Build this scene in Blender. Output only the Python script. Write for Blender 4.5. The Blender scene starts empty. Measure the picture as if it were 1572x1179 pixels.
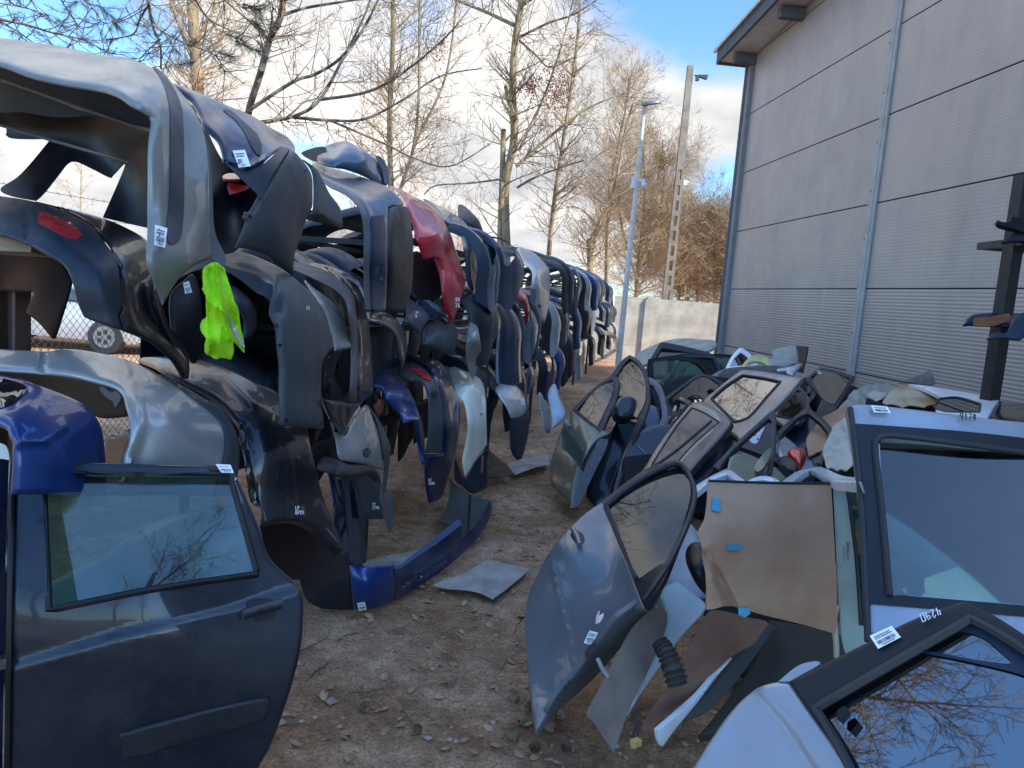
import bpy, bmesh, math, random
import numpy as np
from mathutils import Vector, Matrix, noise
from mathutils.geometry import delaunay_2d_cdt
R_ = math.radians
scene = bpy.context.scene
COL = scene.collection
rnd = random.Random(11)

# ------------------------------------------------------------------ camera
F = 1160.0; W0 = 1572.0; H0 = 1179.0          # focal length and size in photo pixels
PITCH = R_(-6.75); ROLL = R_(4.5); EYE = 1.65
cam_d = bpy.data.cameras.new('camera'); cam = bpy.data.objects.new('camera', cam_d); COL.objects.link(cam)
cam_d.sensor_width = 36; cam_d.lens = 36*F/W0; cam_d.clip_end = 2000; cam_d.clip_start = 0.05
Mrot = Matrix.Rotation(math.pi/2+PITCH, 3, 'X') @ Matrix.Rotation(ROLL, 3, 'Z')
cam.matrix_world = Matrix.Translation((0,0,EYE)) @ Mrot.to_4x4()
scene.camera = cam
CP = Vector((0,0,EYE))
# ------------------------------------------------------------------ light
SUN_EL = R_(37); SUN_AZ = R_(118)             # azimuth clockwise from +Y: right and behind the camera
sun_dir = Vector((math.sin(SUN_AZ)*math.cos(SUN_EL), math.cos(SUN_AZ)*math.cos(SUN_EL), math.sin(SUN_EL)))
sl = bpy.data.lights.new('sun','SUN'); sl.energy = 3.2; sl.angle = R_(0.55); sl.color = (1.0,0.93,0.80)
so = bpy.data.objects.new('sun', sl); COL.objects.link(so); so.location = (6,-6,20)
so.rotation_euler = (-sun_dir).to_track_quat('-Z','Y').to_euler()
scene.view_settings.view_transform = 'Standard'; scene.view_settings.look = 'None'
scene.view_settings.exposure = 1.2; scene.view_settings.gamma = 1
scene.cycles.max_bounces = 8; scene.cycles.transparent_max_bounces = 24

def ray(x, y):
    v = Vector(((x-W0/2)/F, -(y-H0/2)/F, -1.0))
    return Mrot @ v
def P(x, y, d): return CP + ray(x, y)*d
def G(x, y, z=0.0):
    r = ray(x, y); return CP + r*((z-EYE)/r.z)
def gd(x, y, z=0.0):
    r = ray(x, y); return (z-EYE)/r.z

def world():
    w = bpy.data.worlds.new("World"); scene.world = w; w.use_nodes = True
    nt = w.node_tree; N = nt.nodes; L = nt.links; N.clear()
    out = N.new('ShaderNodeOutputWorld'); bg = N.new('ShaderNodeBackground')
    sky = N.new('ShaderNodeTexSky'); sky.sky_type='NISHITA'; sky.sun_disc=False
    sky.sun_elevation=SUN_EL; sky.sun_rotation=SUN_AZ; sky.air_density=1.0; sky.dust_density=0.6; sky.ozone_density=2.0
    tc = N.new('ShaderNodeTexCoord')
    def math_(op,a,b=None,cl=False):
        m=N.new('ShaderNodeMath'); m.operation=op; m.use_clamp=cl
        for i,v in enumerate((a,b)):
            if v is None: continue
            if isinstance(v,(int,float)): m.inputs[i].default_value=v
            else: L.new(v,m.inputs[i])
        return m.outputs[0]
    sep=N.new('ShaderNodeSeparateXYZ'); L.new(tc.outputs['Generated'],sep.inputs[0])
    # flatten towards the horizon like a cloud deck
    zz=math_('ADD',math_('MAXIMUM',sep.outputs['Z'],0.0),0.28)
    cx=N.new('ShaderNodeCombineXYZ'); L.new(math_('DIVIDE',sep.outputs['X'],zz),cx.inputs[0]); L.new(math_('DIVIDE',sep.outputs['Y'],zz),cx.inputs[1])
    mp=N.new('ShaderNodeMapping'); mp.inputs['Location'].default_value=(3.1,1.7,0.4); L.new(cx.outputs[0],mp.inputs[0])
    n1=N.new('ShaderNodeTexNoise'); n1.inputs['Scale'].default_value=1.3; n1.inputs['Detail'].default_value=9; n1.inputs['Roughness'].default_value=0.55; n1.inputs['Distortion'].default_value=0.25
    L.new(mp.outputs[0],n1.inputs['Vector'])
    def patch(px,py,k,amt):
        d=ray(px,py).normalized()
        vm=N.new('ShaderNodeVectorMath'); vm.operation='DOT_PRODUCT'
        L.new(tc.outputs['Generated'],vm.inputs[0]); vm.inputs[1].default_value=d
        return math_('MULTIPLY',math_('POWER',math_('MAXIMUM',vm.outputs['Value'],0.0),k),amt)
    up=N.new('ShaderNodeMapRange'); up.interpolation_type='SMOOTHSTEP'; up.inputs[1].default_value=0.50; up.inputs[2].default_value=0.85; L.new(sep.outputs['Z'],up.inputs[0])
    bk=N.new('ShaderNodeMapRange'); bk.interpolation_type='SMOOTHSTEP'; bk.inputs[1].default_value=-0.15; bk.inputs[2].default_value=0.35; bk.inputs[3].default_value=-0.24; bk.inputs[4].default_value=0.17; L.new(sep.outputs['Y'],bk.inputs[0])
    cov=math_('ADD',n1.outputs['Fac'],bk.outputs[0])
    cov=math_('ADD',cov,math_('MULTIPLY',up.outputs[0],-0.06))
    cov=math_('SUBTRACT',cov,patch(1080,-60,110,0.30))
    cov=math_('SUBTRACT',cov,patch(1120,290,900,0.20))
    cov=math_('SUBTRACT',cov,patch(150,40,700,0.20))
    cov=math_('ADD',cov,patch(1000,210,60,0.20))
    mr=N.new('ShaderNodeMapRange'); mr.interpolation_type='SMOOTHSTEP'; mr.inputs[1].default_value=0.52; mr.inputs[2].default_value=0.66
    L.new(cov,mr.inputs[0])
    n2=N.new('ShaderNodeTexNoise'); n2.inputs['Scale'].default_value=2.6; n2.inputs['Detail'].default_value=6
    mp2=N.new('ShaderNodeMapping'); mp2.inputs['Location'].default_value=(9,4,1); L.new(cx.outputs[0],mp2.inputs[0]); L.new(mp2.outputs[0],n2.inputs['Vector'])
    cr=N.new('ShaderNodeValToRGB'); cr.color_ramp.elements[0].position=0.33; cr.color_ramp.elements[0].color=(1.9,2.0,2.2,1)
    cr.color_ramp.elements[1].position=0.62; cr.color_ramp.elements[1].color=(3.85,3.75,3.55,1)
    L.new(n2.outputs['Fac'],cr.inputs[0])
    mix=N.new('ShaderNodeMix'); mix.data_type='RGBA'
    vs_=N.new('ShaderNodeVectorMath'); vs_.operation='SCALE'; L.new(cr.outputs[0],vs_.inputs[0]); L.new(math_('MULTIPLY_ADD',up.outputs[0],0.0),vs_.inputs['Scale'])
    for nn in N:
        if nn.type=='MATH' and nn.operation=='MULTIPLY_ADD': nn.inputs[2].default_value=1.0
    L.new(mr.outputs[0],mix.inputs[0]); tn=N.new('ShaderNodeVectorMath'); tn.operation='MULTIPLY'; L.new(sky.outputs[0],tn.inputs[0]); tn.inputs[1].default_value=(0.60,0.82,1.0)
    L.new(tn.outputs[0],mix.inputs[6]); L.new(vs_.outputs[0],mix.inputs[7])
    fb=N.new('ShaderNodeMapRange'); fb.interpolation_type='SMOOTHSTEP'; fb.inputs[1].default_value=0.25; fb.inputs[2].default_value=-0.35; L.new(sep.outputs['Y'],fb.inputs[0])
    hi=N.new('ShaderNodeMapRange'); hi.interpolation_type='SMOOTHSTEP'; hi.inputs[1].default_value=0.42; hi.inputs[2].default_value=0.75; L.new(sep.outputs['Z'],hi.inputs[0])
    g_=math_('ADD',math_('MULTIPLY',math_('MAXIMUM',fb.outputs[0],hi.outputs[0]),1.1),1.0)  # unseen sky overhead and behind the camera brightened, added fill for the shaded yard
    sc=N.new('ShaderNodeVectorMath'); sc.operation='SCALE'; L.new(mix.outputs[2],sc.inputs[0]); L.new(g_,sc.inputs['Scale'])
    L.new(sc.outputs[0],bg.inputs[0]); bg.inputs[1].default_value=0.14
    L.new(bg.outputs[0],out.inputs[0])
world()

# ------------------------------------------------------------------ materials
_m = {}
def newmat(name):
    m = bpy.data.materials.new(name); m.use_nodes = True
    nt = m.node_tree; nt.nodes.clear()
    return m, nt.nodes, nt.links
def surf(name, col, rough=0.5, metal=0.0, coat=0.0, col2=None, nscale=6.0, nlo=0.4, nhi=0.7, bump=0.0, bscale=60.0, rvar=0.15, spec=0.5, dirt=0.0, dirtcol=(0.10,0.085,0.07), stretch=(1,1,1), flake=0.0, trans=0.0):
    if name in _m: return _m[name]
    m,N,L = newmat(name)
    out=N.new('ShaderNodeOutputMaterial'); b=N.new('ShaderNodeBsdfPrincipled'); L.new(b.outputs[0],out.inputs[0])
    b.inputs['Metallic'].default_value=metal; b.inputs['Roughness'].default_value=rough
    b.inputs['Coat Weight'].default_value=coat; b.inputs['Coat Roughness'].default_value=0.04
    b.inputs['Specular IOR Level'].default_value=spec if rough<.8 else .12
    tc=N.new('ShaderNodeTexCoord'); mp=N.new('ShaderNodeMapping'); mp.inputs['Scale'].default_value=stretch; L.new(tc.outputs['Object'],mp.inputs[0])
    n=N.new('ShaderNodeTexNoise'); n.inputs['Scale'].default_value=nscale; n.inputs['Detail'].default_value=8; n.inputs['Roughness'].default_value=0.6; L.new(mp.outputs[0],n.inputs['Vector'])
    c2 = col2 if col2 else tuple(c*0.8 for c in col)
    r=N.new('ShaderNodeValToRGB'); r.color_ramp.elements[0].position=nlo; r.color_ramp.elements[1].position=nhi
    r.color_ramp.elements[0].color=(*col,1); r.color_ramp.elements[1].color=(*c2,1); L.new(n.outputs['Fac'],r.inputs[0])
    colout=r.outputs[0]
    n3=N.new('ShaderNodeTexNoise'); n3.inputs['Scale'].default_value=nscale*0.9; n3.inputs['Detail'].default_value=10; n3.inputs['Roughness'].default_value=0.72; L.new(tc.outputs['Object'],n3.inputs['Vector'])
    mr=N.new('ShaderNodeMapRange'); mr.inputs[1].default_value=0.35; mr.inputs[2].default_value=0.7; mr.inputs[3].default_value=max(0,rough-rvar*0.5); mr.inputs[4].default_value=min(1,rough+rvar); L.new(n3.outputs['Fac'],mr.inputs[0])
    rough_out=mr.outputs[0]
    if dirt>0:
        md=N.new('ShaderNodeMapRange'); md.inputs[1].default_value=0.46; md.inputs[2].default_value=0.74; md.inputs[3].default_value=dirt*0.04; md.inputs[4].default_value=dirt; L.new(n3.outputs['Fac'],md.inputs[0])
        mx=N.new('ShaderNodeMix'); mx.data_type='RGBA'; L.new(md.outputs[0],mx.inputs[0]); L.new(colout,mx.inputs[6]); mx.inputs[7].default_value=(*dirtcol,1); colout=mx.outputs[2]
        ms=N.new('ShaderNodeMath'); ms.operation='MULTIPLY_ADD'; L.new(md.outputs[0],ms.inputs[0]); ms.inputs[1].default_value=0.5; L.new(rough_out,ms.inputs[2]); rough_out=ms.outputs[0]
        if coat>0:
            mc=N.new('ShaderNodeMath'); mc.operation='MULTIPLY_ADD'; L.new(md.outputs[0],mc.inputs[0]); mc.inputs[1].default_value=-coat; mc.inputs[2].default_value=coat; mc.use_clamp=True; L.new(mc.outputs[0],b.inputs['Coat Weight'])
    if name.startswith('paint_'):
        mps=N.new('ShaderNodeMapping'); mps.inputs['Scale'].default_value=(1.2,1.0,9.0); mps.inputs['Rotation'].default_value=(.5,.35,.2); L.new(tc.outputs['Object'],mps.inputs[0])
        ns=N.new('ShaderNodeTexNoise'); ns.inputs['Scale'].default_value=11; ns.inputs['Detail'].default_value=5; ns.inputs['Roughness'].default_value=.8; L.new(mps.outputs[0],ns.inputs['Vector'])
        rs=N.new('ShaderNodeMapRange'); rs.inputs[1].default_value=.66; rs.inputs[2].default_value=.72; rs.inputs[3].default_value=0; rs.inputs[4].default_value=.22; L.new(ns.outputs['Fac'],rs.inputs[0])
        mxs=N.new('ShaderNodeMix'); mxs.data_type='RGBA'; L.new(rs.outputs[0],mxs.inputs[0]); L.new(colout,mxs.inputs[6]); mxs.inputs[7].default_value=(.24,.23,.21,1); colout=mxs.outputs[2]
    L.new(colout,b.inputs['Base Color']); L.new(rough_out,b.inputs['Roughness'])
    if bump>0:
        n4=N.new('ShaderNodeTexNoise'); n4.inputs['Scale'].default_value=bscale; n4.inputs['Detail'].default_value=4; L.new(mp.outputs[0],n4.inputs['Vector'])
        bp=N.new('ShaderNodeBump'); bp.inputs['Strength'].default_value=bump; bp.inputs['Distance'].default_value=0.01; L.new(n4.outputs['Fac'],bp.inputs['Height']); L.new(bp.outputs[0],b.inputs['Normal'])
    _m[name]=m; return m
def paint(name, col, metal=0.35, dirt=0.35, rough=0.32, **k):
    return surf('paint_'+name, col, rough=rough, metal=metal, coat=.5, spec=.35, dirt=dirt*.42, nscale=5, bump=0.02, bscale=9, **k)
def plastic(name, col, dirt=0.25, rough=0.5, **k):
    return surf('plastic_'+name, col, rough=rough, spec=.3, dirt=dirt*.5, nscale=7, bump=0.06, bscale=180, **k)
def glass(name='glass', tint=(0.55,0.72,0.70), dust=0.10, ior=2.6):
    key='glass_'+name
    if key in _m: return _m[key]
    m,N,L = newmat(key)
    out=N.new('ShaderNodeOutputMaterial'); t=N.new('ShaderNodeBsdfTransparent'); t.inputs[0].default_value=(*tint,1)
    g=N.new('ShaderNodeBsdfGlossy'); g.inputs['Roughness'].default_value=0.015
    fr=N.new('ShaderNodeFresnel'); fr.inputs['IOR'].default_value=ior
    mx=N.new('ShaderNodeMixShader'); L.new(fr.outputs[0],mx.inputs[0]); L.new(t.outputs[0],mx.inputs[1]); L.new(g.outputs[0],mx.inputs[2])
    d=N.new('ShaderNodeBsdfDiffuse'); d.inputs[0].default_value=(0.30,0.30,0.27,1)
    tc=N.new('ShaderNodeTexCoord'); n=N.new('ShaderNodeTexNoise'); n.inputs['Scale'].default_value=9; n.inputs['Detail'].default_value=10; n.inputs['Roughness'].default_value=0.7; L.new(tc.outputs['Object'],n.inputs['Vector'])
    mr=N.new('ShaderNodeMapRange'); mr.inputs[1].default_value=0.4; mr.inputs[2].default_value=0.75; mr.inputs[3].default_value=dust*0.06; mr.inputs[4].default_value=dust*0.7; L.new(n.outputs['Fac'],mr.inputs[0])
    m2=N.new('ShaderNodeMixShader'); L.new(mr.outputs[0],m2.inputs[0]); L.new(mx.outputs[0],m2.inputs[1]); L.new(d.outputs[0],m2.inputs[2])
    L.new(m2.outputs[0],out.inputs[0]); _m[key]=m; return m

# ------------------------------------------------------------------ object helpers
def link(o):
    COL.objects.link(o); return o
def tag(o, label=None, cat=None, group=None, kind=None):
    if label: o['label']=label
    if cat: o['category']=cat
    if group: o['group']=group
    if kind: o['kind']=kind
    return o
def thing(name, label, cat, loc, group=None):
    o = bpy.data.objects.new(name, None); link(o); o.location = loc; o.empty_display_size=0.1
    return tag(o, label, cat, group)
def wloc(parent):
    v = Vector((0,0,0))
    while parent is not None: v += parent.location; parent = parent.parent
    return v
def mk(name, verts, faces, mat, parent=None, smooth=True, angle=40, origin=None, mats=None, mi=None):
    """verts in world space; ONE mesh object, origin at parent's origin (or at base of the mesh)."""
    off = wloc(parent)
    if parent is None:
        if origin is None and len(verts):
            a=np.array([tuple(v) for v in verts]); origin=((a[:,0].min()+a[:,0].max())/2,(a[:,1].min()+a[:,1].max())/2,a[:,2].min())
        off = Vector(origin if origin is not None else (0,0,0))
    me = bpy.data.meshes.new(name)
    me.from_pydata([(v[0]-off[0],v[1]-off[1],v[2]-off[2]) for v in verts], [], faces)
    for m in (mats or [mat]): me.materials.append(m)
    if mi is not None: me.polygons.foreach_set('material_index', mi)
    if smooth:
        me.polygons.foreach_set('use_smooth',[True]*len(me.polygons))
        try: me.set_sharp_from_angle(angle=R_(angle))
        except Exception: pass
    me.update()
    o = bpy.data.objects.new(name, me); link(o)
    if parent is None: o.location = off
    else: o.parent = parent
    return o
class MB:
    """collects simple solids into one mesh"""
    def __init__(s): s.v=[]; s.f=[]
    def box(s, c, size, rot=None, bev=0.0):
        c=Vector(c); b=len(s.v); sx,sy,sz=[k/2 for k in size]
        for z in (-sz,sz):
            for x,y in ((-sx,-sy),(sx,-sy),(sx,sy),(-sx,sy)):
                p=Vector((x,y,z)); p = rot@p if rot else p
                s.v.append(c+p)
        s.f += [(b,b+3,b+2,b+1),(b+4,b+5,b+6,b+7)]+[(b+i,b+(i+1)%4,b+4+(i+1)%4,b+4+i) for i in range(4)]
        return s
    def beam(s, a, b_, w, h, up=(0,0,1)):
        a=Vector(a); b_=Vector(b_); d=(b_-a); L=d.length; d.normalize(); u=Vector(up); x=d.cross(u).normalized(); z=x.cross(d)
        rot=Matrix((x,d,z)).transposed()
        return s.box((a+b_)/2,(w,L,h),rot)
    def tube(s, pts, rad, n=6, cap=True):
        pts=[Vector(p) for p in pts]; k=len(pts)
        if not hasattr(rad,'__len__'): rad=[rad]*k
        base=len(s.v); prev=None
        for i,p in enumerate(pts):
            t=(pts[min(i+1,k-1)]-pts[max(i-1,0)])
            if t.length<1e-9: t=Vector((0,0,1))
            t.normalize()
            if prev is None:
                u=t.orthogonal().normalized()
            else:
                u=(prev-t*prev.dot(t))
                u = u.normalized() if u.length>1e-6 else t.orthogonal().normalized()
            prev=u; w=t.cross(u)
            for j in range(n):
                a=2*math.pi*j/n; s.v.append(p+(u*math.cos(a)+w*math.sin(a))*rad[i])
        for i in range(k-1):
            for j in range(n):
                a=base+i*n+j; b2=base+i*n+(j+1)%n
                s.f.append((a,b2,b2+n,a+n))
        if cap:
            s.f.append(tuple(base+j for j in range(n))[::-1]); s.f.append(tuple(base+(k-1)*n+j for j in range(n)))
        return s
    def build(s, name, mat, parent=None, **k): return mk(name, s.v, s.f, mat, parent, **k)

# ------------------------------------------------------------------ traced sheets with real distance, curvature and thickness
def crv(pts, closed=True, n=5):
    """Catmull-Rom through pts; a point with a third value is a corner"""
    P2=[(p[0],p[1]) for p in pts]; C=[len(p)>2 for p in pts]; k=len(pts); out=[]
    rng = range(k) if closed else range(k-1)
    for i in rng:
        p1=P2[i]; p2=P2[(i+1)%k]; p0=P2[i-1] if (closed or i>0) else p1; p3=P2[(i+2)%k] if (closed or i+2<k) else p2
        if C[i]: p0=p1
        if C[(i+1)%k]: p3=p2
        L=math.hypot(p2[0]-p1[0],p2[1]-p1[1]); nn = 1 if (C[i] and C[(i+1)%k]) else max(2,min(n+3,int(L/7)+1))
        for j in range(nn):
            t=j/nn; t2=t*t; t3=t2*t
            out.append(tuple(0.5*((2*p1[a])+(-p0[a]+p2[a])*t+(2*p0[a]-5*p1[a]+4*p2[a]-p3[a])*t2+(-p0[a]+3*p1[a]-3*p2[a]+p3[a])*t3) for a in (0,1)))
    if not closed: out.append(P2[-1])
    return out
def inpoly(X, Y, poly):
    inside=np.zeros(X.shape,bool); n=len(poly); j=n-1
    for i in range(n):
        xi,yi=poly[i]; xj,yj=poly[j]
        c=((yi>Y)!=(yj>Y))&(X<(xj-xi)*(Y-yi)/((yj-yi)+1e-12)+xi); inside^=c; j=i
    return inside
def segdist(X,Y,poly,closed=True):
    best=np.full(X.shape,1e9); side=np.zeros(X.shape)
    k=len(poly)
    for i in range(k if closed else k-1):
        ax,ay=poly[i]; bx,by=poly[(i+1)%k]; dx=bx-ax; dy=by-ay; l2=dx*dx+dy*dy+1e-12
        t=np.clip(((X-ax)*dx+(Y-ay)*dy)/l2,0,1); d=np.hypot(X-ax-t*dx,Y-ay-t*dy); s=np.sign(dx*(Y-ay)-dy*(X-ax))
        m=d<best; best=np.where(m,d,best); side=np.where(m,s,side)
    return best, side
def autoc(pts, deg=38):
    o=[]; n=len(pts)
    for i,p in enumerate(pts):
        a=pts[i-1]; b=pts[(i+1)%n]; v=(p[0]-a[0],p[1]-a[1]); w=(b[0]-p[0],b[1]-p[1])
        t=abs(math.degrees(math.atan2(v[0]*w[1]-v[1]*w[0],v[0]*w[0]+v[1]*w[1])))
        o.append((p[0],p[1],1) if (len(p)>2 or t>deg) else p)
    return o
class Depth:
    """smooth surface through anchor points (x, y, distance); affine in 1/d for three anchors = a true plane"""
    def __init__(s, anchors, relief=(), lam=0.0):
        a=np.array([(p[0]/300,p[1]/300) for p in anchors]); v=np.array([1.0/p[2] for p in anchors]); n=len(a)
        s.a=a; s.relief=relief
        K=s.k(a,a)+np.eye(n)*lam; Pm=np.hstack([np.ones((n,1)),a])
        A=np.zeros((n+3,n+3)); A[:n,:n]=K; A[:n,n:]=Pm; A[n:,:n]=Pm.T
        s.w=np.linalg.lstsq(A,np.concatenate([v,np.zeros(3)]),rcond=None)[0] if n>3 else np.concatenate([np.zeros(n),np.linalg.lstsq(Pm,v,rcond=None)[0]])
    def k(s,p,q):
        r2=((p[:,None,:]-q[None,:,:])**2).sum(2); return np.where(r2>0,0.5*r2*np.log(r2+1e-20),0)
    def __call__(s, X, Y, lift=0.0):
        X=np.atleast_1d(np.asarray(X,float)); Y=np.atleast_1d(np.asarray(Y,float))
        p=np.stack([X/300,Y/300],1); v=s.k(p,s.a)@s.w[:-3]+s.w[-3]+p@s.w[-2:]
        d=1.0/v
        for kind,pts,w,h in s.relief:
            ds,sd=segdist(X,Y,pts,False)
            if kind=='ridge': d=d-h*np.exp(-(ds/w)**2)
            elif kind=='step': d=d-h*(0.5+0.5*np.tanh(sd*ds/w))
            elif kind=='blob':
                dd=np.hypot(X-pts[0][0],Y-pts[0][1]); d=d-h*np.exp(-(dd/w)**2)
        return d-lift
def pts3(xy, D, lift=0.0):
    X=np.array([p[0] for p in xy],float); Y=np.array([p[1] for p in xy],float); d=D(X,Y,lift)
    M=np.array(Mrot); v=np.stack([(X-W0/2)/F,-(Y-H0/2)/F,-np.ones_like(X)],1)@M.T
    return v*d[:,None]+np.array(CP)
def densify(o, step):
    r=[]
    for i in range(len(o)):
        a=o[i]; b=o[(i+1)%len(o)]; L=math.hypot(b[0]-a[0],b[1]-a[1]); k=max(1,int(L/step+.5))
        r += [(a[0]+(b[0]-a[0])*j/k, a[1]+(b[1]-a[1])*j/k) for j in range(k)]
    return r
def tri2d(outline, holes, step, rings=()):
    loops=[outline]+list(holes); vs=[]; ed=[]
    ringpts=[]
    if rings:
        o=outline; n=len(o); area=sum(o[i][0]*o[(i+1)%n][1]-o[(i+1)%n][0]*o[i][1] for i in range(n))
        sg=1 if area>0 else -1
        for w in rings:
            cand=[]
            for i in range(n):
                a=o[i-1]; b=o[i]; c=o[(i+1)%n]; tx=c[0]-a[0]; ty=c[1]-a[1]; L=math.hypot(tx,ty)+1e-9
                cand.append((b[0]-sg*ty/L*w, b[1]+sg*tx/L*w))
            X=np.array([p[0] for p in cand]); Y=np.array([p[1] for p in cand])
            m=inpoly(X,Y,o)&(segdist(X,Y,o)[0]>w*.93)
            for h in holes: m&=~inpoly(X,Y,h)&(segdist(X,Y,h)[0]>step*.42)
            last=None
            for p,k in zip(cand,m):
                if k and (last is None or math.hypot(p[0]-last[0],p[1]-last[1])>min(step*.45,2.0)): ringpts.append(p); last=p
        rmax=max(rings)
    for lp in loops:
        b=len(vs); vs+= [tuple(p) for p in lp]; ed+=[(b+i,b+(i+1)%len(lp)) for i in range(len(lp))]
    xs=[p[0] for p in outline]; ys=[p[1] for p in outline]
    gx,gy=np.meshgrid(np.arange(min(xs)+step*.5,max(xs),step),np.arange(min(ys)+step*.5,max(ys),step))
    gx=gx.astype(float); gx[::2]+=step*.5; X=gx.ravel(); Y=gy.ravel()
    if len(X):
        m=inpoly(X,Y,outline)&(segdist(X,Y,outline)[0]>(step*.42 if not rings else rmax+step*.4))
        for h in holes: m&=~inpoly(X,Y,h)&(segdist(X,Y,h)[0]>step*.42)
        vs+=list(zip(X[m].tolist(),Y[m].tolist()))
    vs+=ringpts
    r=delaunay_2d_cdt([Vector(v) for v in vs], ed, [], 0, 1e-4)
    V=[(v.x,v.y) for v in r[0]]; Fc=[tuple(f) for f in r[2]]
    c=np.array([[sum(V[i][a] for i in f)/len(f) for a in (0,1)] for f in Fc])
    m=inpoly(c[:,0],c[:,1],outline)
    for h in holes: m&=~inpoly(c[:,0],c[:,1],h)
    return V,[f for f,k in zip(Fc,m) if k]
def sheet(name, outline, D, mat, parent=None, holes=(), thick=0.004, lift=0.0, step=8, smooth=True, raw=False, roll=0.0, angle=40, **kw):
    """a panel traced in the photo, set at its own distance D, given a real thickness away from the viewer; roll folds its rim back"""
    if not isinstance(D,Depth): D=Depth(D)
    if name=='window_glass': D=planar(D,outline,lift); lift=0.0
    o=outline if raw else crv(outline); hs=[h if raw else crv(h) for h in holes]
    o=densify(o,step); hs=[densify(h,step) for h in hs]; rings=()
    if roll>0:
        wpx=roll*F/float(np.median(D(np.array([p[0] for p in o]),np.array([p[1] for p in o])))); rings=(wpx*.1,wpx*.35,wpx*.7,wpx*1.05) if wpx>4 else (wpx*.3,wpx*1.05)
    V,Fc=tri2d(o,hs,step,rings)
    front=pts3(V,D,lift)
    # normals
    n=np.zeros_like(front)
    for f in Fc:
        a,b,c=front[f[0]],front[f[1]],front[f[2]]; nn=np.cross(b-a,c-a); 
        for i in f: n[i]+=nn
    view=front-np.array(CP); n/= (np.linalg.norm(n,axis=1)[:,None]+1e-12)
    flip=(n*view).sum(1)<0; n[flip]*=-1        # pointing away from viewer
    view/= np.linalg.norm(view,axis=1)[:,None]
    nn=n*0.75+view*0.25; nn/= (np.linalg.norm(nn,axis=1)[:,None]+1e-12)
    if roll>0:
        X=np.array([v[0] for v in V]); Y=np.array([v[1] for v in V])
        ds=segdist(X,Y,o)[0]
        t=np.clip(1-ds/wpx,0,1); front=front+nn*(roll*(1-np.sqrt(1-np.minimum(t,0.985)**2)))[:,None]
    back=front+nn*thick; N=len(V)
    # orient faces to viewer
    cx=[]
    for f in Fc:
        a,b,c=[V[i] for i in f[:3]]
        s=(b[0]-a[0])*(c[1]-a[1])-(b[1]-a[1])*(c[0]-a[0]); cx.append(tuple(f) if s<0 else tuple(f[::-1]))
    E={}
    for f in cx:
        for i in range(len(f)):
            a,b=f[i],f[(i+1)%len(f)]
            E[(a,b)]=1
    side=[(b,a,a+N,b+N) for (a,b) in E if (b,a) not in E]
    faces=cx+[tuple(i+N for i in f[::-1]) for f in cx]+side
    return mk(name, list(front)+list(back), faces, mat, parent, smooth=smooth, angle=angle, **kw)
def planar(D, outline, lift=0.0):
    o=outline; X=np.array([p[0] for p in o],float); Y=np.array([p[1] for p in o],float)
    v=1.0/D(X,Y,lift); A=np.stack([X,Y,np.ones_like(X)],1); c=np.linalg.lstsq(A,v,rcond=None)[0]
    f=lambda x,y:1.0/(c[0]*x+c[1]*y+c[2]); x0,x1,y0,y1=X.min(),X.max(),Y.min(),Y.max()
    return Depth([(x0,y0,f(x0,y0)),(x1,y0,f(x1,y0)),(x0,y1,f(x0,y1))])
def planeN(x0,y0,d0,n,pts=((0,0),(1,0),(0,1))):
    n=Vector(n).normalized(); p0=P(x0,y0,d0); a=[]
    for (x,y) in pts:
        r=ray(x,y); a.append((x,y,(p0-CP).dot(n)/r.dot(n)))
    return a
def strip(name, line, D, width, mat, parent=None, lift=0.004, closed=False, n=6, flat=1.0, raw=False, **kw):
    """a moulding or seal that runs along a traced line; width in metres"""
    if not isinstance(D,Depth): D=Depth(D)
    l=line if raw else crv(line,closed); p=[Vector(q) for q in pts3(l,D,lift)]
    if closed: p.append(p[0])
    mb=MB(); mb.tube(p,width/2,n=n,cap=not closed); return mb.build(name,mat,parent,**kw)
def base_of(D, outline):
    if not isinstance(D,Depth): D=Depth(D)
    a=pts3([(p[0],p[1]) for p in outline],D); i=a[:,2].argmin(); return Vector((a[:,0].mean(),a[:,1].mean(),a[i,2]))
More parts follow.
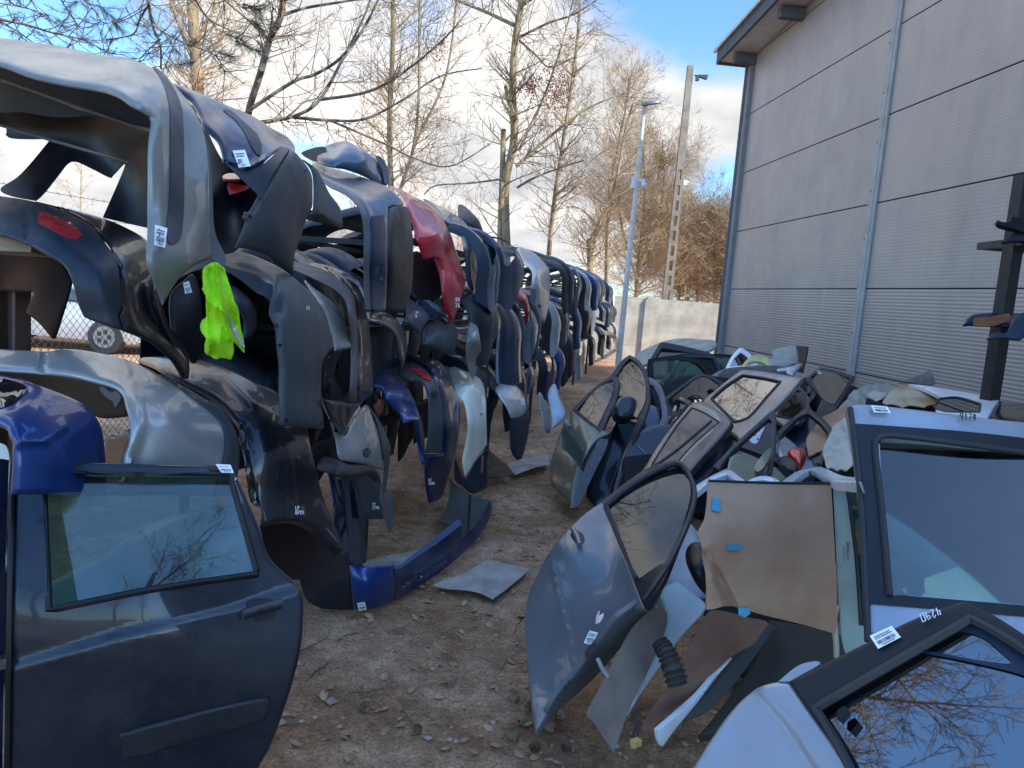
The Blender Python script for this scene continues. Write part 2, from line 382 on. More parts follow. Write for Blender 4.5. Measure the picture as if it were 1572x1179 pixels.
# ------------------------------------------------------------------ setting materials
def ground_mat():
    m,N,L=newmat('ground_soil'); out=N.new('ShaderNodeOutputMaterial'); b=N.new('ShaderNodeBsdfPrincipled'); L.new(b.outputs[0],out.inputs[0])
    tc=N.new('ShaderNodeTexCoord')
    def noi(s,d=8,r=.6):
        n=N.new('ShaderNodeTexNoise'); n.inputs['Scale'].default_value=s; n.inputs['Detail'].default_value=d; n.inputs['Roughness'].default_value=r; L.new(tc.outputs['Object'],n.inputs['Vector']); return n.outputs['Fac']
    def ramp(fac,a,ca,b_,cb):
        r=N.new('ShaderNodeValToRGB'); r.color_ramp.elements[0].position=a; r.color_ramp.elements[0].color=(*ca,1); r.color_ramp.elements[1].position=b_; r.color_ramp.elements[1].color=(*cb,1); L.new(fac,r.inputs[0]); return r.outputs[0]
    big=ramp(noi(0.8,6),0.42,(0.37,0.21,0.12),0.62,(0.63,0.425,0.285))
    med=ramp(noi(9,8,.7),0.36,(0.62,0.58,0.55),0.66,(1.2,1.17,1.12))
    fine=ramp(noi(70,6,.75),0.35,(0.35,0.33,0.30),0.62,(1.35,1.3,1.25))
    mx=N.new('ShaderNodeMix'); mx.data_type='RGBA'; mx.blend_type='MULTIPLY'; mx.inputs[0].default_value=1; L.new(big,mx.inputs[6]); L.new(med,mx.inputs[7])
    mx2=N.new('ShaderNodeMix'); mx2.data_type='RGBA'; mx2.blend_type='MULTIPLY'; mx2.inputs[0].default_value=0.8; L.new(mx.outputs[2],mx2.inputs[6]); L.new(fine,mx2.inputs[7])
    L.new(mx2.outputs[2],b.inputs['Base Color']); b.inputs['Roughness'].default_value=0.95; b.inputs['Specular IOR Level'].default_value=0.15
    bp=N.new('ShaderNodeBump'); bp.inputs['Strength'].default_value=0.8; bp.inputs['Distance'].default_value=0.02; L.new(noi(45,8,.75),bp.inputs['Height']); L.new(bp.outputs[0],b.inputs['Normal'])
    return m
def ground_z(x,y):
    k=max(0.0,min(1.0,(40-abs(y))/30))
    return k*(0.035*noise.noise(Vector((x*.9,y*.9,0)))+0.012*noise.noise(Vector((x*4,y*4,3)))+0.006*noise.noise(Vector((x*13,y*13,3))))-0.01
def build_ground():
    xs=[-400,-200,-90,-50,-30,-20,-14,-10,-8,-6.5]+[-5+.06*i for i in range(150)]+[4.2,4.6,5.2,6,8,12,20,40,90,200,400]
    ys=[-200,-60,-25,-10,-4,-2,-1,0,0.6]+[1.2+.05*i for i in range(160)]+[9.3+.15*i for i in range(60)]+[19,20,22,25,30,38,50,75,120,200,400,900]
    v=[(x,y,ground_z(x,y)) for y in ys for x in xs]; w=len(xs)
    f=[(j*w+i,j*w+i+1,(j+1)*w+i+1,(j+1)*w+i) for j in range(len(ys)-1) for i in range(w-1)]
    o=mk('ground',v,f,ground_mat(),origin=(0,0,0)); tag(o,kind='structure')
build_ground()

# ------------------------------------------------------------------ warehouse
WD = ray(697,444); WD.z=0; WD.normalize()                 # direction of the long wall
r0=ray(1117,476); r0.z=0; r0.normalize(); CORNER = r0*15.0; CORNER.z=0
WN = Vector((-WD.y,WD.x,0))                               # wall faces left
PH=1.07                                                   # height of one cladding panel
Z4 = EYE+0.42
def corrugated(name, a, b, z0, z1, parent, mat, top=None, pitch=0.040, amp=0.0022):
    """horizontal micro-ribbed metal sheet, real ribs; top(t) gives the wall top at fraction t"""
    a=Vector(a); b=Vector(b); n=int((z1-z0)/pitch*6); cols=2 if top is None else 60
    v=[];f=[]
    prof=[(0,0),(0.35,0),(0.5,1),(0.85,1)]
    zs=[]
    k=0
    while z0+k*pitch<z1:
        for t,q in prof:
            z=z0+(k+t)*pitch
            if z<z1: zs.append((z,q*amp))
        k+=1
    zs.append((z1,0))
    for z,q in zs:
        for i in range(cols):
            t=i/(cols-1); p=a.lerp(b,t); zz=z if top is None else min(z,top(t)); v.append(p+WN*q+Vector((0,0,zz)))
    for j in range(len(zs)-1):
        for i in range(cols-1): f.append((j*cols+i,(j+1)*cols+i,(j+1)*cols+i+1,j*cols+i+1))
    return mk(name,v,f,mat,parent,smooth=False)
def build_warehouse():
    m=surf('cladding',(0.385,0.345,0.315),rough=0.45,metal=0.3,col2=(0.335,0.305,0.28),nscale=1.6,stretch=(1,1,.12),nlo=.42,nhi=.68,dirt=0.10,rvar=0.1,bump=0.15,bscale=0.8)
    trim=surf('trim_metal',(0.42,0.39,0.36),rough=0.82,metal=0,dirt=0.15)
    dark=surf('eaves_grey',(0.12,0.13,0.14),rough=0.82,dirt=0.1)
    T=thing('warehouse','tall grey building clad in horizontal ribbed metal panels beside the door pile','building',CORNER)
    Lw=20.5; rise=0.075
    seams=[Z4-2*PH+0.0,Z4-PH]+[Z4+i*PH for i in range(0,7)]
    ztop0=6.32
    top=lambda s: ztop0+rise*s           # s metres from the corner toward the camera
    colx=[0.0,4.7,9.4,14.1,18.8]
    backing=MB(); A=CORNER-WN*0.03
    # inner wall that fills seams and gives the building depth
    p=[A, A-WD*Lw]; q=[x-WN*12 for x in p]; zt=[top(0)-.05,top(Lw)-.05]
    backing.v=[p[0],p[1],q[1],q[0]]+[p[0]+Vector((0,0,zt[0])),p[1]+Vector((0,0,zt[1])),q[1]+Vector((0,0,zt[1])),q[0]+Vector((0,0,zt[0]))]
    backing.f=[(0,1,5,4),(1,2,6,5),(2,3,7,6),(3,0,4,7)]
    backing.build('inner_wall',surf('seam_dark',(0.05,0.05,0.055),rough=.8),T,smooth=False)
    gap=0.008
    for c in range(len(colx)-1):
        s0,s1=colx[c]+0.02,colx[c+1]-0.02
        a=CORNER-WD*s0; b=CORNER-WD*s1
        zz=[0.0]+[z for z in seams if z>0.3]
        for i in range(len(zz)-1):
            z0,z1=zz[i]+gap,zz[i+1]-gap
            if z0>top(s1): continue
            if s0>14: corrugated('wall_panel',a,b,z0,min(z1,top(s0)),T,m,pitch=.16,amp=.012)
            elif z1>top(s0): corrugated('wall_panel',a,b,z0,z1,T,m,top=lambda t:top(s0+(s1-s0)*t),amp=.0006)
            else: corrugated('wall_panel',a,b,z0,z1,T,m,amp=.0022 if z0<Z4 else .0007)
    for s in colx[1:]:                   # cover strips over the panel joints
        c=CORNER-WD*s+WN*0.018; h=top(s)
        mb=MB(); rot=Matrix((WD,WN,Vector((0,0,1)))).transposed()
        mb.box(c+Vector((0,0,h/2)),(0.17,0.024,h),rot); mb.box(c+WN*0.016+Vector((0,0,h/2)),(0.06,0.010,h),rot)
        mb.build('cover_strip',trim,T,smooth=False)
        mb=MB()
        for k in range(int(h/0.6)):
            for d in (.06,): mb.box(c+WN*0.015+WD*d+Vector((0,0,.3+k*.6)),(0.014,0.008,0.014),rot)
        mb.build('screw_heads',dark,T,smooth=False)
    mb=MB(); rot=Matrix((WD,WN,Vector((0,0,1)))).transposed(); h=top(0)
    mb.box(CORNER+WD*0.06+WN*0.0+Vector((0,0,h/2)),(0.14,0.14,h),rot); mb.build('corner_trim',surf('trim_corner',(0.24,0.23,0.22),rough=.82,metal=0,dirt=.1),T,smooth=False)
    mb=MB(); mb.tube([CORNER+WD*0.2+WN*0.05+Vector((0,0,z)) for z in (0.0,3.0,h-.1)],0.05,n=10); mb.build('downpipe',dark,T)
    # roof slab with overhang and short outrigger beams
    oh=0.50; e0=-0.5
    def rp(s,o,dz): return CORNER-WD*s+WN*o+Vector((0,0,top(s)+dz))
    mb=MB(); v=[rp(e0,oh,0.02),rp(Lw,oh,0.02),rp(Lw,-12,0.02),rp(e0,-12,0.02),rp(e0,oh,0.17),rp(Lw,oh,0.17),rp(Lw,-12,0.17),rp(e0,-12,0.17)]
    mb.v=v; mb.f=[(0,3,2,1),(4,5,6,7),(0,1,5,4),(1,2,6,5),(2,3,7,6),(3,0,4,7)]
    mb.build('roof',surf('soffit',(0.55,0.54,0.52),rough=.6),T,smooth=False)
    mb=MB(); up=(rp(1,oh,0)-rp(0,oh,0)).normalized()
    mb.beam(rp(e0-.02,oh+.03,0.11),rp(Lw,oh+.03,0.11),0.05,0.24); mb.beam(rp(e0-.03,oh+.05,0.10),rp(e0-.03,-12,0.10),0.05,0.24)
    mb.build('fascia',dark,T,smooth=False)
    mb=MB(); mb.beam(rp(e0-.1,oh+.09,.23),rp(Lw,oh+.09,.23),0.05,.06); mb.build('roof_edge_strip',surf('zinc',(.42,.45,.48),rough=.35,metal=.6),T,smooth=False)
    for s in (0.0,1.9,4.2,6.6,9.0,11.4):
        mb=MB(); mb.beam(rp(s,-0.0,-0.09),rp(s,oh-.1,-0.09),0.14,0.16); mb.build('outrigger_beam',dark,T,smooth=False)
build_warehouse()

# ------------------------------------------------------------------ rear concrete wall
def build_back_wall():
    m=surf('concrete',(0.50,0.45,0.36),col2=(0.36,0.33,0.27),rough=0.9,nscale=2.2,nlo=.4,nhi=.62,bump=0.5,bscale=22,dirt=0.35,dirtcol=(0.17,0.16,0.13))
    y0=22.0
    def at(px): r=ray(px,480); return CP+r*((y0)/r.y)
    xs=[at(905).x,at(996).x,at(1112).x]
    ztop=at(1050).z; ztop=(CP+ray(1050,462)*(y0/ray(1050,462).y)).z
    T=thing('concrete_wall','weathered precast concrete boundary wall between the lamp post and the warehouse corner','wall',(xs[1],y0,0))
    x=xs[0]-6
    edges=[xs[0]-6.3,xs[0]-3.3,xs[0]-.4,xs[1],xs[2]+.2,xs[2]+3.2]
    for a,b in zip(edges[:-1],edges[1:]):
        for k in range(4):
            h=(ztop)/4; mb=MB(); mb.box(((a+b)/2,y0+.03,h*(k+.5)),(b-a-.16,0.06,h-.006)); mb.build('panel',m,T,smooth=False)
    for e in edges:
        mb=MB(); mb.box((e,y0+.02,ztop/2+.02),(0.17,0.2,ztop+.04)); mb.box((e-.11,y0-.02,ztop/2),(0.05,0.12,ztop-.1)); mb.build('post',m,T,smooth=False)
    return y0,ztop
BW_Y,BW_Z=build_back_wall()

# ------------------------------------------------------------------ chain link fence behind the racks, with barbed wire
ROWD=Vector((0.187,0.982,0)); ROWL=Vector((-0.982,0.187,0)); ROW0=Vector((-1.25,0,0))
def row(a,l,h): return ROW0+ROWD*a+ROWL*l+Vector((0,0,h))
def build_fence():
    wire=surf('galvanised_wire',(0.10,0.10,0.10),rough=.6,metal=.3)
    post=surf('fence_post',(0.20,0.20,0.19),rough=.7,dirt=.3)
    FL=2.75; H=1.72; a0,a1=-2.0,18.0
    T=thing('chain_link_fence','grey chain link fence with strands of barbed wire behind the bumper racks','fence',row(8,FL,0))
    p=0.062; mb=MB(); r=0.0022
    # zigzag wires clipped to the fence rectangle
    k=int((a1-a0)/p)
    for i in range(-int(H/p),k):
        for sgn in (1,-1):
            s=a0+i*p; 
            if sgn==1: A=(s,0); B=(s+H,H)
            else: A=(s+H,0); B=(s,H)
            (x0,z0),(x1,z1)=A,B
            def clip(x,z,xa,za):
                if x<a0: t=(a0-x)/(xa-x); return a0, z+(za-z)*t
                if x>a1: t=(a1-x)/(xa-x); return a1, z+(za-z)*t
                return x,z
            if max(x0,x1)<=a0 or min(x0,x1)>=a1: continue
            q0=clip(x0,z0,x1,z1); q1=clip(x1,z1,x0,z0)
            mb.tube([row(q0[0],FL+sgn*.002,q0[1]),row(q1[0],FL-sgn*.002,q1[1])],r,n=3,cap=False)
    mb.build('wire_mesh',wire,T)
    for a in np.arange(a0+.4,a1,2.5):
        mb=MB(); mb.tube([row(a,FL,0),row(a,FL,H+.06),row(a,FL+.28,H+.42)],0.024,n=8); mb.build('post',post,T)
    bw=surf('barbed_wire',(0.09,0.075,0.065),rough=.7,metal=.3)
    for j,(dl,dh) in enumerate(((.06,.10),(.16,.25),(.26,.40))):
        mb=MB(); pts=[row(a,FL+dl,H+dh-.02*math.sin(math.pi*((a-a0-.4)%2.5)/2.5)) for a in np.arange(a0,a1,.25)]
        mb.tube(pts,.0022,n=3)
        for a in np.arange(a0,9,.11):
            c=row(a,FL+dl,H+dh-.02*math.sin(math.pi*((a-a0-.4)%2.5)/2.5))
            for _ in range(2):
                d=Vector((rnd.uniform(-1,1),rnd.uniform(-1,1),rnd.uniform(-1,1))).normalized()*.016
                mb.tube([c-d,c+d],.0014,n=3,cap=False)
        mb.build('barbed_strand',bw,T)
build_fence()
# ================================================================== bumper racks, left side
def RD(x, e=0.0): return 1.25/(0.19+(786-x)/1160.0)+e      # distance of the racks' aisle face at photo column x
M_navy=paint('navy',(0.002,0.014,0.052),dirt=0.28); M_black=paint('black',(0.004,0.005,0.010),metal=.1,dirt=0.30)
M_blue=paint('blue',(0.003,0.036,0.17),dirt=0.2); M_silver=paint('silver',(0.22,0.225,0.21),metal=.3,dirt=0.9,dirtcol=(.17,.16,.13),rough=.42)
M_silver2=paint('silver_light',(0.34,0.355,0.36),metal=.45,dirt=0.35,rough=.36); M_red=paint('red',(0.42,0.012,0.025),metal=.1,dirt=.25)
M_cream=paint('cream',(0.78,0.78,0.66),metal=0,dirt=.25,rough=.4); M_steel=paint('steel_blue',(0.05,0.085,0.13),metal=.4,dirt=.25)
M_gblue=paint('grey_blue',(0.03,0.05,0.075),metal=.4,dirt=.3); M_white=paint('white',(0.72,0.74,0.78),metal=0,dirt=.18)
P_grey=plastic('grey',(0.042,0.048,0.056),dirt=.25,rough=.42); P_dark=plastic('dark',(0.011,0.012,0.016),rough=.42); P_black=plastic('black',(0.005,0.005,0.007),rough=.4,dirt=.25)
P_mid=plastic('mid_grey',(0.085,0.09,0.095),dirt=.3,rough=.45); P_slate=plastic('slate',(0.016,0.026,0.042),dirt=.3,rough=.4)
M_label=surf('label_paper',(0.80,0.82,0.84),rough=.6,nscale=30,col2=(.74,.76,.78)); M_ink=surf('ink',(0.02,0.02,0.025),rough=.7)
M_chalk=surf('chalk_marker',(0.75,0.75,0.78),rough=.8)
M_redlens=surf('red_lens',(0.50,0.02,0.03),rough=.25,coat=.6,nscale=40,dirt=.3); M_rust=surf('rust',(0.22,0.085,0.035),col2=(0.09,0.045,0.03),rough=.9,nscale=14,bump=.4,bscale=60)
M_frame=surf('rack_steel',(0.010,0.011,0.013),rough=.5,dirt=.3)
def label_on(parent, quad, D, lift=0.004, rows=3):
    """paper sticker with a printed bar code and lines of print"""
    if not isinstance(D,Depth): D=Depth(D)
    q=[(p[0],p[1],1) for p in quad]
    s=sheet('paper_label',q,D,M_label,parent,thick=0.0006,lift=lift,step=30,smooth=False)
    a,b,c,d=[Vector((p[0],p[1])) for p in quad]
    mb=MB(); n=26; r2=random.Random(int(a.x))
    def at(u,v):
        t=a.lerp(b,u); l=d.lerp(c,u); w=t.lerp(l,v); return (w.x,w.y)
    def quadf(u0,u1,v0,v1):
        k=len(mb.v); mb.v += [Vector(p) for p in pts3([at(u0,v0),at(u1,v0),at(u1,v1),at(u0,v1)],D,lift+.0009)]; mb.f.append((k,k+3,k+2,k+1))
    u=.12
    while u<.88:
        w=r2.choice((.008,.014,.022)); quadf(u,u+w,.52,.78); u+=w+r2.choice((.008,.014,.02))
    for v in ([.18,.32] if rows==3 else [.22]):
        u=.12
        while u<.8: w=r2.uniform(.02,.06); quadf(u,u+w,v,v+.07); u+=w+.014
    u=.25
    while u<.75: w=.03; quadf(u,u+w,.84,.91); u+=.045
    if not parent: return s
    mb.build('print',M_ink,s,smooth=False); return s
def scribble(parent, pos, D, mat=M_chalk, s=1.0, text=None, w=0.0016, lift=0.004, ang=0.0, name='chalk_writing'):
    """hand-written digits as thin strokes"""
    G7={'0':[[(0,0),(.6,0),(.6,1),(0,1),(0,0)]],'1':[[(.1,.25),(.4,0),(.4,1)]],'2':[[(0,.2),(.3,0),(.6,.25),(0,1),(.6,1)]],'4':[[(.1,0),(0,.6),(.6,.6)],[(.5,.1),(.45,1)]],'9':[[(.6,.4),(.1,.5),(.05,.1),(.5,0),(.6,.4),(.5,1)]],
        '3':[[(0,.1),(.5,.05),(.3,.45),(.6,.7),(.1,1)]],'5':[[(.6,0),(.1,0),(.05,.45),(.55,.55),(.4,1),(0,.95)]],'7':[[(0,0),(.6,0),(.2,1)]],'8':[[(.3,.45),(.05,.2),(.3,0),(.55,.2),(.3,.45),(0,.8),(.3,1),(.6,.8),(.3,.45)]],'6':[[(.5,0),(.05,.5),(.1,.95),(.5,.95),(.5,.55),(.1,.6)]],
        'L':[[(0,0),(0,1),(.5,1)]],'P':[[(0,1),(0,0),(.5,.1),(.5,.45),(0,.5)]],'T':[[(0,0),(.7,0)],[(.35,0),(.35,1)]],'V':[[(0,0),(.3,1),(.6,0)]],'W':[[(0,0),(.2,1),(.4,.4),(.6,1),(.8,0)]]}
    if not isinstance(D,Depth): D=Depth(D)
    mb=MB(); ca,sa=math.cos(ang),math.sin(ang); r2=random.Random(int(pos[0]*7))
    y=0
    for line in text.split('/'):
        x=0
        for ch in line:
            for st in G7.get(ch,[]):
                pp=[]
                for (u,v) in st:
                    X=(x+u*.8+r2.uniform(-.05,.05))*s; Y=(y+v+r2.uniform(-.05,.05))*s*1.3
                    pp.append((pos[0]+X*ca-Y*sa,pos[1]+X*sa+Y*ca))
                mb.tube([Vector(q) for q in pts3(pp,D,lift)],w,n=4)
            x+=.85
        y+=1.35
    return mb.build(name,mat,parent,smooth=False)
def print_text(T,D,text,pos,size,mat,ang=0.0,lift=.003,name='printed_text'):
    cu=bpy.data.curves.new('t','FONT'); cu.body=text; cu.size=1; cu.resolution_u=2; ob=bpy.data.objects.new('t',cu); COL.objects.link(ob)
    me=bpy.data.meshes.new_from_object(ob.evaluated_get(bpy.context.evaluated_depsgraph_get())); V=[(v.co.x,v.co.y) for v in me.vertices]; Fs=[tuple(p.vertices) for p in me.polygons]
    bpy.data.objects.remove(ob); bpy.data.curves.remove(cu); bpy.data.meshes.remove(me)
    ca,sa=math.cos(ang),math.sin(ang); q=[(pos[0]+(u*ca+v*sa)*size,pos[1]+(u*sa-v*ca)*size) for u,v in V]
    return mk(name,list(pts3(q,D,lift)),Fs,mat,T,smooth=False)
def dots(T,D,pts,r=.006,name='bolt_hole'):
    for (x,y) in pts:
        q=[(x+r*F/D([x],[y])[0]*math.cos(k*.785),y+r*F/D([x],[y])[0]*math.sin(k*.785),1) for k in range(8)]
        sheet(name,q,D,P_black,T,lift=.003,thick=.001,step=9,smooth=False)
def traced(name,label,cat,parts,group=None,extra=None):
    """parts: (part name, outline, depth anchors, material, options)"""
    D0=parts[0][2]; T=thing(name,label,cat,base_of(D0,parts[0][1]),group)
    Ds={}
    for p in parts:
        nm,ol,D,mt=p[:4]; o=dict(p[4]) if len(p)>4 else {}
        if isinstance(D,str): D=Ds[D]
        if not isinstance(D,Depth): D=Depth(D)
        Ds[nm]=D
        sheet(nm,ol,D,mt,T,**o)
    if extra: extra(T,Ds)
    return T
def solo(name,label,cat,outline,D,mat,group=None,**k):
    o=sheet(name,outline,D,mat,None,**k); return tag(o,label,cat,group)
GT='bumpers hung on the top rail of the racks'; GM='bumpers hung on the middle rail of the racks'; GB='bumpers hung on the lowest rail of the racks'

# ---- A silver bumper
dA=Depth([(-120,60,2.1),(0,95,2.0),(150,133,1.92),(230,170,1.87),(236,224,1.85),(232,323,1.85),(255,468,1.90),(326,235,2.22),(326,390,2.16),(298,163,2.24),(249,109,2.26),(186,83,2.26),(86,66,2.30),(0,54,2.34),(-120,38,2.42),(285,300,1.97),(268,220,1.98),(240,140,2.0),(190,110,2.02),(80,90,2.10),(0,75,2.14),(290,395,1.93)],
  relief=[('ridge',[(160,84),(152,95),(158,110),(165,128)],2.2,-.006),('ridge',[(30,98),(150,121)],1.6,-.004),('ridge',[(165,116),(195,130),(222,152),(230,168)],3.0,-.008),('ridge',[(246,150),(250,220),(247,300),(243,380)],6,.010)])
def exA(T,D):
    d=D['bumper_skin']
    st=sheet('rubbing_strip',[(236,104),(249,111),(266,133),(278,161),(282,191),(283,295),(281,345),(277,366),(269,374),(259,372),(256.5,345),(261,295),(262,213),(261,170),(256,144),(247,121)],d,plastic('strip',(0.035,0.040,0.05),rough=.4),T,thick=.006,lift=.006,step=6)
    label_on(T,[(238,345),(257,350),(253.5,380.5),(237,376)],d,lift=.008)
traced('silver_bumper','silver bumper with a dark rubbing strip arching over the near end of the top rail','bumper',[
 ('bumper_skin',[(-120,38),(0,54),(86,66),(160,82),(186,83),(216,92),(249,109),(275,133),(298,163),(314,196),(322,235),(325,295),(326,350),(327,390),(325,398,1),(303,408),(281,427),(264,451),(255,469,1),(249,451),(235,418),(230,388),(232,323),(233.6,280),(235,224),(238,184),(227,170),(203,157),(184,145),(164,137),(149,133),(86,122),(43,111),(0,95),(-120,60)],dA,M_silver,dict(step=5,roll=.012,thick=.005)),
 ('inner_flange',[(312,198,1),(322,235),(326,290),(330,355),(346,393),(344,409,1),(331,404),(322,385),(318,330),(316,270)],[(312,200,2.30),(346,400,2.26),(322,385,2.22),(326,290,2.28)],P_mid,dict(thick=.008))],GT,exA)
# ---- black bumper nested below it
traced('black_bumper','black bumper nested under the silver arch with its far leg against the sky','bumper',[
 ('beam',[(-120,62,1),(0,98),(150,136),(228,172),(238,200,1),(120,166),(0,124),(-120,92,1)],[(-120,70,2.2),(230,180,2.12),(0,120,2.34),(230,205,2.2)],P_slate,dict(thick=.01)),
 ('hollow_skin',[(-120,90),(0,122),(120,164),(236,200,1),(234,352,1),(158,333,1),(192,253),(172,269),(167,272),(140,258),(116,247),(104,250),(90,268),(68,295),(54,307,1),(13,299),(1,289),(32,267),(78,213,1),(13,211),(0,191),(-120,170)],
   [(-120,120,2.6),(0,125,2.42),(230,205,2.35),(232,350,2.55),(0,190,2.72),(78,213,2.7),(10,295,2.5),(60,300,2.45),(190,250,2.6),(150,190,2.62)],P_black,dict(thick=.006)),
 ('stiffening_rib',[(-60,104,1),(0,120.5),(120,162.5),(236,203,1),(236,206,1),(120,167),(0,125),(-60,108,1)],[(-60,104,2.3),(0,120,2.27),(236,203,2.18)],P_mid,dict(thick=.004)),
 ('lower_rib',[(-60,172,1),(0,189),(100,219),(196,247,1),(196,249.5,1),(100,222),(0,192.5),(-60,176,1)],[(-60,172,2.45),(0,190,2.42),(196,248,2.38)],P_mid,dict(thick=.004)),
 ('absorber',[(0,124),(36,136),(120,168),(150,176),(90,180),(30,172),(0,172),(-40,150)],[(0,124,2.40),(120,168,2.42),(0,172,2.50)],P_mid,dict(thick=.02))],GT)
# ---- M1 dark bumper with reflector
dM1=Depth([(-120,285,2.5),(0,298,2.42),(121,323,2.40),(162,335,2.42),(227,369,2.5),(250,480,2.45),(291,570,2.42),(0,355,2.16),(48,377,2.10),(95,405,2.06),(117,464,2.05),(130,488,2.06),(195,500,2.10),(150,420,2.05),(90,350,2.16),(180,410,2.14),(0,330,2.24),(195,349,2.46),(240,510,2.28),(155,460,2.04)],
  relief=[('ridge',[(43,378),(42,340),(36,318),(15,308)],1.5,-.006),('ridge',[(120,335),(150,352),(172,378),(181,400)],2.5,.010)])
def exM1(T,D):
    r=sheet('red_reflector',[(59,326,1),(68,325,1),(112,343,1),(128,361,1),(117,367,1),(106,365,1),(58,341,1)],D['lower_cover'],M_redlens,T,thick=.012,lift=.006,step=5)
traced('dark_bumper','dark bumper with a long red reflector on the middle rail at the left edge','bumper',[
 ('lower_cover',[(-120,285,1),(0,298),(54,307),(100,322),(138,343),(164,373),(182,401),(188,442),(190,472),(184,484),(191,506,1),(151,496),(130,488),(125,483),(117,464),(108,431),(95,405),(71,390),(48,377),(0,358),(-120,330,1)],dM1,P_slate,dict(step=6,roll=.010,thick=.005)),
 ('upper_skin',[(54,306,1),(121,322),(162,334),(195,348),(227,368),(234,400),(238,440),(250,484),(268,515),(291,554),(292,580,1),(283,580,1),(268,554),(244,532),(227,520),(191,507,1),(185,484),(191,472),(189,442),(183,401),(165,373),(139,343),(100,321)],dM1,M_black,dict(step=6,roll=.008,thick=.005))],GM,exM1)
solo('wooden_plank','weathered wooden plank under the dark bumper at the left edge','plank',[(-60,345,1),(0,361,1),(48,377,1),(47,387,1),(0,385,1),(-60,380,1)],[(-60,360,2.2),(48,377,2.2),(0,385,2.2)],surf('old_wood',(0.32,0.25,0.17),col2=(.2,.15,.1),rough=.85,stretch=(1,1,12),bump=.3),thick=.12,smooth=False,step=12)
traced('torn_bumper','black bumper end with a sharp downward point hanging beside the brown post','bumper',[
 ('bumper_skin',[(-60,384,1),(47,387),(75,392),(98,410),(109,433,1),(100,466),(82,521,1),(79,522,1),(58,497),(37,481,1),(50,450,1),(0,446),(-60,446,1)],[(-60,384,2.5),(109,433,2.45),(82,521,2.6),(0,446,2.65),(60,440,2.5)],P_black,dict(thick=.006,roll=.008))],GM)
# brown steel post of the rack (H section)
mb=MB(); c=P(19,446,2.75); zt=c.z
for dx,w,t in ((-.034,.012,.09),(.034,.012,.09)): mb.box((c.x+dx,c.y,zt/2),(w,t,zt))
mb.box((c.x,c.y+.02,zt/2),(.056,.008,zt)); mb.box((c.x+.005,c.y,zt+.006),(.13,.12,.012))
o=mb.build('brown_post',surf('brown_paint',(0.085,0.05,0.038),rough=.6,dirt=.4,nscale=10),None,smooth=False); tag(o,'brown painted steel H post of the rack near the left edge','post')

# ---- B dark glossy with sticker and grey lower leg
dB=Depth([(270,130,2.62),(319,144,2.66),(388,174,2.78),(454,220,2.92),(343,240,2.36),(403,304,2.34),(453,228,2.70),(400,205,2.60),(375,250,2.40),(312,190,2.46),(431,228,2.60),(415,276,2.38),(345,190,2.5)],
  relief=[('ridge',[(352,246),(380,256),(404,245),(428,226)],3,.010)])
dB2=Depth([(453,228,2.66),(484,267,2.78),(484,319,2.78),(470,354,2.74),(455,423,2.70),(366,382,2.36),(386,325,2.33),(414,276,2.40),(444,235,2.58),(435,290,2.46),(430,350,2.45),(410,370,2.40),(527,335,3.02),(500,285,2.9)])
def exB(T,D):
    d=D['upper_skin']
    sheet('rubbing_strip',[(343,169),(353.5,169),(375,187),(395,206.5),(402,224),(398,238),(388,228),(377,206.5),(362,185)],d,P_dark,T,thick=.006,lift=.006,step=6)
    dots(T,D['lower_leg'],[(482,330),(497,333),(384,332),(470,262)],.006)
    label_on(T,[(357,231),(376,230),(385,255),(366.5,257)],d,lift=.008)
traced('bumper','glossy dark blue bumper with a white label and a broad grey lower leg','bumper',[
 ('upper_skin',[(268,124),(319,144),(351,159),(388,174),(418,193),(442,206),(454,220),(453,228,1),(431,226),(412,243),(395,256),(375,262),(352,252),(344,246),(343,237),(334,213),(312,191),(308,176),(293,150),(268,132)],dB,M_navy,dict(step=6,roll=.015,thick=.005)),
 ('black_trim',[(432,227),(444,228,1),(430,250),(414,277),(403,305,1),(366,270),(344,249,1),(352,253),(375,263),(396,257),(413,244)],dB,P_dark,dict(step=6)),
 ('lower_leg',[(453,228),(468,243),(483,267),(485,300),(484,319),(479,328),(470,354),(466,369),(457,393),(455,424,1),(431,408),(418,398),(388,387),(364,383,1),(375,354),(379,340),(375,336,1),(379,325,1),(386,325),(401,300),(414,277),(431,250),(444,235)],dB2,P_grey,dict(step=6,roll=.02,thick=.005)),
 ('wheel_side_flap',[(468,243,1),(488,258),(500.6,280),(509,297),(524,317),(528,332),(528,354,1),(505,338),(492,330),(481,329,1),(485,319),(484,267)],dB2,P_mid,dict(step=6,roll=.012))],GT,exB)
traced('hidden_bumper','black bumper deep behind the labelled bumper showing only its hollow side','bumper',[
 ('bumper_skin',[(280,150),(312,190),(345,250),(403,304),(397,325),(378,352),(364,383),(340,390),(325,385),(322,300),(318,230),(300,170)],[(312,190,2.9),(403,304,2.8),(364,383,2.8),(325,300,2.75),(360,300,3.1)],P_black)],GT)
solo('red_trim_piece','small broken red trim piece inside the hollow of the labelled bumper','trim piece',[(351,280,1),(383,286,1),(378,291),(352,299,1),(349,288)],[(351,281,2.68),(383,287,2.66),(352,299,2.66)],M_red,thick=.006)
solo('red_lamp_strip','thin pink red lamp strip above the red trim piece','lamp strip',[(342,270),(350,266),(364,267),(369,274),(352,275),(343,274)],[(342,270,2.66),(369,274,2.65),(352,275,2.64)],M_redlens,thick=.01)
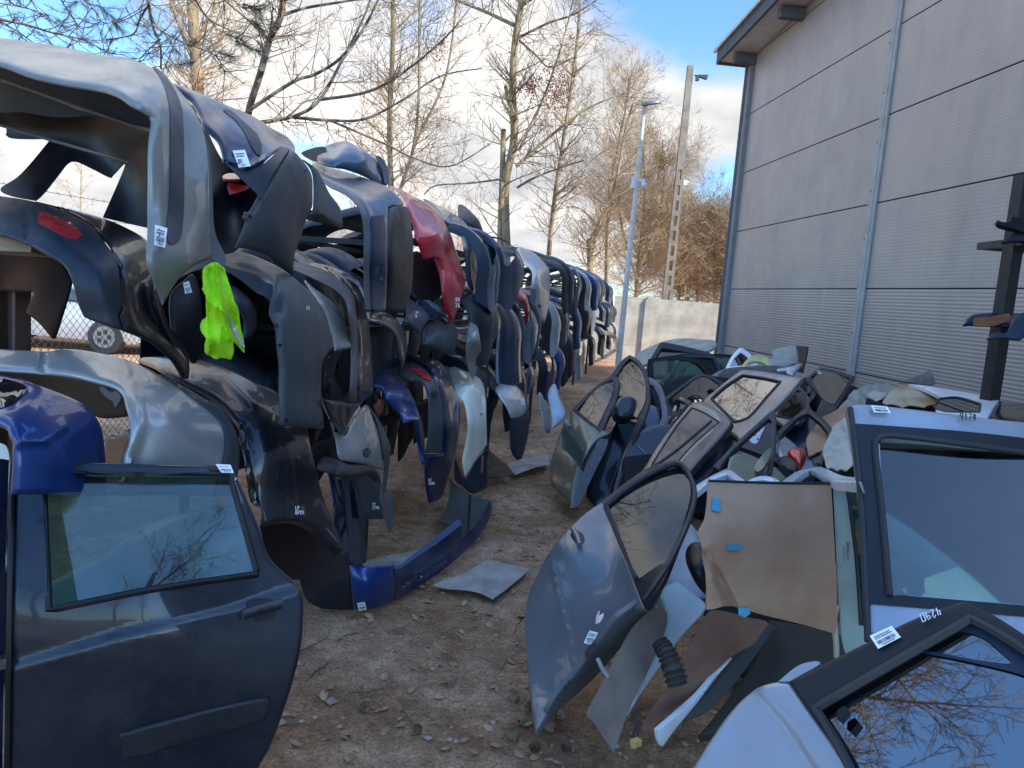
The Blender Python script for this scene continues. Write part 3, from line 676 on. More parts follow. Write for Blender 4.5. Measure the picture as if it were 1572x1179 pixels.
# ---- C grey-blue bumper lying on top
def exC(T,D): pass
traced('bumper_on_top','steel blue bumper lying loose on top of the racks against the sky','bumper',[
 ('bumper_skin',[(470,240),(476,233),(500,219),(518,213),(535,213),(559,226),(580.6,241),(593.6,260.6),(597,283,1),(572,271),(539.5,258),(507,250),(488,247)],[(470,240,4.2),(518,213,4.25),(535,213,4.2),(593,260,4.45),(596,282,4.2),(539,257,3.9),(488,247,3.9),(560,245,4.0),(520,232,3.95)],M_steel,dict(step=5,roll=.03)),
 ('dark_end',[(462,235),(472,230),(485,226),(498,225),(501,231),(496,240),(488,248,1),(472,243)],[(462,235,4.15),(500,227,4.05),(488,247,4.0)],P_black,dict(lift=.03)),
 ('edge_trim',[(578,240),(586,242),(595,258),(598,284,1),(590,281,1),(587,262)],[(578,240,4.3),(595,258,4.45),(598,284,4.3)],P_slate,dict(lift=.02))],None)
# ---- D navy
dD=Depth([(479,248,4.3),(518,258,4.1),(561,271,4.0),(598,286,3.95),(622,313,3.95),(638,388,3.95),(636,438,3.92),(620,478,3.8),(561,474,3.25),(559,421,3.25),(559,354,3.25),(551,320,3.28),(531,299,3.35),(485,268,3.6),(590,400,3.38),(575,330,3.38),(560,300,3.5),(612,400,3.58)],
  relief=[])
traced('navy_bumper','glossy navy bumper with a straight flat cut leg hanging left of the red bumper','bumper',[
 ('upper_skin',[(479,248),(518,258),(561,271),(598,286),(613,300),(622,313),(598,316,1),(597,400),(595,477,1),(570,476),(568,421),(568,354),(560,318),(539,296),(512,282),(485,268)],dD,M_navy,dict(step=5,roll=.012)),
 ('inner_lip',[(485,268,1),(512,283),(538,297),(559,318),(567,354),(567,421),(569,476,1),(561,474,1),(559,421),(559,354),(551,320),(531,299),(505,286)],dD,P_mid,dict(step=5)),
 ('lower_cover',[(599,316,1),(622,314),(634,340),(638,388),(636,438),(626,480,1),(596,478,1),(598,400)],dD,P_dark,dict(step=5,roll=.02))],GT)
# ---- E red
dE=Depth([(598,283,5.6),(654,308,5.4),(682,336,5.35),(702,383,5.3),(718,430,5.2),(697,499,4.9),(677,420,4.75),(649,388,4.6),(637,349,4.6),(623,308,4.75),(672,360,4.75),(695,430,4.85),(650,340,4.75)],
  relief=[('ridge',[(598,283),(630,296),(654,318)],2,-.03),('ridge',[(640,330),(655,345),(652,352)],3,-.03),('ridge',[(672,345),(690,390),(700,440)],8,.03)])
traced('red_bumper','red bumper with a pointed leg on the top rail','bumper',[
 ('bumper_skin',[(598,283),(613,287),(631,296),(654,308),(671,321),(682,336),(695,360.5),(702.5,383),(710,406),(718,430.5,1),(713,451),(702.5,483),(697,499,1),(693.6,489),(687,476),(682,451),(677,406),(674.5,397,1),(665,396),(654,398,1),(649,388.5),(644,374.5),(639,365.6),(637.6,349),(634,331),(623.6,308),(611,293)],dE,M_red,dict(step=5,roll=.02)),
 ('reflector_cap',[(666,396,1),(676,397,1),(680,440),(686,474,1),(681,462),(676,430)],[(666,396,4.85),(680,440,4.85),(686,474,4.9)],M_redlens,dict(thick=.02))],GT,
  lambda T,D: scribble(T,(699,457),D['bumper_skin'],text='84/76',s=5,w=.003))
traced('dark_bumper','dark grey bumper with a blue sheen hanging right behind the red one','bumper',[
 ('bumper_skin',[(650,303),(680,316),(700,327),(716.5,341),(728,360),(734,381),(735,410),(738,426),(729,447,1),(720,432),(718,400),(715,381),(710,358),(695,343),(683,335)],[(650,303,6.2),(716,341,5.9),(735,400,5.7),(729,447,5.4),(718,400,5.1),(683,335,5.4),(722,380,5.25)],M_gblue,dict(step=5,roll=.02))],GT)
traced('silver_leg_bumper','light grey bumper with a long narrow leg below the dark grey one','bumper',[
 ('bumper_skin',[(714,448),(724,451),(732,471),(734,499),(737,512),(740,548),(728,582,1),(719,559),(715,514),(721,495),(717,464)],[(714,448,5.3),(732,471,5.5),(740,548,5.4),(728,582,5.2),(715,514,5.1),(727,520,5.05)],M_silver,dict(step=5,roll=.012))],GM)
solo('bumper_offcut','black curved bumper offcut standing up on top of the racks','bumper',[(703,313,1),(710,312),(725,324),(738,339),(745,360,1),(722,346),(703,330,1)],[(703,313,6.6),(745,359,6.4),(703,330,6.2),(725,330,6.3)],P_dark,thick=.006,roll=.02,step=5)
# ---- middle rail
dM3=Depth([(345,380,3.0),(388,388,2.85),(431,406,2.78),(468,434,2.80),(503,484,2.86),(517,536,2.88),(502,600,2.80),(502,658,2.78),(436,654,2.36),(435,566,2.36),(420,470,2.38),(424,432,2.44),(388,413,2.6),(345,400,2.8),(465,560,2.48),(455,480,2.48),(470,640,2.50)],
  relief=[('ridge',[(350,392),(400,405),(430,425),(436,450),(428,480)],5,-.018),('ridge',[(455,440),(466,520),(466,654)],16,.014)])
traced('grey_bumper','large dull grey plastic bumper with a broad straight leg on the middle rail','bumper',[
 ('bumper_skin',[(345,379),(388,387),(431,406),(468,434),(488,454),(503,484),(514,514),(517,536,1),(509,542),(501,555),(498,571),(498,605),(502,659,1),(470,658),(436,654,1),(435,590),(435,566),(431,534),(427,501),(418,480),(420.6,462),(426,447),(424,432),(410,420),(388,413),(345,401)],dM3,P_grey,dict(step=6,roll=.02)),
 ],GM,lambda T,D: (dots(T,D['bumper_skin'],[(425,500),(430,530),(505,548),(500,575),(440,645),(494,650)]),scribble(T,(470,470),D['bumper_skin'],text='31',s=4,w=.0012)))
solo('silver_wing_piece','silver plastic corner piece sticking out behind the broad grey leg','trim piece',[(470,428),(483,440),(509,459),(527,484),(540,519),(542,532,1),(530,535),(518,537,1),(510,500),(498,470),(484,450)],[(470,430,3.1),(509,460,3.2),(542,532,3.15),(518,537,3.0),(495,465,3.0)],M_silver,thick=.005,roll=.012,step=6,group=None)
dMD=Depth([(457,402,3.5),(529,434,3.3),(549,480,3.3),(551,545,3.3),(549,618,3.3),(540,605,3.05),(538,480,3.05),(507,437,3.15),(457,413,3.3),(575,560,3.62),(532,669,3.15),(565,500,3.55)])
traced('black_bumper','black bumper with a grey inner rim and pointed leg end over the silver one','bumper',[
 ('inner_rim',[(440,397),(457,401),(496,412),(529,433),(544,454),(549,480),(551,545),(549,618,1),(539.5,618,1),(542,545),(538,480),(529,455),(507,437),(457,414),(440,408)],dMD,P_mid,dict(step=5,roll=.008)),
 ('bumper_skin',[(498,405),(530,422),(545,443),(553,454),(568,490),(574,555),(575,603),(560,618),(544,640),(532,669,1),(524,660),(510,640),(500,614,1),(540,619,1),(550,619,1),(552,545),(550,480),(544,453),(529,432)],dMD,M_black,dict(step=5,roll=.015))],GM)
solo('steel_blue_rim','thin steel blue bumper edge curving above the black bumper','trim piece',[(470,402),(510,408),(545,425),(562,450),(568,475),(560,466),(548,440),(520,424),(480,412)],[(470,405,3.9),(545,425,3.8),(568,475,3.7),(520,424,3.6)],M_gblue,thick=.005,roll=.008,step=6)
dV=Depth([(496,609,3.25),(532,669,3.2),(563,620,3.55),(585,650,3.7),(600,689,3.75),(596,724,3.7),(587,759,3.55),(563,713,3.3),(522,700,3.1),(509,644,3.08),(560,670,3.36),(545,690,3.2)])
def emblem(T,D,c,r,mat,lift=.004,name='emblem'):
    mb=MB(); n=20
    ringp=[(c[0]+r*.82*math.cos(2*math.pi*k/n),c[1]+r*math.sin(2*math.pi*k/n)) for k in range(n+1)]
    w=0.0028
    mb.tube([Vector(q) for q in pts3(ringp,D,lift)],w,n=5,cap=False)
    for st in ([(-.35,-.85),(0,.0),(.35,-.85)],[(-.75,-.4),(-.35,.8),(0,.05),(.35,.8),(.75,-.4)]):
        mb.tube([Vector(q) for q in pts3([(c[0]+u*r*.8,c[1]+v*r) for u,v in st],D,lift)],w*.8,n=4)
    mb.build(name,mat,T)
traced('silver_bumper','silver bumper with a round pressed emblem hanging on the lowest rail','bumper',[
 ('bumper_skin',[(496,608),(509,629),(520,650),(532,669),(544,645),(563,620),(574,640),(583,668),(588,700),(590,722,1),(580,719),(563,713),(531,707),(522,701),(518,676),(509,644),(498,622)],dV,M_silver,dict(step=5,roll=.010)),
 ('dark_edge',[(563,619,1),(572,631),(585,650),(598,680),(600,690),(596,724),(592,754),(587,759,1),(590,722,1),(589,700),(584,668),(575,640)],dV,P_grey,dict(step=5)),
 ('arch_flare',[(494,698),(505,697),(520,702),(539,710),(563,712),(581,719),(589,737),(587,759,1),(583,738),(572,729),(558,731),(540,733),(518,724),(498,717),(487,712)],[(490,705,3.0),(520,702,3.02),(563,712,3.22),(589,737,3.4),(540,733,2.95),(518,722,2.9)],P_dark,dict(step=5,roll=.02,thick=.01)),
 ],GB,lambda T,D: (emblem(T,D['bumper_skin'],(563,695),6.5,P_dark),dots(T,D['bumper_skin'],[(508,645),(516,661),(517,700)],.008)))
traced('slate_bumper','slate blue bumper with a flat bottom and white pen marks below the silver emblem bumper','bumper',[
 ('bumper_skin',[(540,728,1),(572,727,1),(581,754),(591,797,1),(570,796),(554,794,1),(546,750)],[(546,730,3.55),(572,728,3.75),(591,797,3.8),(554,794,3.45)],P_slate,dict(step=6,roll=.01)),
 ('end_flap',[(570,727,1),(590,745),(606,764),(605,790),(604,815,1),(600,818,1),(592,790),(582,757)],[(570,727,3.9),(606,764,4.15),(602,816,3.95),(585,757,3.8)],P_mid,dict(step=6,roll=.01))],GB,
  lambda T,D: scribble(T,(572,772),D['bumper_skin'],text='22/5799',s=3.2,w=.0016))
traced('upright_bumper','dark navy bumper standing on end in the dirt behind the blue ground bumper','bumper',[
 ('bumper_skin',[(505,715,1),(530,725),(546,733),(551,770),(556,804),(562,835),(565,856),(551,868,1),(536,866),(520,850),(517,800),(512,750)],[(505,715,3.35),(546,733,3.7),(565,856,3.75),(551,867,3.6),(520,850,3.4),(535,790,3.42)],M_navy,dict(step=5,roll=.015)),
 ('pale_strip',[(527,730,1),(535,732,1),(541,800),(549,862,1),(541,862,1),(533,800)],[(527,730,3.38),(535,732,3.42),(549,862,3.46)],P_grey,dict(step=6,thick=.012))],None)
traced('pink_part','rounded salmon pink plastic part wedged between the silver and blue bumpers','car part',[
 ('shell',[(576,595),(585.5,601),(594,614),(595,622),(588,640),(580,629),(574,610)],[(576,595,4.3),(595,620,4.3),(588,640,4.2),(574,610,4.1),(584,615,4.0)],paint('salmon',(.55,.2,.17),metal=0),dict(step=4,roll=.03))])
dBl=Depth([(575,563,4.7),(608,579,4.55),(635,605,4.5),(652,654,4.5),(658,705,4.45),(641,644,4.05),(620,645,3.95),(602,619,3.95),(585,593,4.0),(618,605,4.1),(630,630,4.15)])
traced('blue_bumper','bright blue bumper curving down left of the cream coloured one','bumper',[
 ('bumper_skin',[(570,562),(592,568),(608,578),(624,590),(635,605),(641,619),(648,639),(652,655),(655,684),(659,703),(660,716,1),(651,710),(647,690),(643,665),(641,645,1),(631,644),(620,647,1),(616,633),(602,619),(585.5,593),(570,588)],dBl,M_blue,dict(step=5,roll=.02))],GB)
dN=Depth([(627,540,5.3),(672,551,5.1),(701,593,5.0),(709,642,5.0),(704,696,4.9),(662,771,4.5),(680,700,4.5),(655,696,4.35),(660,629,4.35),(641,582,4.45),(613,574,4.6),(680,621,4.52),(671,586,4.55),(640,565,4.7),(695,650,4.65)])
def exN(T,D):
    d=D['lower_cover']
    sheet('red_reflector',[(630,565),(635,561),(654,573),(663,582),(658,583.5),(641.5,574.5)],d,M_redlens,T,thick=.012,lift=.02,step=4)
    emblem(T,d,(667,605.5),5.5,P_dark); scribble(T,(658,735),D['upper_skin'],text='87/3204',s=3.0,w=.002)
traced('navy_bumper','navy bumper with a narrow red reflector and grey lower strip on the lowest rail','bumper',[
 ('lower_cover',[(610,560,1),(626,553),(649,562),(664,579),(671,586),(677,604),(680,621),(681,660),(680,697,1),(655,696,1),(657,682),(659,667),(660,629),(657,604),(653,591),(641,582),(631,583),(621,581),(610,574,1)],dN,P_grey,dict(step=5,roll=.012)),
 ('upper_skin',[(610,540),(627,540),(649,544),(672,551),(685,563),(695,578),(701,593),(707.6,616),(709.5,642),(707,670),(704,696),(694,724),(690,738),(680,765),(662,773,1),(656,740),(655,698,1),(681,698,1),(682,660),(681,621),(678,604),(672,585),(665,578),(650,561),(627,552),(610,558,1)],dN,M_navy,dict(step=5,roll=.02))],GB,exN)
traced('cream_bumper','cream coloured bumper with a pointed lower end on the lowest rail','bumper',[
 ('bumper_skin',[(690,560),(702,562),(728,573),(742,585),(748,609),(749,640),(750,683,1),(735,703),(717.6,732,1),(714,718),(713,706),(718,680),(721,654),(716,619.5),(705.5,609),(690,600)],[(690,562,5.8),(728,573,5.7),(748,609,5.7),(750,683,5.6),(717,731,5.2),(721,654,5.05),(705,609,5.05),(690,600,5.2),(736,640,5.25),(725,590,5.3)],M_cream,dict(step=5,roll=.02))],GB,
 lambda T,D: scribble(T,(737,634),D['bumper_skin'],mat=M_ink,text='24',s=3.2,w=.0018))
traced('slate_bumper','dark slate bumper with a narrow slot hanging behind the cream one','bumper',[
 ('bumper_skin',[(700,700,1),(716,733),(733,706),(749,690,1),(750,748,1),(728,758),(712,745),(700,735)],[(700,700,5.6),(749,690,5.9),(750,748,5.9),(712,745,5.5)],P_slate,dict(step=5,roll=.015,holes=[[(740,702),(743,700),(742,724),(738,726)]]))],GB)
# ---- lowest rail, near
dS=Depth([(-100,528,2.55),(0,533,2.5),(104,533,2.42),(195,549,2.40),(270,582,2.42),(340,623,2.46),(372,690,2.42),(365,740,2.36),(0,565,2.32),(91,572,2.26),(182,595,2.16),(198,651,2.02),(188,707,2.0),(260,640,2.10),(300,690,2.16),(170,565,2.28),(225,620,2.10),(240,735,2.04)],
  relief=[('step',[(205,700),(224,650),(219,615),(206,584)],7,-.028),('ridge',[(70,536),(66,566)],5,-.02),('ridge',[(206,586),(250,592),(280,600)],4,.014),('step',[(115,545),(150,552),(195,562),(275,596)],5,.012)])
traced('silver_bumper','silver bumper with a wide open grille gap on the lowest rail at the left','bumper',[
 ('bumper_skin',[(-100,528,1),(0,533),(69,536),(104,533),(143,537),(195,549),(216,557),(262,583),(300,612),(330,636),(345,656),(348,683),(343,714),(330,760,1),(188,760,1),(188,707),(195,684),(198,651),(192,621),(182,595),(138,581),(91,572),(0,565),(-100,560,1)],dS,M_silver2,dict(step=5,roll=.012)),
 ('dark_lip',[(218,556,1),(270,581),(314,607),(340,622),(358,646),(369,668),(372,698),(369,728),(360,760,1),(331,760,1),(344,714),(349,683),(346,655),(331,635),(301,611),(263,582)],dS,P_grey,dict(step=6,roll=.015)),
 ('bracket',[(152,596),(158,593),(170,603),(178,600),(186,610),(180,622),(176,625),(173,616),(165,612),(156,603)],[(152,596,2.22),(186,610,2.16),(176,625,2.18)],P_mid,dict(thick=.012))],GB)
dS4=Depth([(-100,555,2.2),(0,570,2.14),(104,602,2.1),(156,643,2.1),(168,703,2.08),(170,760,2.06),(19,705,1.78),(19,760,1.78),(11,660,1.80),(-100,640,1.9),(90,680,1.88),(60,610,1.98)],
  relief=[('ridge',[(30,678),(70,675),(96,655)],7,.014),('ridge',[(-20,582),(35,590),(42,600),(20,620),(-20,628)],6,-.022)])
traced('blue_bumper','deep blue bumper at the left edge behind the dark blue door','bumper',[
 ('bumper_skin',[(-100,555,1),(0,570),(43,580),(104,602),(138,621),(156,643),(164,667),(168,703),(170,760,1),(19,760,1),(19,705),(16,673),(11,661),(0,649),(-100,620,1)],dS4,M_blue,dict(step=5,roll=.02)),
 ('fog_lamp_recess',[(-60,574),(0,580),(34,589),(42,597),(30,610),(12,622),(0,626),(-60,630)],dS4,glass('lamp',(0.55,.6,.65),dust=.15),dict(step=8,lift=.01,thick=.003))],GB)
dK=Depth([(225,545,3.0),(300,548,2.85),(395,585,2.75),(470,640,2.85),(500,760,2.9),(530,840,2.9),(240,565,2.7),(330,615,2.58),(372,668,2.5),(375,760,2.45),(400,840,2.42),(440,700,2.55),(450,800,2.55),(420,640,2.6)],
  relief=[('ridge',[(372,650),(384,720),(398,790)],2,-.012),('ridge',[(425,629),(436,700),(451,800)],1.6,-.012),('ridge',[(290,560),(350,580),(390,620)],8,.02)])
traced('black_bumper','huge glossy black bumper reaching from the lowest rail down to a wheel arch cut','bumper',[
 ('bumper_skin',[(210,548),(240,543),(300,547),(350,561),(395,584),(430,600),(470,640),(485,700),(500,760),(516,800),(533,848),(520,852,1),(505,836),(483,815),(455,803),(430,803),(405,808,1),(396,780),(384,740),(375,700),(372,668),(355,640),(330,613),(290,588),(240,563)],dK,M_black,dict(step=6,roll=.02)),
 ('arch_liner',[(400,806,1),(430,802),(455,802),(483,814),(505,835),(535,865,1),(530,890,1),(400,890,1)],[(400,806,2.75),(535,865,3.1),(400,890,2.75),(470,815,3.0)],surf('liner_felt',(0.03,0.022,0.02),rough=.8,nscale=12),dict(step=8))],GB,
 lambda T,D: scribble(T,(454,777),D['bumper_skin'],text='LP/0723',s=4.0,w=.0016))
solo('door_pillar_trim','grey black door frame rim standing against the black bumper','trim piece',[(385,600,1),(420,625),(422,640),(408,632),(393,625)],[(385,600,2.7),(422,640,2.7),(393,625,2.6)],P_dark,thick=.01)

# black panels behind the vest and between the tiers
traced('black_bumper','dull black bumper side hanging behind the green vest with a small label','bumper',[
 ('bumper_skin',[(262,452),(285,428),(296,420),(306,440),(312,480),(314,530),(300,560),(285,540),(270,515),(263,500)],[(262,452,2.5),(306,440,2.55),(300,560,2.6),(270,515,2.45)],P_dark,dict(step=6,roll=.01))],GM,
 lambda T,D: label_on(T,[(281,434),(290,431),(295,449),(284,451)],D['bumper_skin'],rows=1))
solo('black_flange','narrow black flange running from the silver tip to the dark tail','trim piece',[(240,430),(252,470),(262,500),(280,530),(292,556),(288,560),(262,520),(246,490),(236,455)],[(240,430,2.35),(292,556,2.5),(246,490,2.3)],M_black,thick=.006,roll=.006,step=6)
solo('grey_hanging_trim','curled grey plastic trim hanging behind the vest in front of the parked cars','trim piece',[(352,434),(368,440),(385,455),(396,475),(397,500),(390,518),(378,520),(381,500),(376,480),(366,465),(352,455)],[(352,440,3.4),(396,475,3.5),(390,518,3.4),(366,465,3.3)],P_grey,thick=.006,roll=.02,step=6)
# ---- hi-vis vest
M_vest=surf('vest_fabric',(0.32,0.68,0.0),col2=(0.20,0.48,0.0),rough=.75,nscale=10,bump=.25,bscale=300)
dVst=Depth([(316,410,1.95),(333,402,1.98),(345,420,2.0),(376,530,2.05),(305,500,1.98),(315,548,2.0),(355,553,2.0),(335,470,1.93),(345,500,1.98),(325,520,1.93),(360,480,2.0)],
  relief=[('ridge',[(333,405),(336,440),(344,490),(352,520)],3,.02),('ridge',[(322,415),(328,450),(322,480),(330,545)],4,-.016),('ridge',[(312,440),(318,462),(332,472),(345,480)],2.5,.014),('ridge',[(340,415),(352,455),(362,500)],3,-.014),('ridge',[(310,500),(322,530),(318,545)],3,.012),('ridge',[(340,500),(338,530),(345,550)],3,.01)])
def exVest(T,D):
    sheet('reflective_band',[(350,486,1),(355,491),(374,526),(376,533,1),(370,530),(358,508)],D['fabric'],surf('reflective_tape',(0.55,0.58,0.60),rough=.3,metal=.5),T,thick=.001,lift=.004,step=5)
traced('safety_vest','crumpled fluorescent yellow green safety vest hanging from the silver bumper tip','vest',[
 ('fabric',[(312,414),(320,407),(328,401),(336,402),(343,412),(351,430),(357,446),(362,462),(368,475),(371,500),(376,522),(377,541,1),(370,533),(360,524),(361,540),(356,553,1),(338,551),(322,548),(314,544),(312,530),(314,520),(308,512),(305,502),(308,492),(316,486),(314,468),(314,450),(311,432)],dVst,M_vest,dict(step=3.5,thick=.003,roll=.006))],None,exVest)

# ---- blue bumper on the ground
g1=gd(544,938); 
dGB=Depth([(466,905,3.85),(510,936,3.8),(544,938,3.80),(603,923,3.95),(645,898,4.12),(693,864,4.40),(735,822,4.85),(752,790,5.2),(465,812,3.75),(505,852,3.72),(535,866,3.70),(603,868,3.86),(660,842,4.18),(707,806,4.6),(570,900,3.70),(752,770,5.1)],
  relief=[('ridge',[(612,900),(658,875),(700,845),(712,826)],2,-.03)])
M_gblu=paint('ground_blue',(0.004,0.032,0.18),dirt=.9); 
traced('ground_bumper','scuffed blue bumper with black plastic ends lying on the dirt in front of the racks','bumper',[
 ('blue_corner',[(536,866,1),(554,869),(585,868),(603,868,1),(606,895),(604,922,1),(585,932),(568,937),(545,938,1),(538,900)],dGB,M_gblu,dict(step=5,roll=.01,thick=.006)),
 ('blue_face',[(604,868,1),(613,874),(660,842),(707,806,1),(710,827,1),(735,800),(752,771,1),(752,790),(735,823),(693,865),(645,899),(605,922,1),(607,895)],dGB,paint('scuffed_blue',(.008,.02,.075),dirt=1.6,dirtcol=(.12,.12,.12)),dict(step=5,thick=.006)),
 ('black_end',[(440,800),(465,812),(483,830),(505,852),(534,866,1),(537,900),(543,938,1),(510,937),(485,932),(466,915),(455,870)],dGB,P_dark,dict(step=6,roll=.01,thick=.006)),
 ('upper_shelf',[(604,866,1),(613,868),(640,846),(680,815),(704,797),(708,806,1),(660,843),(613,875)],[(604,866,3.95),(704,797,4.8),(660,843,4.3)],plastic('dusty_blue',(.05,.09,.18),dirt=.5),dict(step=6,thick=.02)),
 ('right_end',[(690,732,1),(700,744),(721,758),(740,765),(755,767,1),(752,790),(735,821),(721,836,1),(709,825),(705,808),(690,803),(672,799,1),(680,790),(687,775),(690,755)],[(690,732,5.5),(755,767,5.3),(721,836,4.9),(672,799,5.1),(721,758,5.45),(722,800,5.25)],plastic('dusty_black',(.075,.07,.062),dirt=.6,rough=.7),dict(step=5,thick=.006,roll=.01)),
 ('end_seam',[(720,759,1),(723,759,1),(721,800),(719,825,1),(716,822,1),(718,800)],[(720,759,5.38),(723,759,5.38),(719,825,4.95)],P_black,dict(lift=.01))],None,
 lambda T,D: label_on(T,[(548,926),(560,924),(563,936),(551,938)],D['blue_corner'],rows=1))

# ---- front left door
dFD=Depth([(20,712,1.93),(352,722,2.02),(465,920,1.98),(430,1100,1.93),(400,1250,1.96),(8,1250,1.76),(8,900,1.74),(230,900,1.79),(230,1100,1.80),(8,1080,1.74),(60,712,1.93),(390,860,1.96)],
  relief=[('step',[(10,1024),(180,975),(350,935),(470,900)],4,.012)])
M_door1=paint('dark_blue_door',(0.001,0.007,0.018),dirt=.6,metal=.1,dirtcol=(.07,.065,.055))
def exFD(T,D):
    d=D['outer_skin']
    h=sheet('handle_recess',[(378,924),(398,918),(420,921),(428,933),(420,948),(398,955),(386,948)],d,P_black,T,thick=.004,lift=.003,step=6)
    hd=strip('door_handle',[(372,944),(395,936),(420,929),(432,927)],d,.026,M_door1,T,lift=.03,n=10)
    mb=MB()
    st=sheet('side_moulding',[(182,1128,1),(260,1106),(340,1085),(405,1072),(416,1078),(410,1100),(395,1112),(320,1132),(240,1156),(185,1170,1)],d,P_dark,T,thick=.008,lift=.010,step=8,roll=.008)
    sheet('window_glass',[(64,722,1),(352,726,1),(378,820),(394,880,1),(230,902),(74,936,1)],Depth([(64,722,1.965),(352,726,2.03),(74,936,1.82),(394,880,1.99)]),glass('front_door',(0.36,.52,.50),dust=.16,ior=1.75),T,thick=.004,step=14)
    fr=[(64,722),(74,936),(232,904),(394,880),(380,826),(352,727)]
    mbs=strip('window_seal',[(66,724,1),(352,727,1),(380,826),(395,881,1),(232,905),(75,937,1),(66,724,1)],d,.016,P_black,T,lift=.004,n=8)
    strip('roof_seal',[(30,713,1),(352,721,1)],d,.020,P_dark,T,lift=.004,n=8)
    strip('pillar_seal',[(20,714,1),(16,900),(10,1250,1)],d,.014,P_black,T,lift=.004,n=8)
    label_on(T,[(331,712.5),(354,713.5),(359,726),(340,725.5)],d,lift=.020,rows=1)
    scribble(T,(362,733),d,text='8/30',s=4.2,w=.0012,ang=.7)
traced('car_door','dark blue rear car door with a large window leaning at the left front','car door',[
 ('outer_skin',[(22,705,1),(352,713,1),(366,735),(395,800),(412,850),(430,872),(455,895),(466,920),(466,960),(462,1000),(450,1050),(434,1100),(415,1150),(395,1190),(370,1290,1),(5,1290,1),(12,1000),(18,850)],dFD,M_door1,dict(step=7,thick=.035,roll=.012,holes=[[(64,722,1),(352,726,1),(380,824),(394,880,1),(232,904),(74,936,1)]]))],
 None,exFD)
solo('door_edge','inner edge of another dark blue door behind the front left one','car door',[(-30,700,1),(14,706,1),(8,900),(2,1290,1),(-30,1290,1)],[(-30,700,1.9),(14,706,1.98),(2,1290,1.72)],M_navy,thick=.03,step=12)
solo('white_body_piece','white painted body piece at the left edge beside the blue bumper','body panel',[(-40,690,1),(0,680),(14,700),(12,760),(8,820),(6,880),(-40,900,1)],[(-40,690,2.1),(14,700,2.1),(6,880,2.0)],M_cream,thick=.01,step=10)

traced('dark_bumper','black bumper with a narrow blade like end hanging under the flat cut navy leg','bumper',[
 ('bumper_skin',[(560,478),(580,477),(600,481),(615,495),(625,515),(626,545),(619,568,1),(614,545),(611,520),(600,504),(580,494),(562,490)],[(560,478,3.9),(600,481,4.2),(626,520,4.3),(619,568,4.1),(611,520,4.05),(580,494,3.8)],M_black,dict(step=5,roll=.012))],GM)
traced('slate_bumper','small slate bumper corner with pen marks between the navy and red bumpers','bumper',[
 ('bumper_skin',[(620,452),(630,457),(645,468),(661,485,1),(652,500),(646,512,1),(636,503),(626,488)],[(620,452,4.7),(661,485,4.6),(646,512,4.4),(626,488,4.35)],P_slate,dict(step=5,roll=.01))],GM,
 lambda T,D: scribble(T,(638,478),D['bumper_skin'],text='71/4',s=3.2,w=.002))
traced('navy_bumper','navy bumper with a wide grey lower leg directly under the red bumper tip','bumper',[
 ('bumper_skin',[(640,461),(657,456),(671,467),(683,480),(693,492,1),(687,496,1),(674,489),(657,492),(649,508,1),(644,490)],[(640,461,4.9),(671,467,5.1),(693,492,5.0),(649,508,4.6)],M_navy,dict(step=5,roll=.015)),
 ('lower_leg',[(657,491),(674,489),(687,497,1),(700,494),(706,508),(706,527),(698,548,1),(687,541),(672,536),(649,527,1),(648,508)],[(657,491,4.9),(706,508,5.2),(698,548,5.0),(649,527,4.6),(675,510,4.75)],P_grey,dict(step=5,roll=.03))],GM)
traced('grille_bumper','dark plastic bumper inside seen through the gap of the red bumper','bumper',[
 ('hollow_skin',[(636,385),(660,392),(676,398),(682,440),(676,456),(655,460),(636,455),(630,420)],[(636,385,5.2),(682,440,5.3),(636,455,5.0)],plastic('brown_black',(.03,.022,.025)),dict(step=6,roll=.02))],GT)
for i,(pts,da,mt,lb) in enumerate([
 ([(828,604),(834,606),(845,640),(846,664,1),(838,660),(832,635)],(6.9,6.7),M_silver,'narrow silver bumper leg standing at the foot of the racks'),
 ([(841,603),(852,588),(860,610),(870,634),(860,650),(848,655,1),(845,630)],(7.2,7.0),M_silver2,'silver and black striped bumper leg beside the blue bumper at the foot of the racks'),
 ([(925,508),(943,514),(948,528),(945,550),(940,567,1),(943,540),(940,520),(923,515)],(17.5,17.2),M_white,'white bumper at the far end of the racks before the lamp post')]):
    D=[(pts[0][0],pts[0][1],da[0]),(pts[2][0],pts[2][1],da[0]),(pts[-2][0],pts[-2][1],da[1])]
    tag(sheet('bumper',pts,D,mt,None,step=5,roll=.015,thick=.006),lb,'bumper',GB)
traced('silver_corner_bumper','slate bumper with a silver corner and small sticker low on the racks','bumper',[
 ('bumper_skin',[(735,558),(765,573),(779,578),(799,594),(809,609),(813,626),(814,662),(804,703,1),(797,706),(787,689),(786,642,1),(778,623),(761,600),(740,583)],[(735,558,6.6),(799,594,6.3),(814,662,6.2),(804,703,6.0),(787,689,5.7),(761,600,5.75),(800,640,5.85)],P_slate,dict(step=5,roll=.02)),
 ('silver_corner',[(765,590),(774,580),(786,585),(801,601),(808,619),(807,634),(796,641),(786,642,1),(778,623),(761,599)],'bumper_skin',M_silver2,dict(step=5,lift=.02,roll=.01))],GB,
 lambda T,D: label_on(T,[(799,613),(804,611),(806,620),(801,622)],D['bumper_skin'],lift=.03,rows=1))
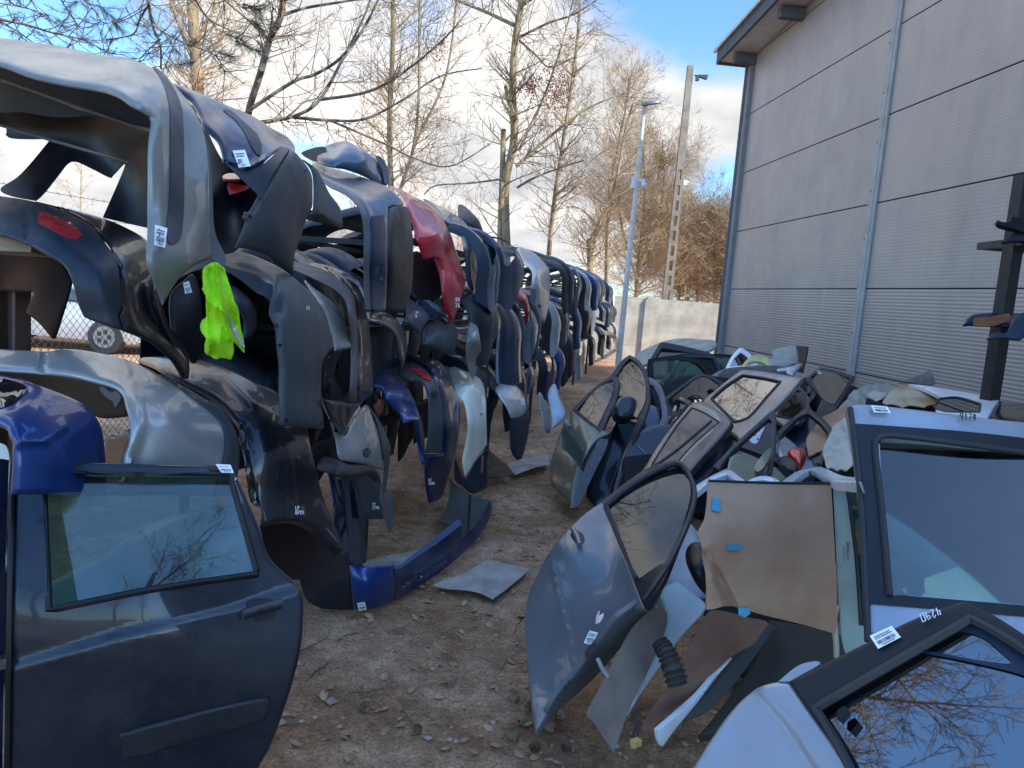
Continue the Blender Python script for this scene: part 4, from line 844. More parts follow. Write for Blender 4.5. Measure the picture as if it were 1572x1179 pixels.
# loose boards on the dirt
M_board=surf('grey_board',(0.42,0.37,0.32),col2=(.30,.26,.22),rough=.9,nscale=5,dirt=.4,bump=.3)
def flat(name,label,cat,ol,z,mat,thick=.006,**k):
    D=Depth([(p[0],p[1],gd(p[0],p[1],z)) for p in ol[:1]+ol[len(ol)//3:len(ol)//3+1]+ol[2*len(ol)//3:2*len(ol)//3+1]])
    return tag(sheet(name,ol,D,mat,None,thick=thick,**k),label,cat)
flat('flat_board','grey weathered board lying on the dirt path beside the blue ground bumper','board',[(664,898,1),(690,888),(712,880),(749,859,1),(780,866),(814,873,1),(785,898),(757,919,1),(735,909),(711,905),(685,903)],.035,M_board)
flat('card_strip','pale cardboard strip lying inside the curve of the blue ground bumper','board',[(556,862,1),(600,852),(650,843,1),(640,858),(600,874),(562,880,1)],.04,M_board)
flat('thin_board','pale flat board lying across the path by the green door','board',[(779,712,1),(812,702),(842,698,1),(843,713,1),(820,718),(790,729,1)],.05,M_board)
flat('black_sheet_piece','black plastic triangle lying at the foot of the cream bumper','board',[(750,690,1),(765,703),(790,727,1),(770,732),(750,733,1)],.10,P_black)

M_q=paint('quarter_silver',(0.34,0.37,0.36),metal=.3,dirt=.3)
traced('quarter_panel','silver curved body panel with a fuel flap hole seen through the front left door glass','body panel',[
 ('panel_skin',[(60,900),(150,850),(190,822),(250,790),(320,772),(370,775),(400,800),(410,850),(405,920,1),(60,960,1)],[(60,900,2.1),(250,790,2.3),(400,800,2.45),(405,920,2.3),(230,880,2.08)],M_q,dict(step=8,roll=.03,holes=[[(228,862),(240,846),(262,843),(280,855),(288,872),(280,888),(258,892),(238,880)]])),
 ('fuel_flap_bowl',[(220,840,1),(295,835,1),(298,900,1),(224,900,1)],[(220,840,2.22),(295,835,2.26),(224,900,2.2)],M_rust,dict(step=12))],None)
traced('red_black_bumper','black bumper with a red lower half curving to a thin point on the top rail','bumper',[
 ('red_lower',[(769,414),(785,433),(797,428,1),(800,435),(809,448),(814,462),(816,477),(814,496),(807,511),(798,529,1),(803,514),(808.6,498),(810,477),(806,463),(796,454),(786,448),(779,437),(769,424)],[(769,414,7.2),(800,435,7.0),(816,477,7.0),(798,529,6.6),(786,448,6.4),(806,463,6.5)],M_red,dict(step=3.5,roll=.03)),
 ('black_upper',[(758,372),(776,387),(788,403),(797,420),(801,429,1),(797,428),(786,434,1),(768,413),(755,395)],[(758,372,7.4),(801,429,7.0),(768,413,6.7)],P_dark,dict(step=4,roll=.03))],GT)
traced('silver_bumper','silver bumper with a small round black hole in its leg on the top rail','bumper',[
 ('bumper_skin',[(795,376),(815.6,382),(830,393),(841,404.6),(847,416),(847,448),(843,483),(838,498,1),(824,490),(815,488,1),(818,462),(821,428),(820,416),(813,406),(800,398)],[(795,376,9.2),(830,393,8.9),(847,430,8.8),(838,498,8.5),(818,462,7.8),(820,416,7.9),(832,440,8.0)],M_silver2,dict(step=4,roll=.04))],GT,
 lambda T,D: dots(T,D['bumper_skin'],[(828,470)],.022,'fog_lamp_hole'))

solo('hollow_bumper','black bumper hollow showing inside the arch of the long silver bumper','bumper',[(-60,566,1),(40,570),(91,575),(140,584),(182,597),(194,622),(197,640,1),(150,642),(110,620),(60,598),(-60,590,1)],[(-60,570,2.75),(182,597,2.5),(197,640,2.5),(60,598,2.7)],P_black,thick=.01,roll=.01,step=7,group=GB)
solo('bumper_flange','black bumper flange standing in the gap right of the deep blue bumper','bumper',[(160,672),(178,668),(198,658),(198,684),(190,710),(186,760,1),(160,760,1)],[(160,672,2.5),(198,660,2.4),(186,760,2.4)],M_black,thick=.01,roll=.01,step=7,group=GB)
# ================================================================== racks and the generic hanging bumpers further down the row
for lv,(h,nm) in enumerate(((1.88,'top'),(1.36,'middle'),(0.84,'lowest'))):
    pass
def build_racks():
    T=thing('steel_rack','long dark steel rack with three rails that carries the hanging bumpers','rack',row(8,.8,0))
    for a in (4.25,7.4,9.85,12.3,14.75,17.2):
        for l in (.34,1.5):
            mb=MB(); c=row(a,l,.98); rot=Matrix((ROWL,ROWD,Vector((0,0,1)))).transposed(); mb.box(c,(.04,.04,1.96),rot); mb.build('post',M_frame,T,smooth=False)
        mb=MB()
        for h in (1.90,1.38,.84): mb.beam(row(a,.34,h-.03),row(a,1.5,h-.03),.03,.03)
        mb.build('cross_bar',M_frame,T,smooth=False)
    for h in (1.92,1.40,.86):
        for l in (.30,1.46):
            mb=MB(); mb.beam(row(3.3 if l<1 else 4.2,l,h),row(17.3,l,h),.04,.04); mb.build('rail',M_frame,T,smooth=False)
build_racks()
def bumper_mesh(kind, drop, wid, span, seed, end='point', split=.4, crad=.24, hole=False):
    """one bumper hung upside-U over a rail: returns grids for the painted skin and the lower plastic"""
    r=random.Random(seed); ns,nt=54,13
    path=[]; # (l,h) points of the arch, leg bottom first
    n1=14
    pts=[(0.0+.03*math.sin(i/n1*2.2),-drop+(drop-crad)*i/n1) for i in range(n1)]
    for i in range(11):
        a=math.pi-(math.pi/2)*i/10; pts.append((crad*1.25+crad*1.25*math.cos(a)+.025, -crad+crad*math.sin(a)))
    k=24
    for i in range(1,k): t=i/k; pts.append((crad*1.25+.025+(span-2.5*crad)*t, .10*math.sin(math.pi*t)))
    for i in range(11):
        a=math.pi/2*(1-i/10); pts.append((span-crad*1.25+crad*1.25*math.cos(a), -crad+crad*math.sin(a)))
    for i in range(1,n1+1): pts.append((span, -crad-(drop-crad)*i/n1))
    pts=[Vector((p[0],p[1])) for p in pts]; S=[0]
    for i in range(1,len(pts)): S.append(S[-1]+(pts[i]-pts[i-1]).length)
    tot=S[-1]
    def at(s):
        s=max(0,min(tot,s))
        for i in range(1,len(S)):
            if s<=S[i]: t=(s-S[i-1])/(S[i]-S[i-1]+1e-9); return pts[i-1].lerp(pts[i],t)
        return pts[-1]
    prof_a=r.uniform(.035,.07); gro=r.uniform(.3,.6); gd_=r.uniform(.008,.02); lip=r.uniform(.0,.03)
    def off(v):
        return prof_a*math.sin(math.pi*min(1,v*1.05))**.7 - gd_*math.exp(-((v-gro)/.035)**2) + lip*math.exp(-((v-.12)/.09)**2) + .015*math.tanh((v-split)/.03)
    def cut(v):
        if end=='point': return drop*(.52*abs(v-.3)**1.3*1.6)
        if end=='arch': return drop*.55*max(0,1-((v-1.05)/.75)**2)**.8
        if end=='near': return drop*.5*v**1.4
        return .02*v
    V={}; 
    def P3(u,v):
        c=cut(v); s=c+(tot-2*c)*u; p=at(s); q=at(s+.004); q0=at(s-.004); t=(q-q0).normalized(); n=Vector((-t.y,t.x))
        w=wid*(1-.12*math.sin(math.pi*u)) ; a=(v-.5)*w
        return p+n*off(v), a
    parts=[]
    for lo,hi,nm in ((0,split,'lower_cover'),(split,1,'bumper_skin')):
        if hi-lo<.02: continue
        m=max(2,int(nt*(hi-lo))+1); vs=[];fs=[]
        for i in range(ns+1):
            for j in range(m+1):
                (p,a)=P3(i/ns,lo+(hi-lo)*j/m); vs.append((a,p.x,p.y))
        N=len(vs)
        arr=vs[:]
        for i in range(ns+1):
            for j in range(m+1):
                (p,a)=P3(i/ns,lo+(hi-lo)*j/m); c=Vector((span/2,-drop*.6)); d=(c-p).normalized()*.006; vs.append((a,p.x+d.x,p.y+d.y))
        W=m+1
        for i in range(ns):
            for j in range(m):
                if hole and nm=='bumper_skin' and (.12<i/ns<.30) and 1<=j<m-1: continue
                a=i*W+j; f=(a,a+1,a+W+1,a+W); fs.append(f); fs.append(tuple(N+k for k in f[::-1]))
        rim=[i*W for i in range(ns+1)]+[ns*W+j for j in range(1,W)]+[i*W+m for i in range(ns-1,-1,-1)]+[j for j in range(m-1,0,-1)]
        for x,y in zip(rim,rim[1:]+rim[:1]): fs.append((x,y,y+N,x+N))
        parts.append((nm,vs,fs))
    return parts
protos={}
def place_bumper(key, spec, a, h, label, group, tilt=0.0, l=0.0, roll=0.0):
    drop,wid,span,seed,end,split,m1,m2=spec
    loc=row(a,l,h); rz=math.atan2(ROWD.y,ROWD.x)
    T=thing('bumper',label,'bumper',loc,group)
    T.rotation_euler=(roll,tilt,rz)
    if key not in protos:
        protos[key]=[]
        for nm,vs,fs in bumper_mesh(key,drop,wid,span,seed,end,split,hole=key in ('navy','gb','silver','steel','wine','green','slate')):
            me=bpy.data.meshes.new(nm); me.from_pydata(vs,[],fs); me.materials.append(m2 if nm=='lower_cover' else m1)
            me.polygons.foreach_set('use_smooth',[True]*len(me.polygons)); me.set_sharp_from_angle(angle=R_(45)); protos[key].append((nm,me))
    for nm,me in protos[key]:
        o=bpy.data.objects.new(nm,me); link(o); o.parent=T
    return T
# spec: drop, width, span, seed, end shape, colour split, skin, lower part
B={
 'navy':(.56,.50,1.62,3,'point',.12,M_navy,P_dark),'navy2':(.60,.46,1.60,4,'flat',.0,M_navy,M_navy),'black':(.55,.48,1.6,5,'arch',.2,M_black,P_dark),
 'blackg':(.62,.40,1.6,6,'point',.0,M_black,M_black),'grey':(.6,.48,1.65,7,'near',.45,P_grey,P_dark),'gb':(.55,.46,1.6,8,'arch',.15,M_gblue,P_slate),
 'silver':(.62,.42,1.6,9,'arch',.0,M_silver,P_grey),'silver2':(.58,.44,1.6,10,'point',.2,M_silver2,P_dark),'blue':(.55,.46,1.6,12,'arch',.1,M_blue,P_dark),
 'steel':(.52,.46,1.6,13,'point',.15,M_steel,P_slate),'white':(.6,.42,1.6,14,'near',.1,M_white,P_dark),'slate':(.6,.5,1.6,15,'flat',.0,P_slate,P_slate),
 'green':(.55,.44,1.6,16,'near',.1,paint('dark_green',(.02,.045,.035)),P_dark),'wine':(.55,.44,1.6,17,'point',.1,paint('wine',(.06,.006,.02)),P_dark)}
DESC={'navy':'navy bumper with dark lower half','navy2':'plain navy flat bumper','black':'glossy black arched bumper','blackg':'black pointed bumper','grey':'dull grey plastic bumper','gb':'grey blue bumper','silver':'silver arched bumper','silver2':'light silver bumper with dark lower half','blue':'bright blue bumper','steel':'steel blue bumper','white':'white bumper','slate':'slate coloured plastic bumper','green':'dark green bumper','wine':'dark wine red bumper'}
ORD=['first','second','third','fourth','fifth','sixth','seventh','eighth','ninth','tenth','eleventh','twelfth','thirteenth','fourteenth','fifteenth','sixteenth','seventeenth','eighteenth','nineteenth','twentieth','twenty first','twenty second','twenty third','twenty fourth','twenty fifth','twenty sixth','twenty seventh','twenty eighth','twenty ninth','thirtieth']
def px2a(x): return RD(x)/0.982
rr=random.Random(21)
def tier(h, lst, group, name, n0):
    for i,(x,k) in enumerate(lst):
        a=px2a(x)-.16
        lab='%s, %s rail, %s after %s'%(DESC[k],name,ORD[i],n0)
        T=place_bumper(k,B[k],a,h+rr.uniform(-.05,.04),lab,group,tilt=rr.uniform(-.08,.08),l=rr.uniform(-.05,.04),roll=rr.uniform(-.05,.04))
        T.scale=(rr.uniform(.95,1.25),1,rr.uniform(.85,1.2)); T.rotation_euler.z+=rr.uniform(-.30,-.04)
tier(2.10,[(752,'steel'),(768,'navy'),(859,'grey'),(872,'gb'),(888,'silver2'),(902,'blue'),(914,'black'),(924,'steel'),(932,'white')],GT,'top','red one')
tier(1.60,[(750,'black'),(778,'navy2'),(800,'steel'),(826,'grey'),(846,'silver2'),(862,'blackg'),(877,'blue'),(893,'black'),(906,'white'),(917,'steel'),(927,'gb'),(935,'black')],GM,'middle','grey leg')
tier(1.10,[(765,'gb'),(792,'black'),(816,'steel'),(842,'navy'),(858,'blue'),(874,'grey'),(889,'silver'),(903,'green'),(916,'blackg'),(927,'navy'),(937,'silver2')],GB,'lowest','black one')

FD=['navy bumper','black bumper','dark grey bumper','blackish slate bumper']; FK=['navy','black','grey','slate']
n=0
for h,nm,grp in ((1.62,'middle',GM),(1.13,'lowest',GB)):
    for i,a in enumerate(np.arange(3.6,6.2,.33)):
        k=FK[(i+(nm=='lowest'))%4]
        T=place_bumper(k,B[k],a,h+rr.uniform(-.05,.05),'%s set back under the %s rail, %s from the near end'%(FD[FK.index(k)],nm,ORD[i]),grp,tilt=rr.uniform(-.06,.06),l=.42)
        T.scale=(1,.45,rr.uniform(.9,1.1)); n+=1
# ================================================================== pile of car doors, right side
M_slvblue=paint('silver_blue',(0.20,0.23,0.28),metal=.6,dirt=.22,rough=.33); M_gdoor=paint('green_door',(0.075,0.105,0.09),metal=.5,dirt=.5)
M_lightslv=paint('light_silver',(0.30,0.325,0.375),metal=.3,dirt=.4,rough=.36); M_olive=paint('olive',(0.10,0.13,0.10),metal=.4,dirt=.3)
M_beige=paint('pearl_grey',(0.15,0.14,0.13),metal=.6,dirt=.2); M_yellow=paint('pale_yellow',(0.55,0.54,0.20),metal=0,dirt=.3); M_wblue=paint('white_door',(0.60,0.68,0.72),metal=.0,dirt=.12)
M_inner=surf('inner_metal',(0.26,0.28,0.29),rough=.5,metal=.3,dirt=.5,nscale=9); M_seal=surf('rubber_seal',(0.018,0.019,0.022),rough=.6,dirt=.2)
G_g=glass('green',(0.25,.50,.45),dust=.10,ior=1.6); G_b=glass('blue',(0.30,.45,.55),dust=.07,ior=3.6); G_clear=glass('clear',(0.6,.78,.72),dust=.08,ior=1.6); G_mirror=glass('mirrorlike',(0.25,.32,.30),dust=.03,ior=5.0)
M_head=surf('headliner',(0.40,0.25,0.165),col2=(.33,.165,.09),rough=.95,nscale=4,bump=.35,bscale=220,dirt=.3,dirtcol=(.25,.13,.07)); M_fibre=surf('fibre_board',(0.17,0.125,0.10),col2=(.10,.07,.055),rough=.9,nscale=6,bump=.35,bscale=120,dirt=.3)
M_tan=surf('tan_liner',(0.46,0.42,0.33),col2=(.36,.32,.24),rough=.9,nscale=8,bump=.3,bscale=90,dirt=.3); M_tape=surf('blue_tape',(0.02,0.22,0.32),col2=(.03,.28,.38),rough=.4,nscale=30)
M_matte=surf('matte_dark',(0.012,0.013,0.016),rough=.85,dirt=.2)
PG='car doors heaped against the warehouse'
def door(label, body=None, D=None, bmat=None, frame=None, win=None, gmat=None, fmat=None, fw=.022, extra=None, name='car_door', step=8, thick=.04, roll=.012, seal=None, glift=-.012, group=PG, beltline=None):
    """body outline with the window cut out; frame = outline of the window surround; win = glass outline"""
    if not isinstance(D,Depth): D=Depth(D)
    if body: body=autoc(body)
    if frame: frame=autoc(frame)
    if win: win=autoc(win)
    roll=min(roll,.012)
    ol = body or frame
    T=thing(name,label,'car door',base_of(D,ol),group)
    if body:
        sheet('outer_skin',body,D,bmat,T,thick=thick,roll=roll,step=step)
    if frame:
        sheet('window_frame',frame,D,fmat or M_seal,T,thick=thick*.7,roll=min(roll,.008),step=step,lift=.002 if body else 0,holes=[win] if win else [])
    if win and gmat:
        sheet('window_glass',win,D,gmat,T,thick=.004,step=14,lift=glift)
    if win and seal!=0:
        strip('window_seal',list(win)+[win[0]],D,seal or .012,M_seal,T,lift=.003,n=6)
    if beltline: strip('belt_moulding',beltline,D,fw,M_seal,T,lift=.004)
    if extra: extra(T,D)
    return T
# ---- R1 green door, standing
D1=Depth([(842,720,6.3),(880,779,5.6),(866,640,6.5),(945,556,7.1),(990,590,6.3),(935,660,6.0),(900,700,5.7),(860,690,6.15)],relief=[('ridge',[(845,735),(870,750),(905,765)],4,.01)])
def x1(T,D):
    sheet('door_handle',[(867,642),(872,646),(876,652),(873,655),(868,650)],D,M_slvblue,T,lift=.04,thick=.02,step=4)
    sheet('inner_edge',[(936,665,1),(930,690),(915,720),(900,752),(888,778,1),(880,779,1),(884,740),(895,705),(915,676)],[(936,665,6.0),(888,778,5.6),(880,779,5.55),(895,705,5.75)],M_inner,T,thick=.03,step=6)
door('dull green car door standing on the path edge, its green glass upright','' and None or [(842,718,1),(850,690),(862,655),(869,640),(878,628,1),(905,650),(936,664,1),(915,676),(895,705),(886,735),(880,779,1),(862,762),(845,745)],D1,M_gdoor,
 frame=[(878,629,1),(900,605),(920,588),(936,578),(946,578),(950,588),(945,615),(934,640),(922,668,1),(905,652)],win=[(885,630,1),(905,607),(925,590),(940,583),(943,590),(938,612),(925,640),(917,657,1)],gmat=G_g,fw=.02,extra=x1,step=5)
# ---- R2 tall dark doors behind it
door('black door frame rising to a point behind the green door, clear glass','' and None,Depth([(938,575,7.2),(965,543,7.4),(995,600,6.6),(985,660,6.0),(960,700,5.9)]),None,
 frame=[(937,577,1),(952,555),(966,544),(980,552),(992,570),(997,600),(996,622),(985,650),(968,690),(955,720,1),(948,716),(962,680),(978,645),(975,640),(940,640),(932,620)],win=[(944,580,1),(957,560),(967,550),(978,558),(988,575),(992,600),(990,620),(978,642,1),(945,625)],gmat=G_clear,step=5)
Dmir=Depth([(945,625,6.2),(980,632,6.25),(965,660,6.1)])
def mirror(label, ol, D, mat, glass_ol=None, thick=.09):
    T=thing('wing_mirror',label,'mirror',base_of(Depth(D),ol))
    sheet('housing',ol,D,mat,T,thick=thick,roll=.035,step=3.5)
    if glass_ol: sheet('mirror_glass',glass_ol,D,G_mirror,T,lift=.004,thick=.003,step=6)
    return T
mirror('glossy black wing mirror poking out between the green and dark doors',[(945,622),(952,609),(962,605),(974,608),(979,614),(977,630),(970,640),(955,640),(947,634)],[(945,622,6.0),(975,610,6.1),(960,640,5.95)],M_black)
door('black door lying behind the green door, its window frame bent to the right',[(905,700,1),(935,665),(950,640),(985,650),(978,672),(960,700),(945,735),(938,770,1),(915,775),(900,760)],[(905,700,6.4),(985,650,6.6),(938,770,6.1)],M_black,step=6)
door('dark navy door frame with a rounded top between the black and blue glass doors',None,Depth([(990,590,7.0),(1020,600,6.9),(1025,650,6.4),(985,690,6.1)]),None,
 frame=[(990,577,1),(1003,581),(1015,592),(1022,610),(1026,640),(1020,660),(1000,690),(985,700,1),(990,680),(1010,652),(1016,635),(1012,610),(1002,592),(992,588)],step=5,seal=0,fmat=M_navy)
door('dark door skin below the rounded navy frame',[(960,690),(985,660),(1020,650),(1045,665),(1040,690),(1015,720),(985,745),(950,775,1),(940,770),(948,730)],[(960,690,5.9),(1045,665,6.1),(950,775,5.5)],M_black,step=6,
 extra=lambda T,D:(strip('trim_line',[(978,684),(995,700),(1015,722)],D,.012,M_silver,T)))
# ---- far window frame
door('car door frame with pale glass standing farthest back near the concrete wall',None,Depth([(990,580,9.4),(1012,526,9.9),(1091,541,9.9),(1082,575,9.4)]),None,
 frame=[(984,580,1),(1000,548),(1013,526),(1020,525),(1055,532),(1091,541,1),(1087,560),(1083,580,1),(1060,580),(1020,580)],win=[(994,577,1),(1006,550),(1016,534),(1052,540),(1085,547,1),(1081,576,1)],gmat=G_clear,step=6)
for i,(o,lb,mt) in enumerate([
 ([(975,545),(1000,530),(1030,520),(1055,518),(1075,520),(1098,522),(1096,533),(1070,540),(1020,545),(985,560)],'cracked pale bumper pieces piled at the far end by the concrete wall',M_tan),
 ([(1010,590),(1030,565),(1046,556),(1052,562),(1040,580),(1020,600)],'slim dark door frame leaning inside the farthest window frame',M_seal)]):
    solo('scrap_panel' if i==0 else 'car_door',lb,'scrap panel' if i==0 else 'car door',o,[(o[0][0],o[0][1],9.0+1.5*(1-i)),(o[3][0],o[3][1],9.4+1.5*(1-i)),(o[-2][0],o[-2][1],8.8+1.4*(1-i))],mt,thick=.03,step=6,roll=.02,group=PG if i else None,holes=[] if i==0 else [[(1018,590),(1032,570),(1044,562),(1036,578)]])
# ---- blue glass door
door('car door with bright blue reflecting glass lying behind the pearl grey door',[(1000,620,1),(1040,640),(1060,650,1),(1050,690),(1020,700),(990,690),(985,650)],[(1000,620,6.8),(1060,650,6.6),(1000,700,6.2),(1075,575,7.6)],M_navy,
 frame=[(1018,612,1),(1045,592),(1070,574),(1090,575),(1112,588,1),(1095,610),(1060,632),(1035,645),(1022,640)],win=[(1024,614,1),(1048,595),(1072,579),(1088,580),(1105,590,1),(1090,607),(1055,628),(1035,638)],gmat=G_b,step=6)
door('dark blue door roof edge stretching behind the pearl grey window',[(1088,578),(1110,566),(1140,562),(1190,560),(1215,565),(1205,580),(1150,580),(1112,588),(1095,584)],[(1088,578,8.6),(1140,562,8.9),(1205,580,8.6)],M_navy,step=6)
# ---- R beige pearl door w/ reflection
Dp=Depth(planeN(1160,600,5.5,(-.50,-.12,.85),((1085,622),(1222,580),(1130,690))))
door('pearl grey car door lying on the heap, its window mirroring bare branches',None,Dp,None,
 frame=[(1078,616,1),(1110,588),(1138,567),(1160,568),(1200,574),(1232,580,1),(1205,612),(1170,645),(1135,678),(1118,665,1),(1105,640)],win=[(1092,612,1),(1115,592),(1140,576),(1170,580),(1198,586,1),(1175,612),(1150,640),(1128,648),(1110,630)],gmat=G_mirror,fmat=M_beige,step=6,seal=.02)
Dq=Depth(planeN(1060,680,4.9,(-.45,-.15,.85),((1000,690),(1124,646),(1040,740))))
def xq(T,D): strip('window_divider',[(1092,646),(1040,690),(1005,715)],D,.018,M_seal,T)
door('black and silver roofed car door below the pearl grey one with a divided window',[(1062,617,1),(1080,616),(1100,628),(1124,646,1),(1112,665),(1080,700),(1050,735),(1020,770),(990,790,1),(960,770),(975,735),(1000,700),(1030,660)],Dq,M_black,
 frame=[(1060,620,1),(1075,618),(1100,633),(1110,648,1),(1085,672),(1060,695),(1040,718),(1020,738,1),(985,725),(1005,690),(1030,655)],win=[(1062,626),(1080,633),(1104,648,1),(1080,668),(1055,692),(1030,722),(1000,715),(1015,690),(1038,655)],gmat=G_mirror,fmat=M_beige,step=6,extra=xq)
door('deep navy door edge between the divided window and the olive door',[(1125,650),(1135,660),(1120,690),(1090,730),(1070,745),(1058,740),(1065,715),(1090,680)],[(1125,650,5.3),(1090,730,4.7),(1060,740,4.6)],M_navy,step=6)
# ---- far right back row
door('white car door frame standing near the warehouse corner',None,Depth([(1113,565,9.6),(1137,534,10.0),(1155,545,9.8),(1140,565,9.5)]),None,
 frame=[(1112,568,1),(1122,548),(1134,534),(1140,534),(1152,543),(1165,560,1),(1150,563),(1135,566)],win=[(1120,563,1),(1128,549),(1137,541),(1147,548),(1153,560,1)],gmat=G_b,fmat=M_white,seal=0,step=5)
door('pale yellow car door with an arched top near the warehouse',None,Depth([(1140,560,9.0),(1163,545,9.3),(1190,562,9.0)]),None,
 frame=[(1138,562,1),(1148,550),(1160,544),(1175,547),(1188,555),(1193,563,1),(1180,562),(1172,556),(1160,554),(1150,556),(1145,563,1)],fmat=M_yellow,seal=0,step=5)
solo('roof_liner','creased beige roof liner standing against the warehouse behind the yellow door','liner',[(1185,536,1),(1220,530,1),(1224,548),(1223,560,1),(1205,556),(1188,550)],[(1185,536,9.6),(1222,530,9.4),(1223,560,9.3)],M_tan,thick=.015,step=6)
solo('plastic_panel','black plastic panel standing right of the beige liner against the warehouse','car part',[(1222,531,1),(1240,532,1),(1238,545),(1232,572,1),(1224,570,1),(1226,552)],[(1222,531,9.3),(1240,532,9.1),(1230,572,9.0)],P_black,thick=.02,step=6)
door('silver car door corner with a sharp tip beside the black panel',None,Depth([(1195,570,8.6),(1230,558,8.6),(1215,575,8.4)]),None,
 frame=[(1192,566,1),(1212,562),(1231,557,1),(1224,566),(1216,576,1),(1208,573),(1206,568),(1194,570)],fmat=M_lightslv,seal=0,step=5)
door('pale silver door skin lying flat under the yellow door',[(1170,552),(1200,548),(1222,556),(1205,562),(1180,562)],[(1170,552,9.2),(1222,556,9.0),(1180,562,9.0)],M_lightslv,step=6)
# ---- right dark window panels (tailgate glass)
Dt=Depth([(1240,575,7.2),(1262,562,7.5),(1312,578,7.1),(1290,625,6.4),(1270,645,6.2)])
door('tailgate glass with a white label leaning on the warehouse side of the heap',None,Dt,None,name='tailgate',
 frame=[(1238,580,1),(1258,563),(1285,568),(1312,577,1),(1300,600),(1285,625),(1272,650,1),(1250,640),(1262,610),(1245,590)],win=[(1244,580,1),(1260,568),(1284,573),(1306,581,1),(1295,600),(1280,622),(1262,612)],gmat=G_b,step=6,
 extra=lambda T,D: label_on(T,[(1256,568),(1264,569.5),(1260,574),(1253,573)],D,lift=.004,rows=1))
door('dark tinted rounded car door window left of the tailgate glass',None,Depth([(1195,640,6.2),(1215,588,6.8),(1242,610,6.5),(1235,640,6.0)]),None,
 frame=[(1185,640,1),(1200,612),(1216,590),(1232,596),(1243,612),(1240,632),(1225,650),(1205,655)],win=[(1192,638),(1205,614),(1218,596),(1232,602),(1238,615),(1235,630),(1222,645)],gmat=glass('dark',(.10,.10,.14),dust=.05),fmat=M_navy,step=6)
# tan liners heap
for i,(o,d3,mt,lb) in enumerate([
 ([(1310,600),(1330,592),(1362,588),(1372,600),(1350,615),(1338,626),(1318,622),(1305,640),(1280,660),(1268,655),(1290,625)],(6.4,6.6,5.6),M_tan,'torn beige roof liner lying right of the tailgate glass'),
 ([(1330,604),(1345,598),(1352,604),(1362,602),(1356,612),(1345,616)],(6.0,6.1,5.9),M_tan,'small ragged pale liner scrap on the heap'),
 ([(1352,618),(1364,604),(1376,596),(1378,591),(1400,592),(1420,593),(1444,601),(1443,610),(1434,620),(1420,626),(1395,624),(1370,622)],(5.6,6.0,5.5),surf('rusty_liner',(0.44,0.36,0.24),col2=(.34,.17,.06),rough=.9,nscale=3,nlo=.48,nhi=.68,bump=.3,dirt=.2),'large crumpled tan roof liner with rust stains in front of the white tailgate'),
 ([(1380,588),(1398,580),(1412,575),(1426,568),(1431,572),(1438,588),(1430,592),(1410,590)],(6.2,6.3,6.1),surf('dirty_cloth',(.16,.15,.13),col2=(.09,.085,.075),rough=.95,nscale=9,bump=.5),'crumpled dark felt rag pile against the warehouse'),
 ([(1262,640),(1300,622),(1318,622),(1310,650),(1290,664),(1268,690),(1240,700),(1238,672)],(5.2,5.0,4.4),M_head,'brown grey liner sheet below the torn beige one'),
 ([(1280,655),(1300,640),(1318,645),(1322,700),(1300,720),(1270,720),(1262,690)],(4.4,4.2,3.9),M_tan,'tan liner sheet tucked behind the big silver door')]):
    o=autoc(o,25); o2=[]; rj=random.Random(i)
    for k in range(len(o)):
        a,b=o[k],o[(k+1)%len(o)]; n_=max(1,int(math.hypot(b[0]-a[0],b[1]-a[1])/7))
        for j in range(n_): o2.append((a[0]+(b[0]-a[0])*j/n_+rj.gauss(0,1.1),a[1]+(b[1]-a[1])*j/n_+rj.gauss(0,1.1),1))
    o=o2
    solo('liner_sheet',lb,'liner',o,Depth([(o[0][0],o[0][1],d3[0]),(o[len(o)//3][0],o[len(o)//3][1],d3[1]),(o[-len(o)//3][0],o[-len(o)//3][1],d3[2])],relief=[('ridge',[o[1][:2],o[len(o)//2][:2]],2.5,.025),('ridge',[o[len(o)//4][:2],o[-len(o)//5][:2]],3,-.02)]),mt,thick=.008,step=4)
Dw=Depth([(1440,600,5.6),(1500,605,5.4),(1535,612,5.2),(1520,640,4.7),(1440,630,4.9)])
door('white tailgate with a dark window lying behind the big silver door',None,Dw,None,name='tailgate',
 frame=[(1395,588),(1430,592),(1465,598),(1500,604),(1535,612,1),(1525,625),(1515,642,1),(1440,640),(1436,625),(1445,608),(1420,596)],win=[(1442,612),(1470,610),(1505,620,1),(1503,633,1),(1450,632),(1434,624)],gmat=G_b,fmat=M_white,step=6,seal=.015)
solo('black_bag','dark blue black plastic heap at the right edge behind the silver door','car part',[(1520,640),(1530,616),(1550,612),(1580,616),(1590,650),(1550,650)],[(1520,640,4.8),(1550,612,5.2),(1590,650,4.6)],M_black,thick=.05,roll=.04,step=5)
# ---- olive door inside view and neighbours
door('olive green door lying on its back showing its inner side',[(1120,700),(1135,690),(1160,700),(1190,715),(1210,735,1),(1175,745),(1140,742),(1115,725)],[(1120,700,4.3),(1190,715,4.2),(1140,742,3.9)],M_olive,step=6,roll=.02)
solo('door_brace','olive metal brace crossing the back of the olive door','car part',[(1158,718),(1165,705),(1178,690),(1184,688),(1182,700),(1172,718),(1163,724)],[(1158,718,4.0),(1180,690,4.2),(1172,718,4.0)],M_olive,thick=.03,step=5)
solo('white_bracket','white metal bracket with punched holes behind the olive door','bracket',[(1150,665),(1160,650),(1176,640),(1174,655),(1168,668),(1162,680),(1152,678)],[(1150,665,4.9),(1176,640,5.1),(1162,680,4.8)],M_white,thick=.01,step=4,holes=[[(1164,659),(1167,658),(1167,662),(1164,662)],[(1157,666),(1160,666),(1160,669),(1157,669)],[(1162,673),(1165,672),(1165,675),(1162,676)]])
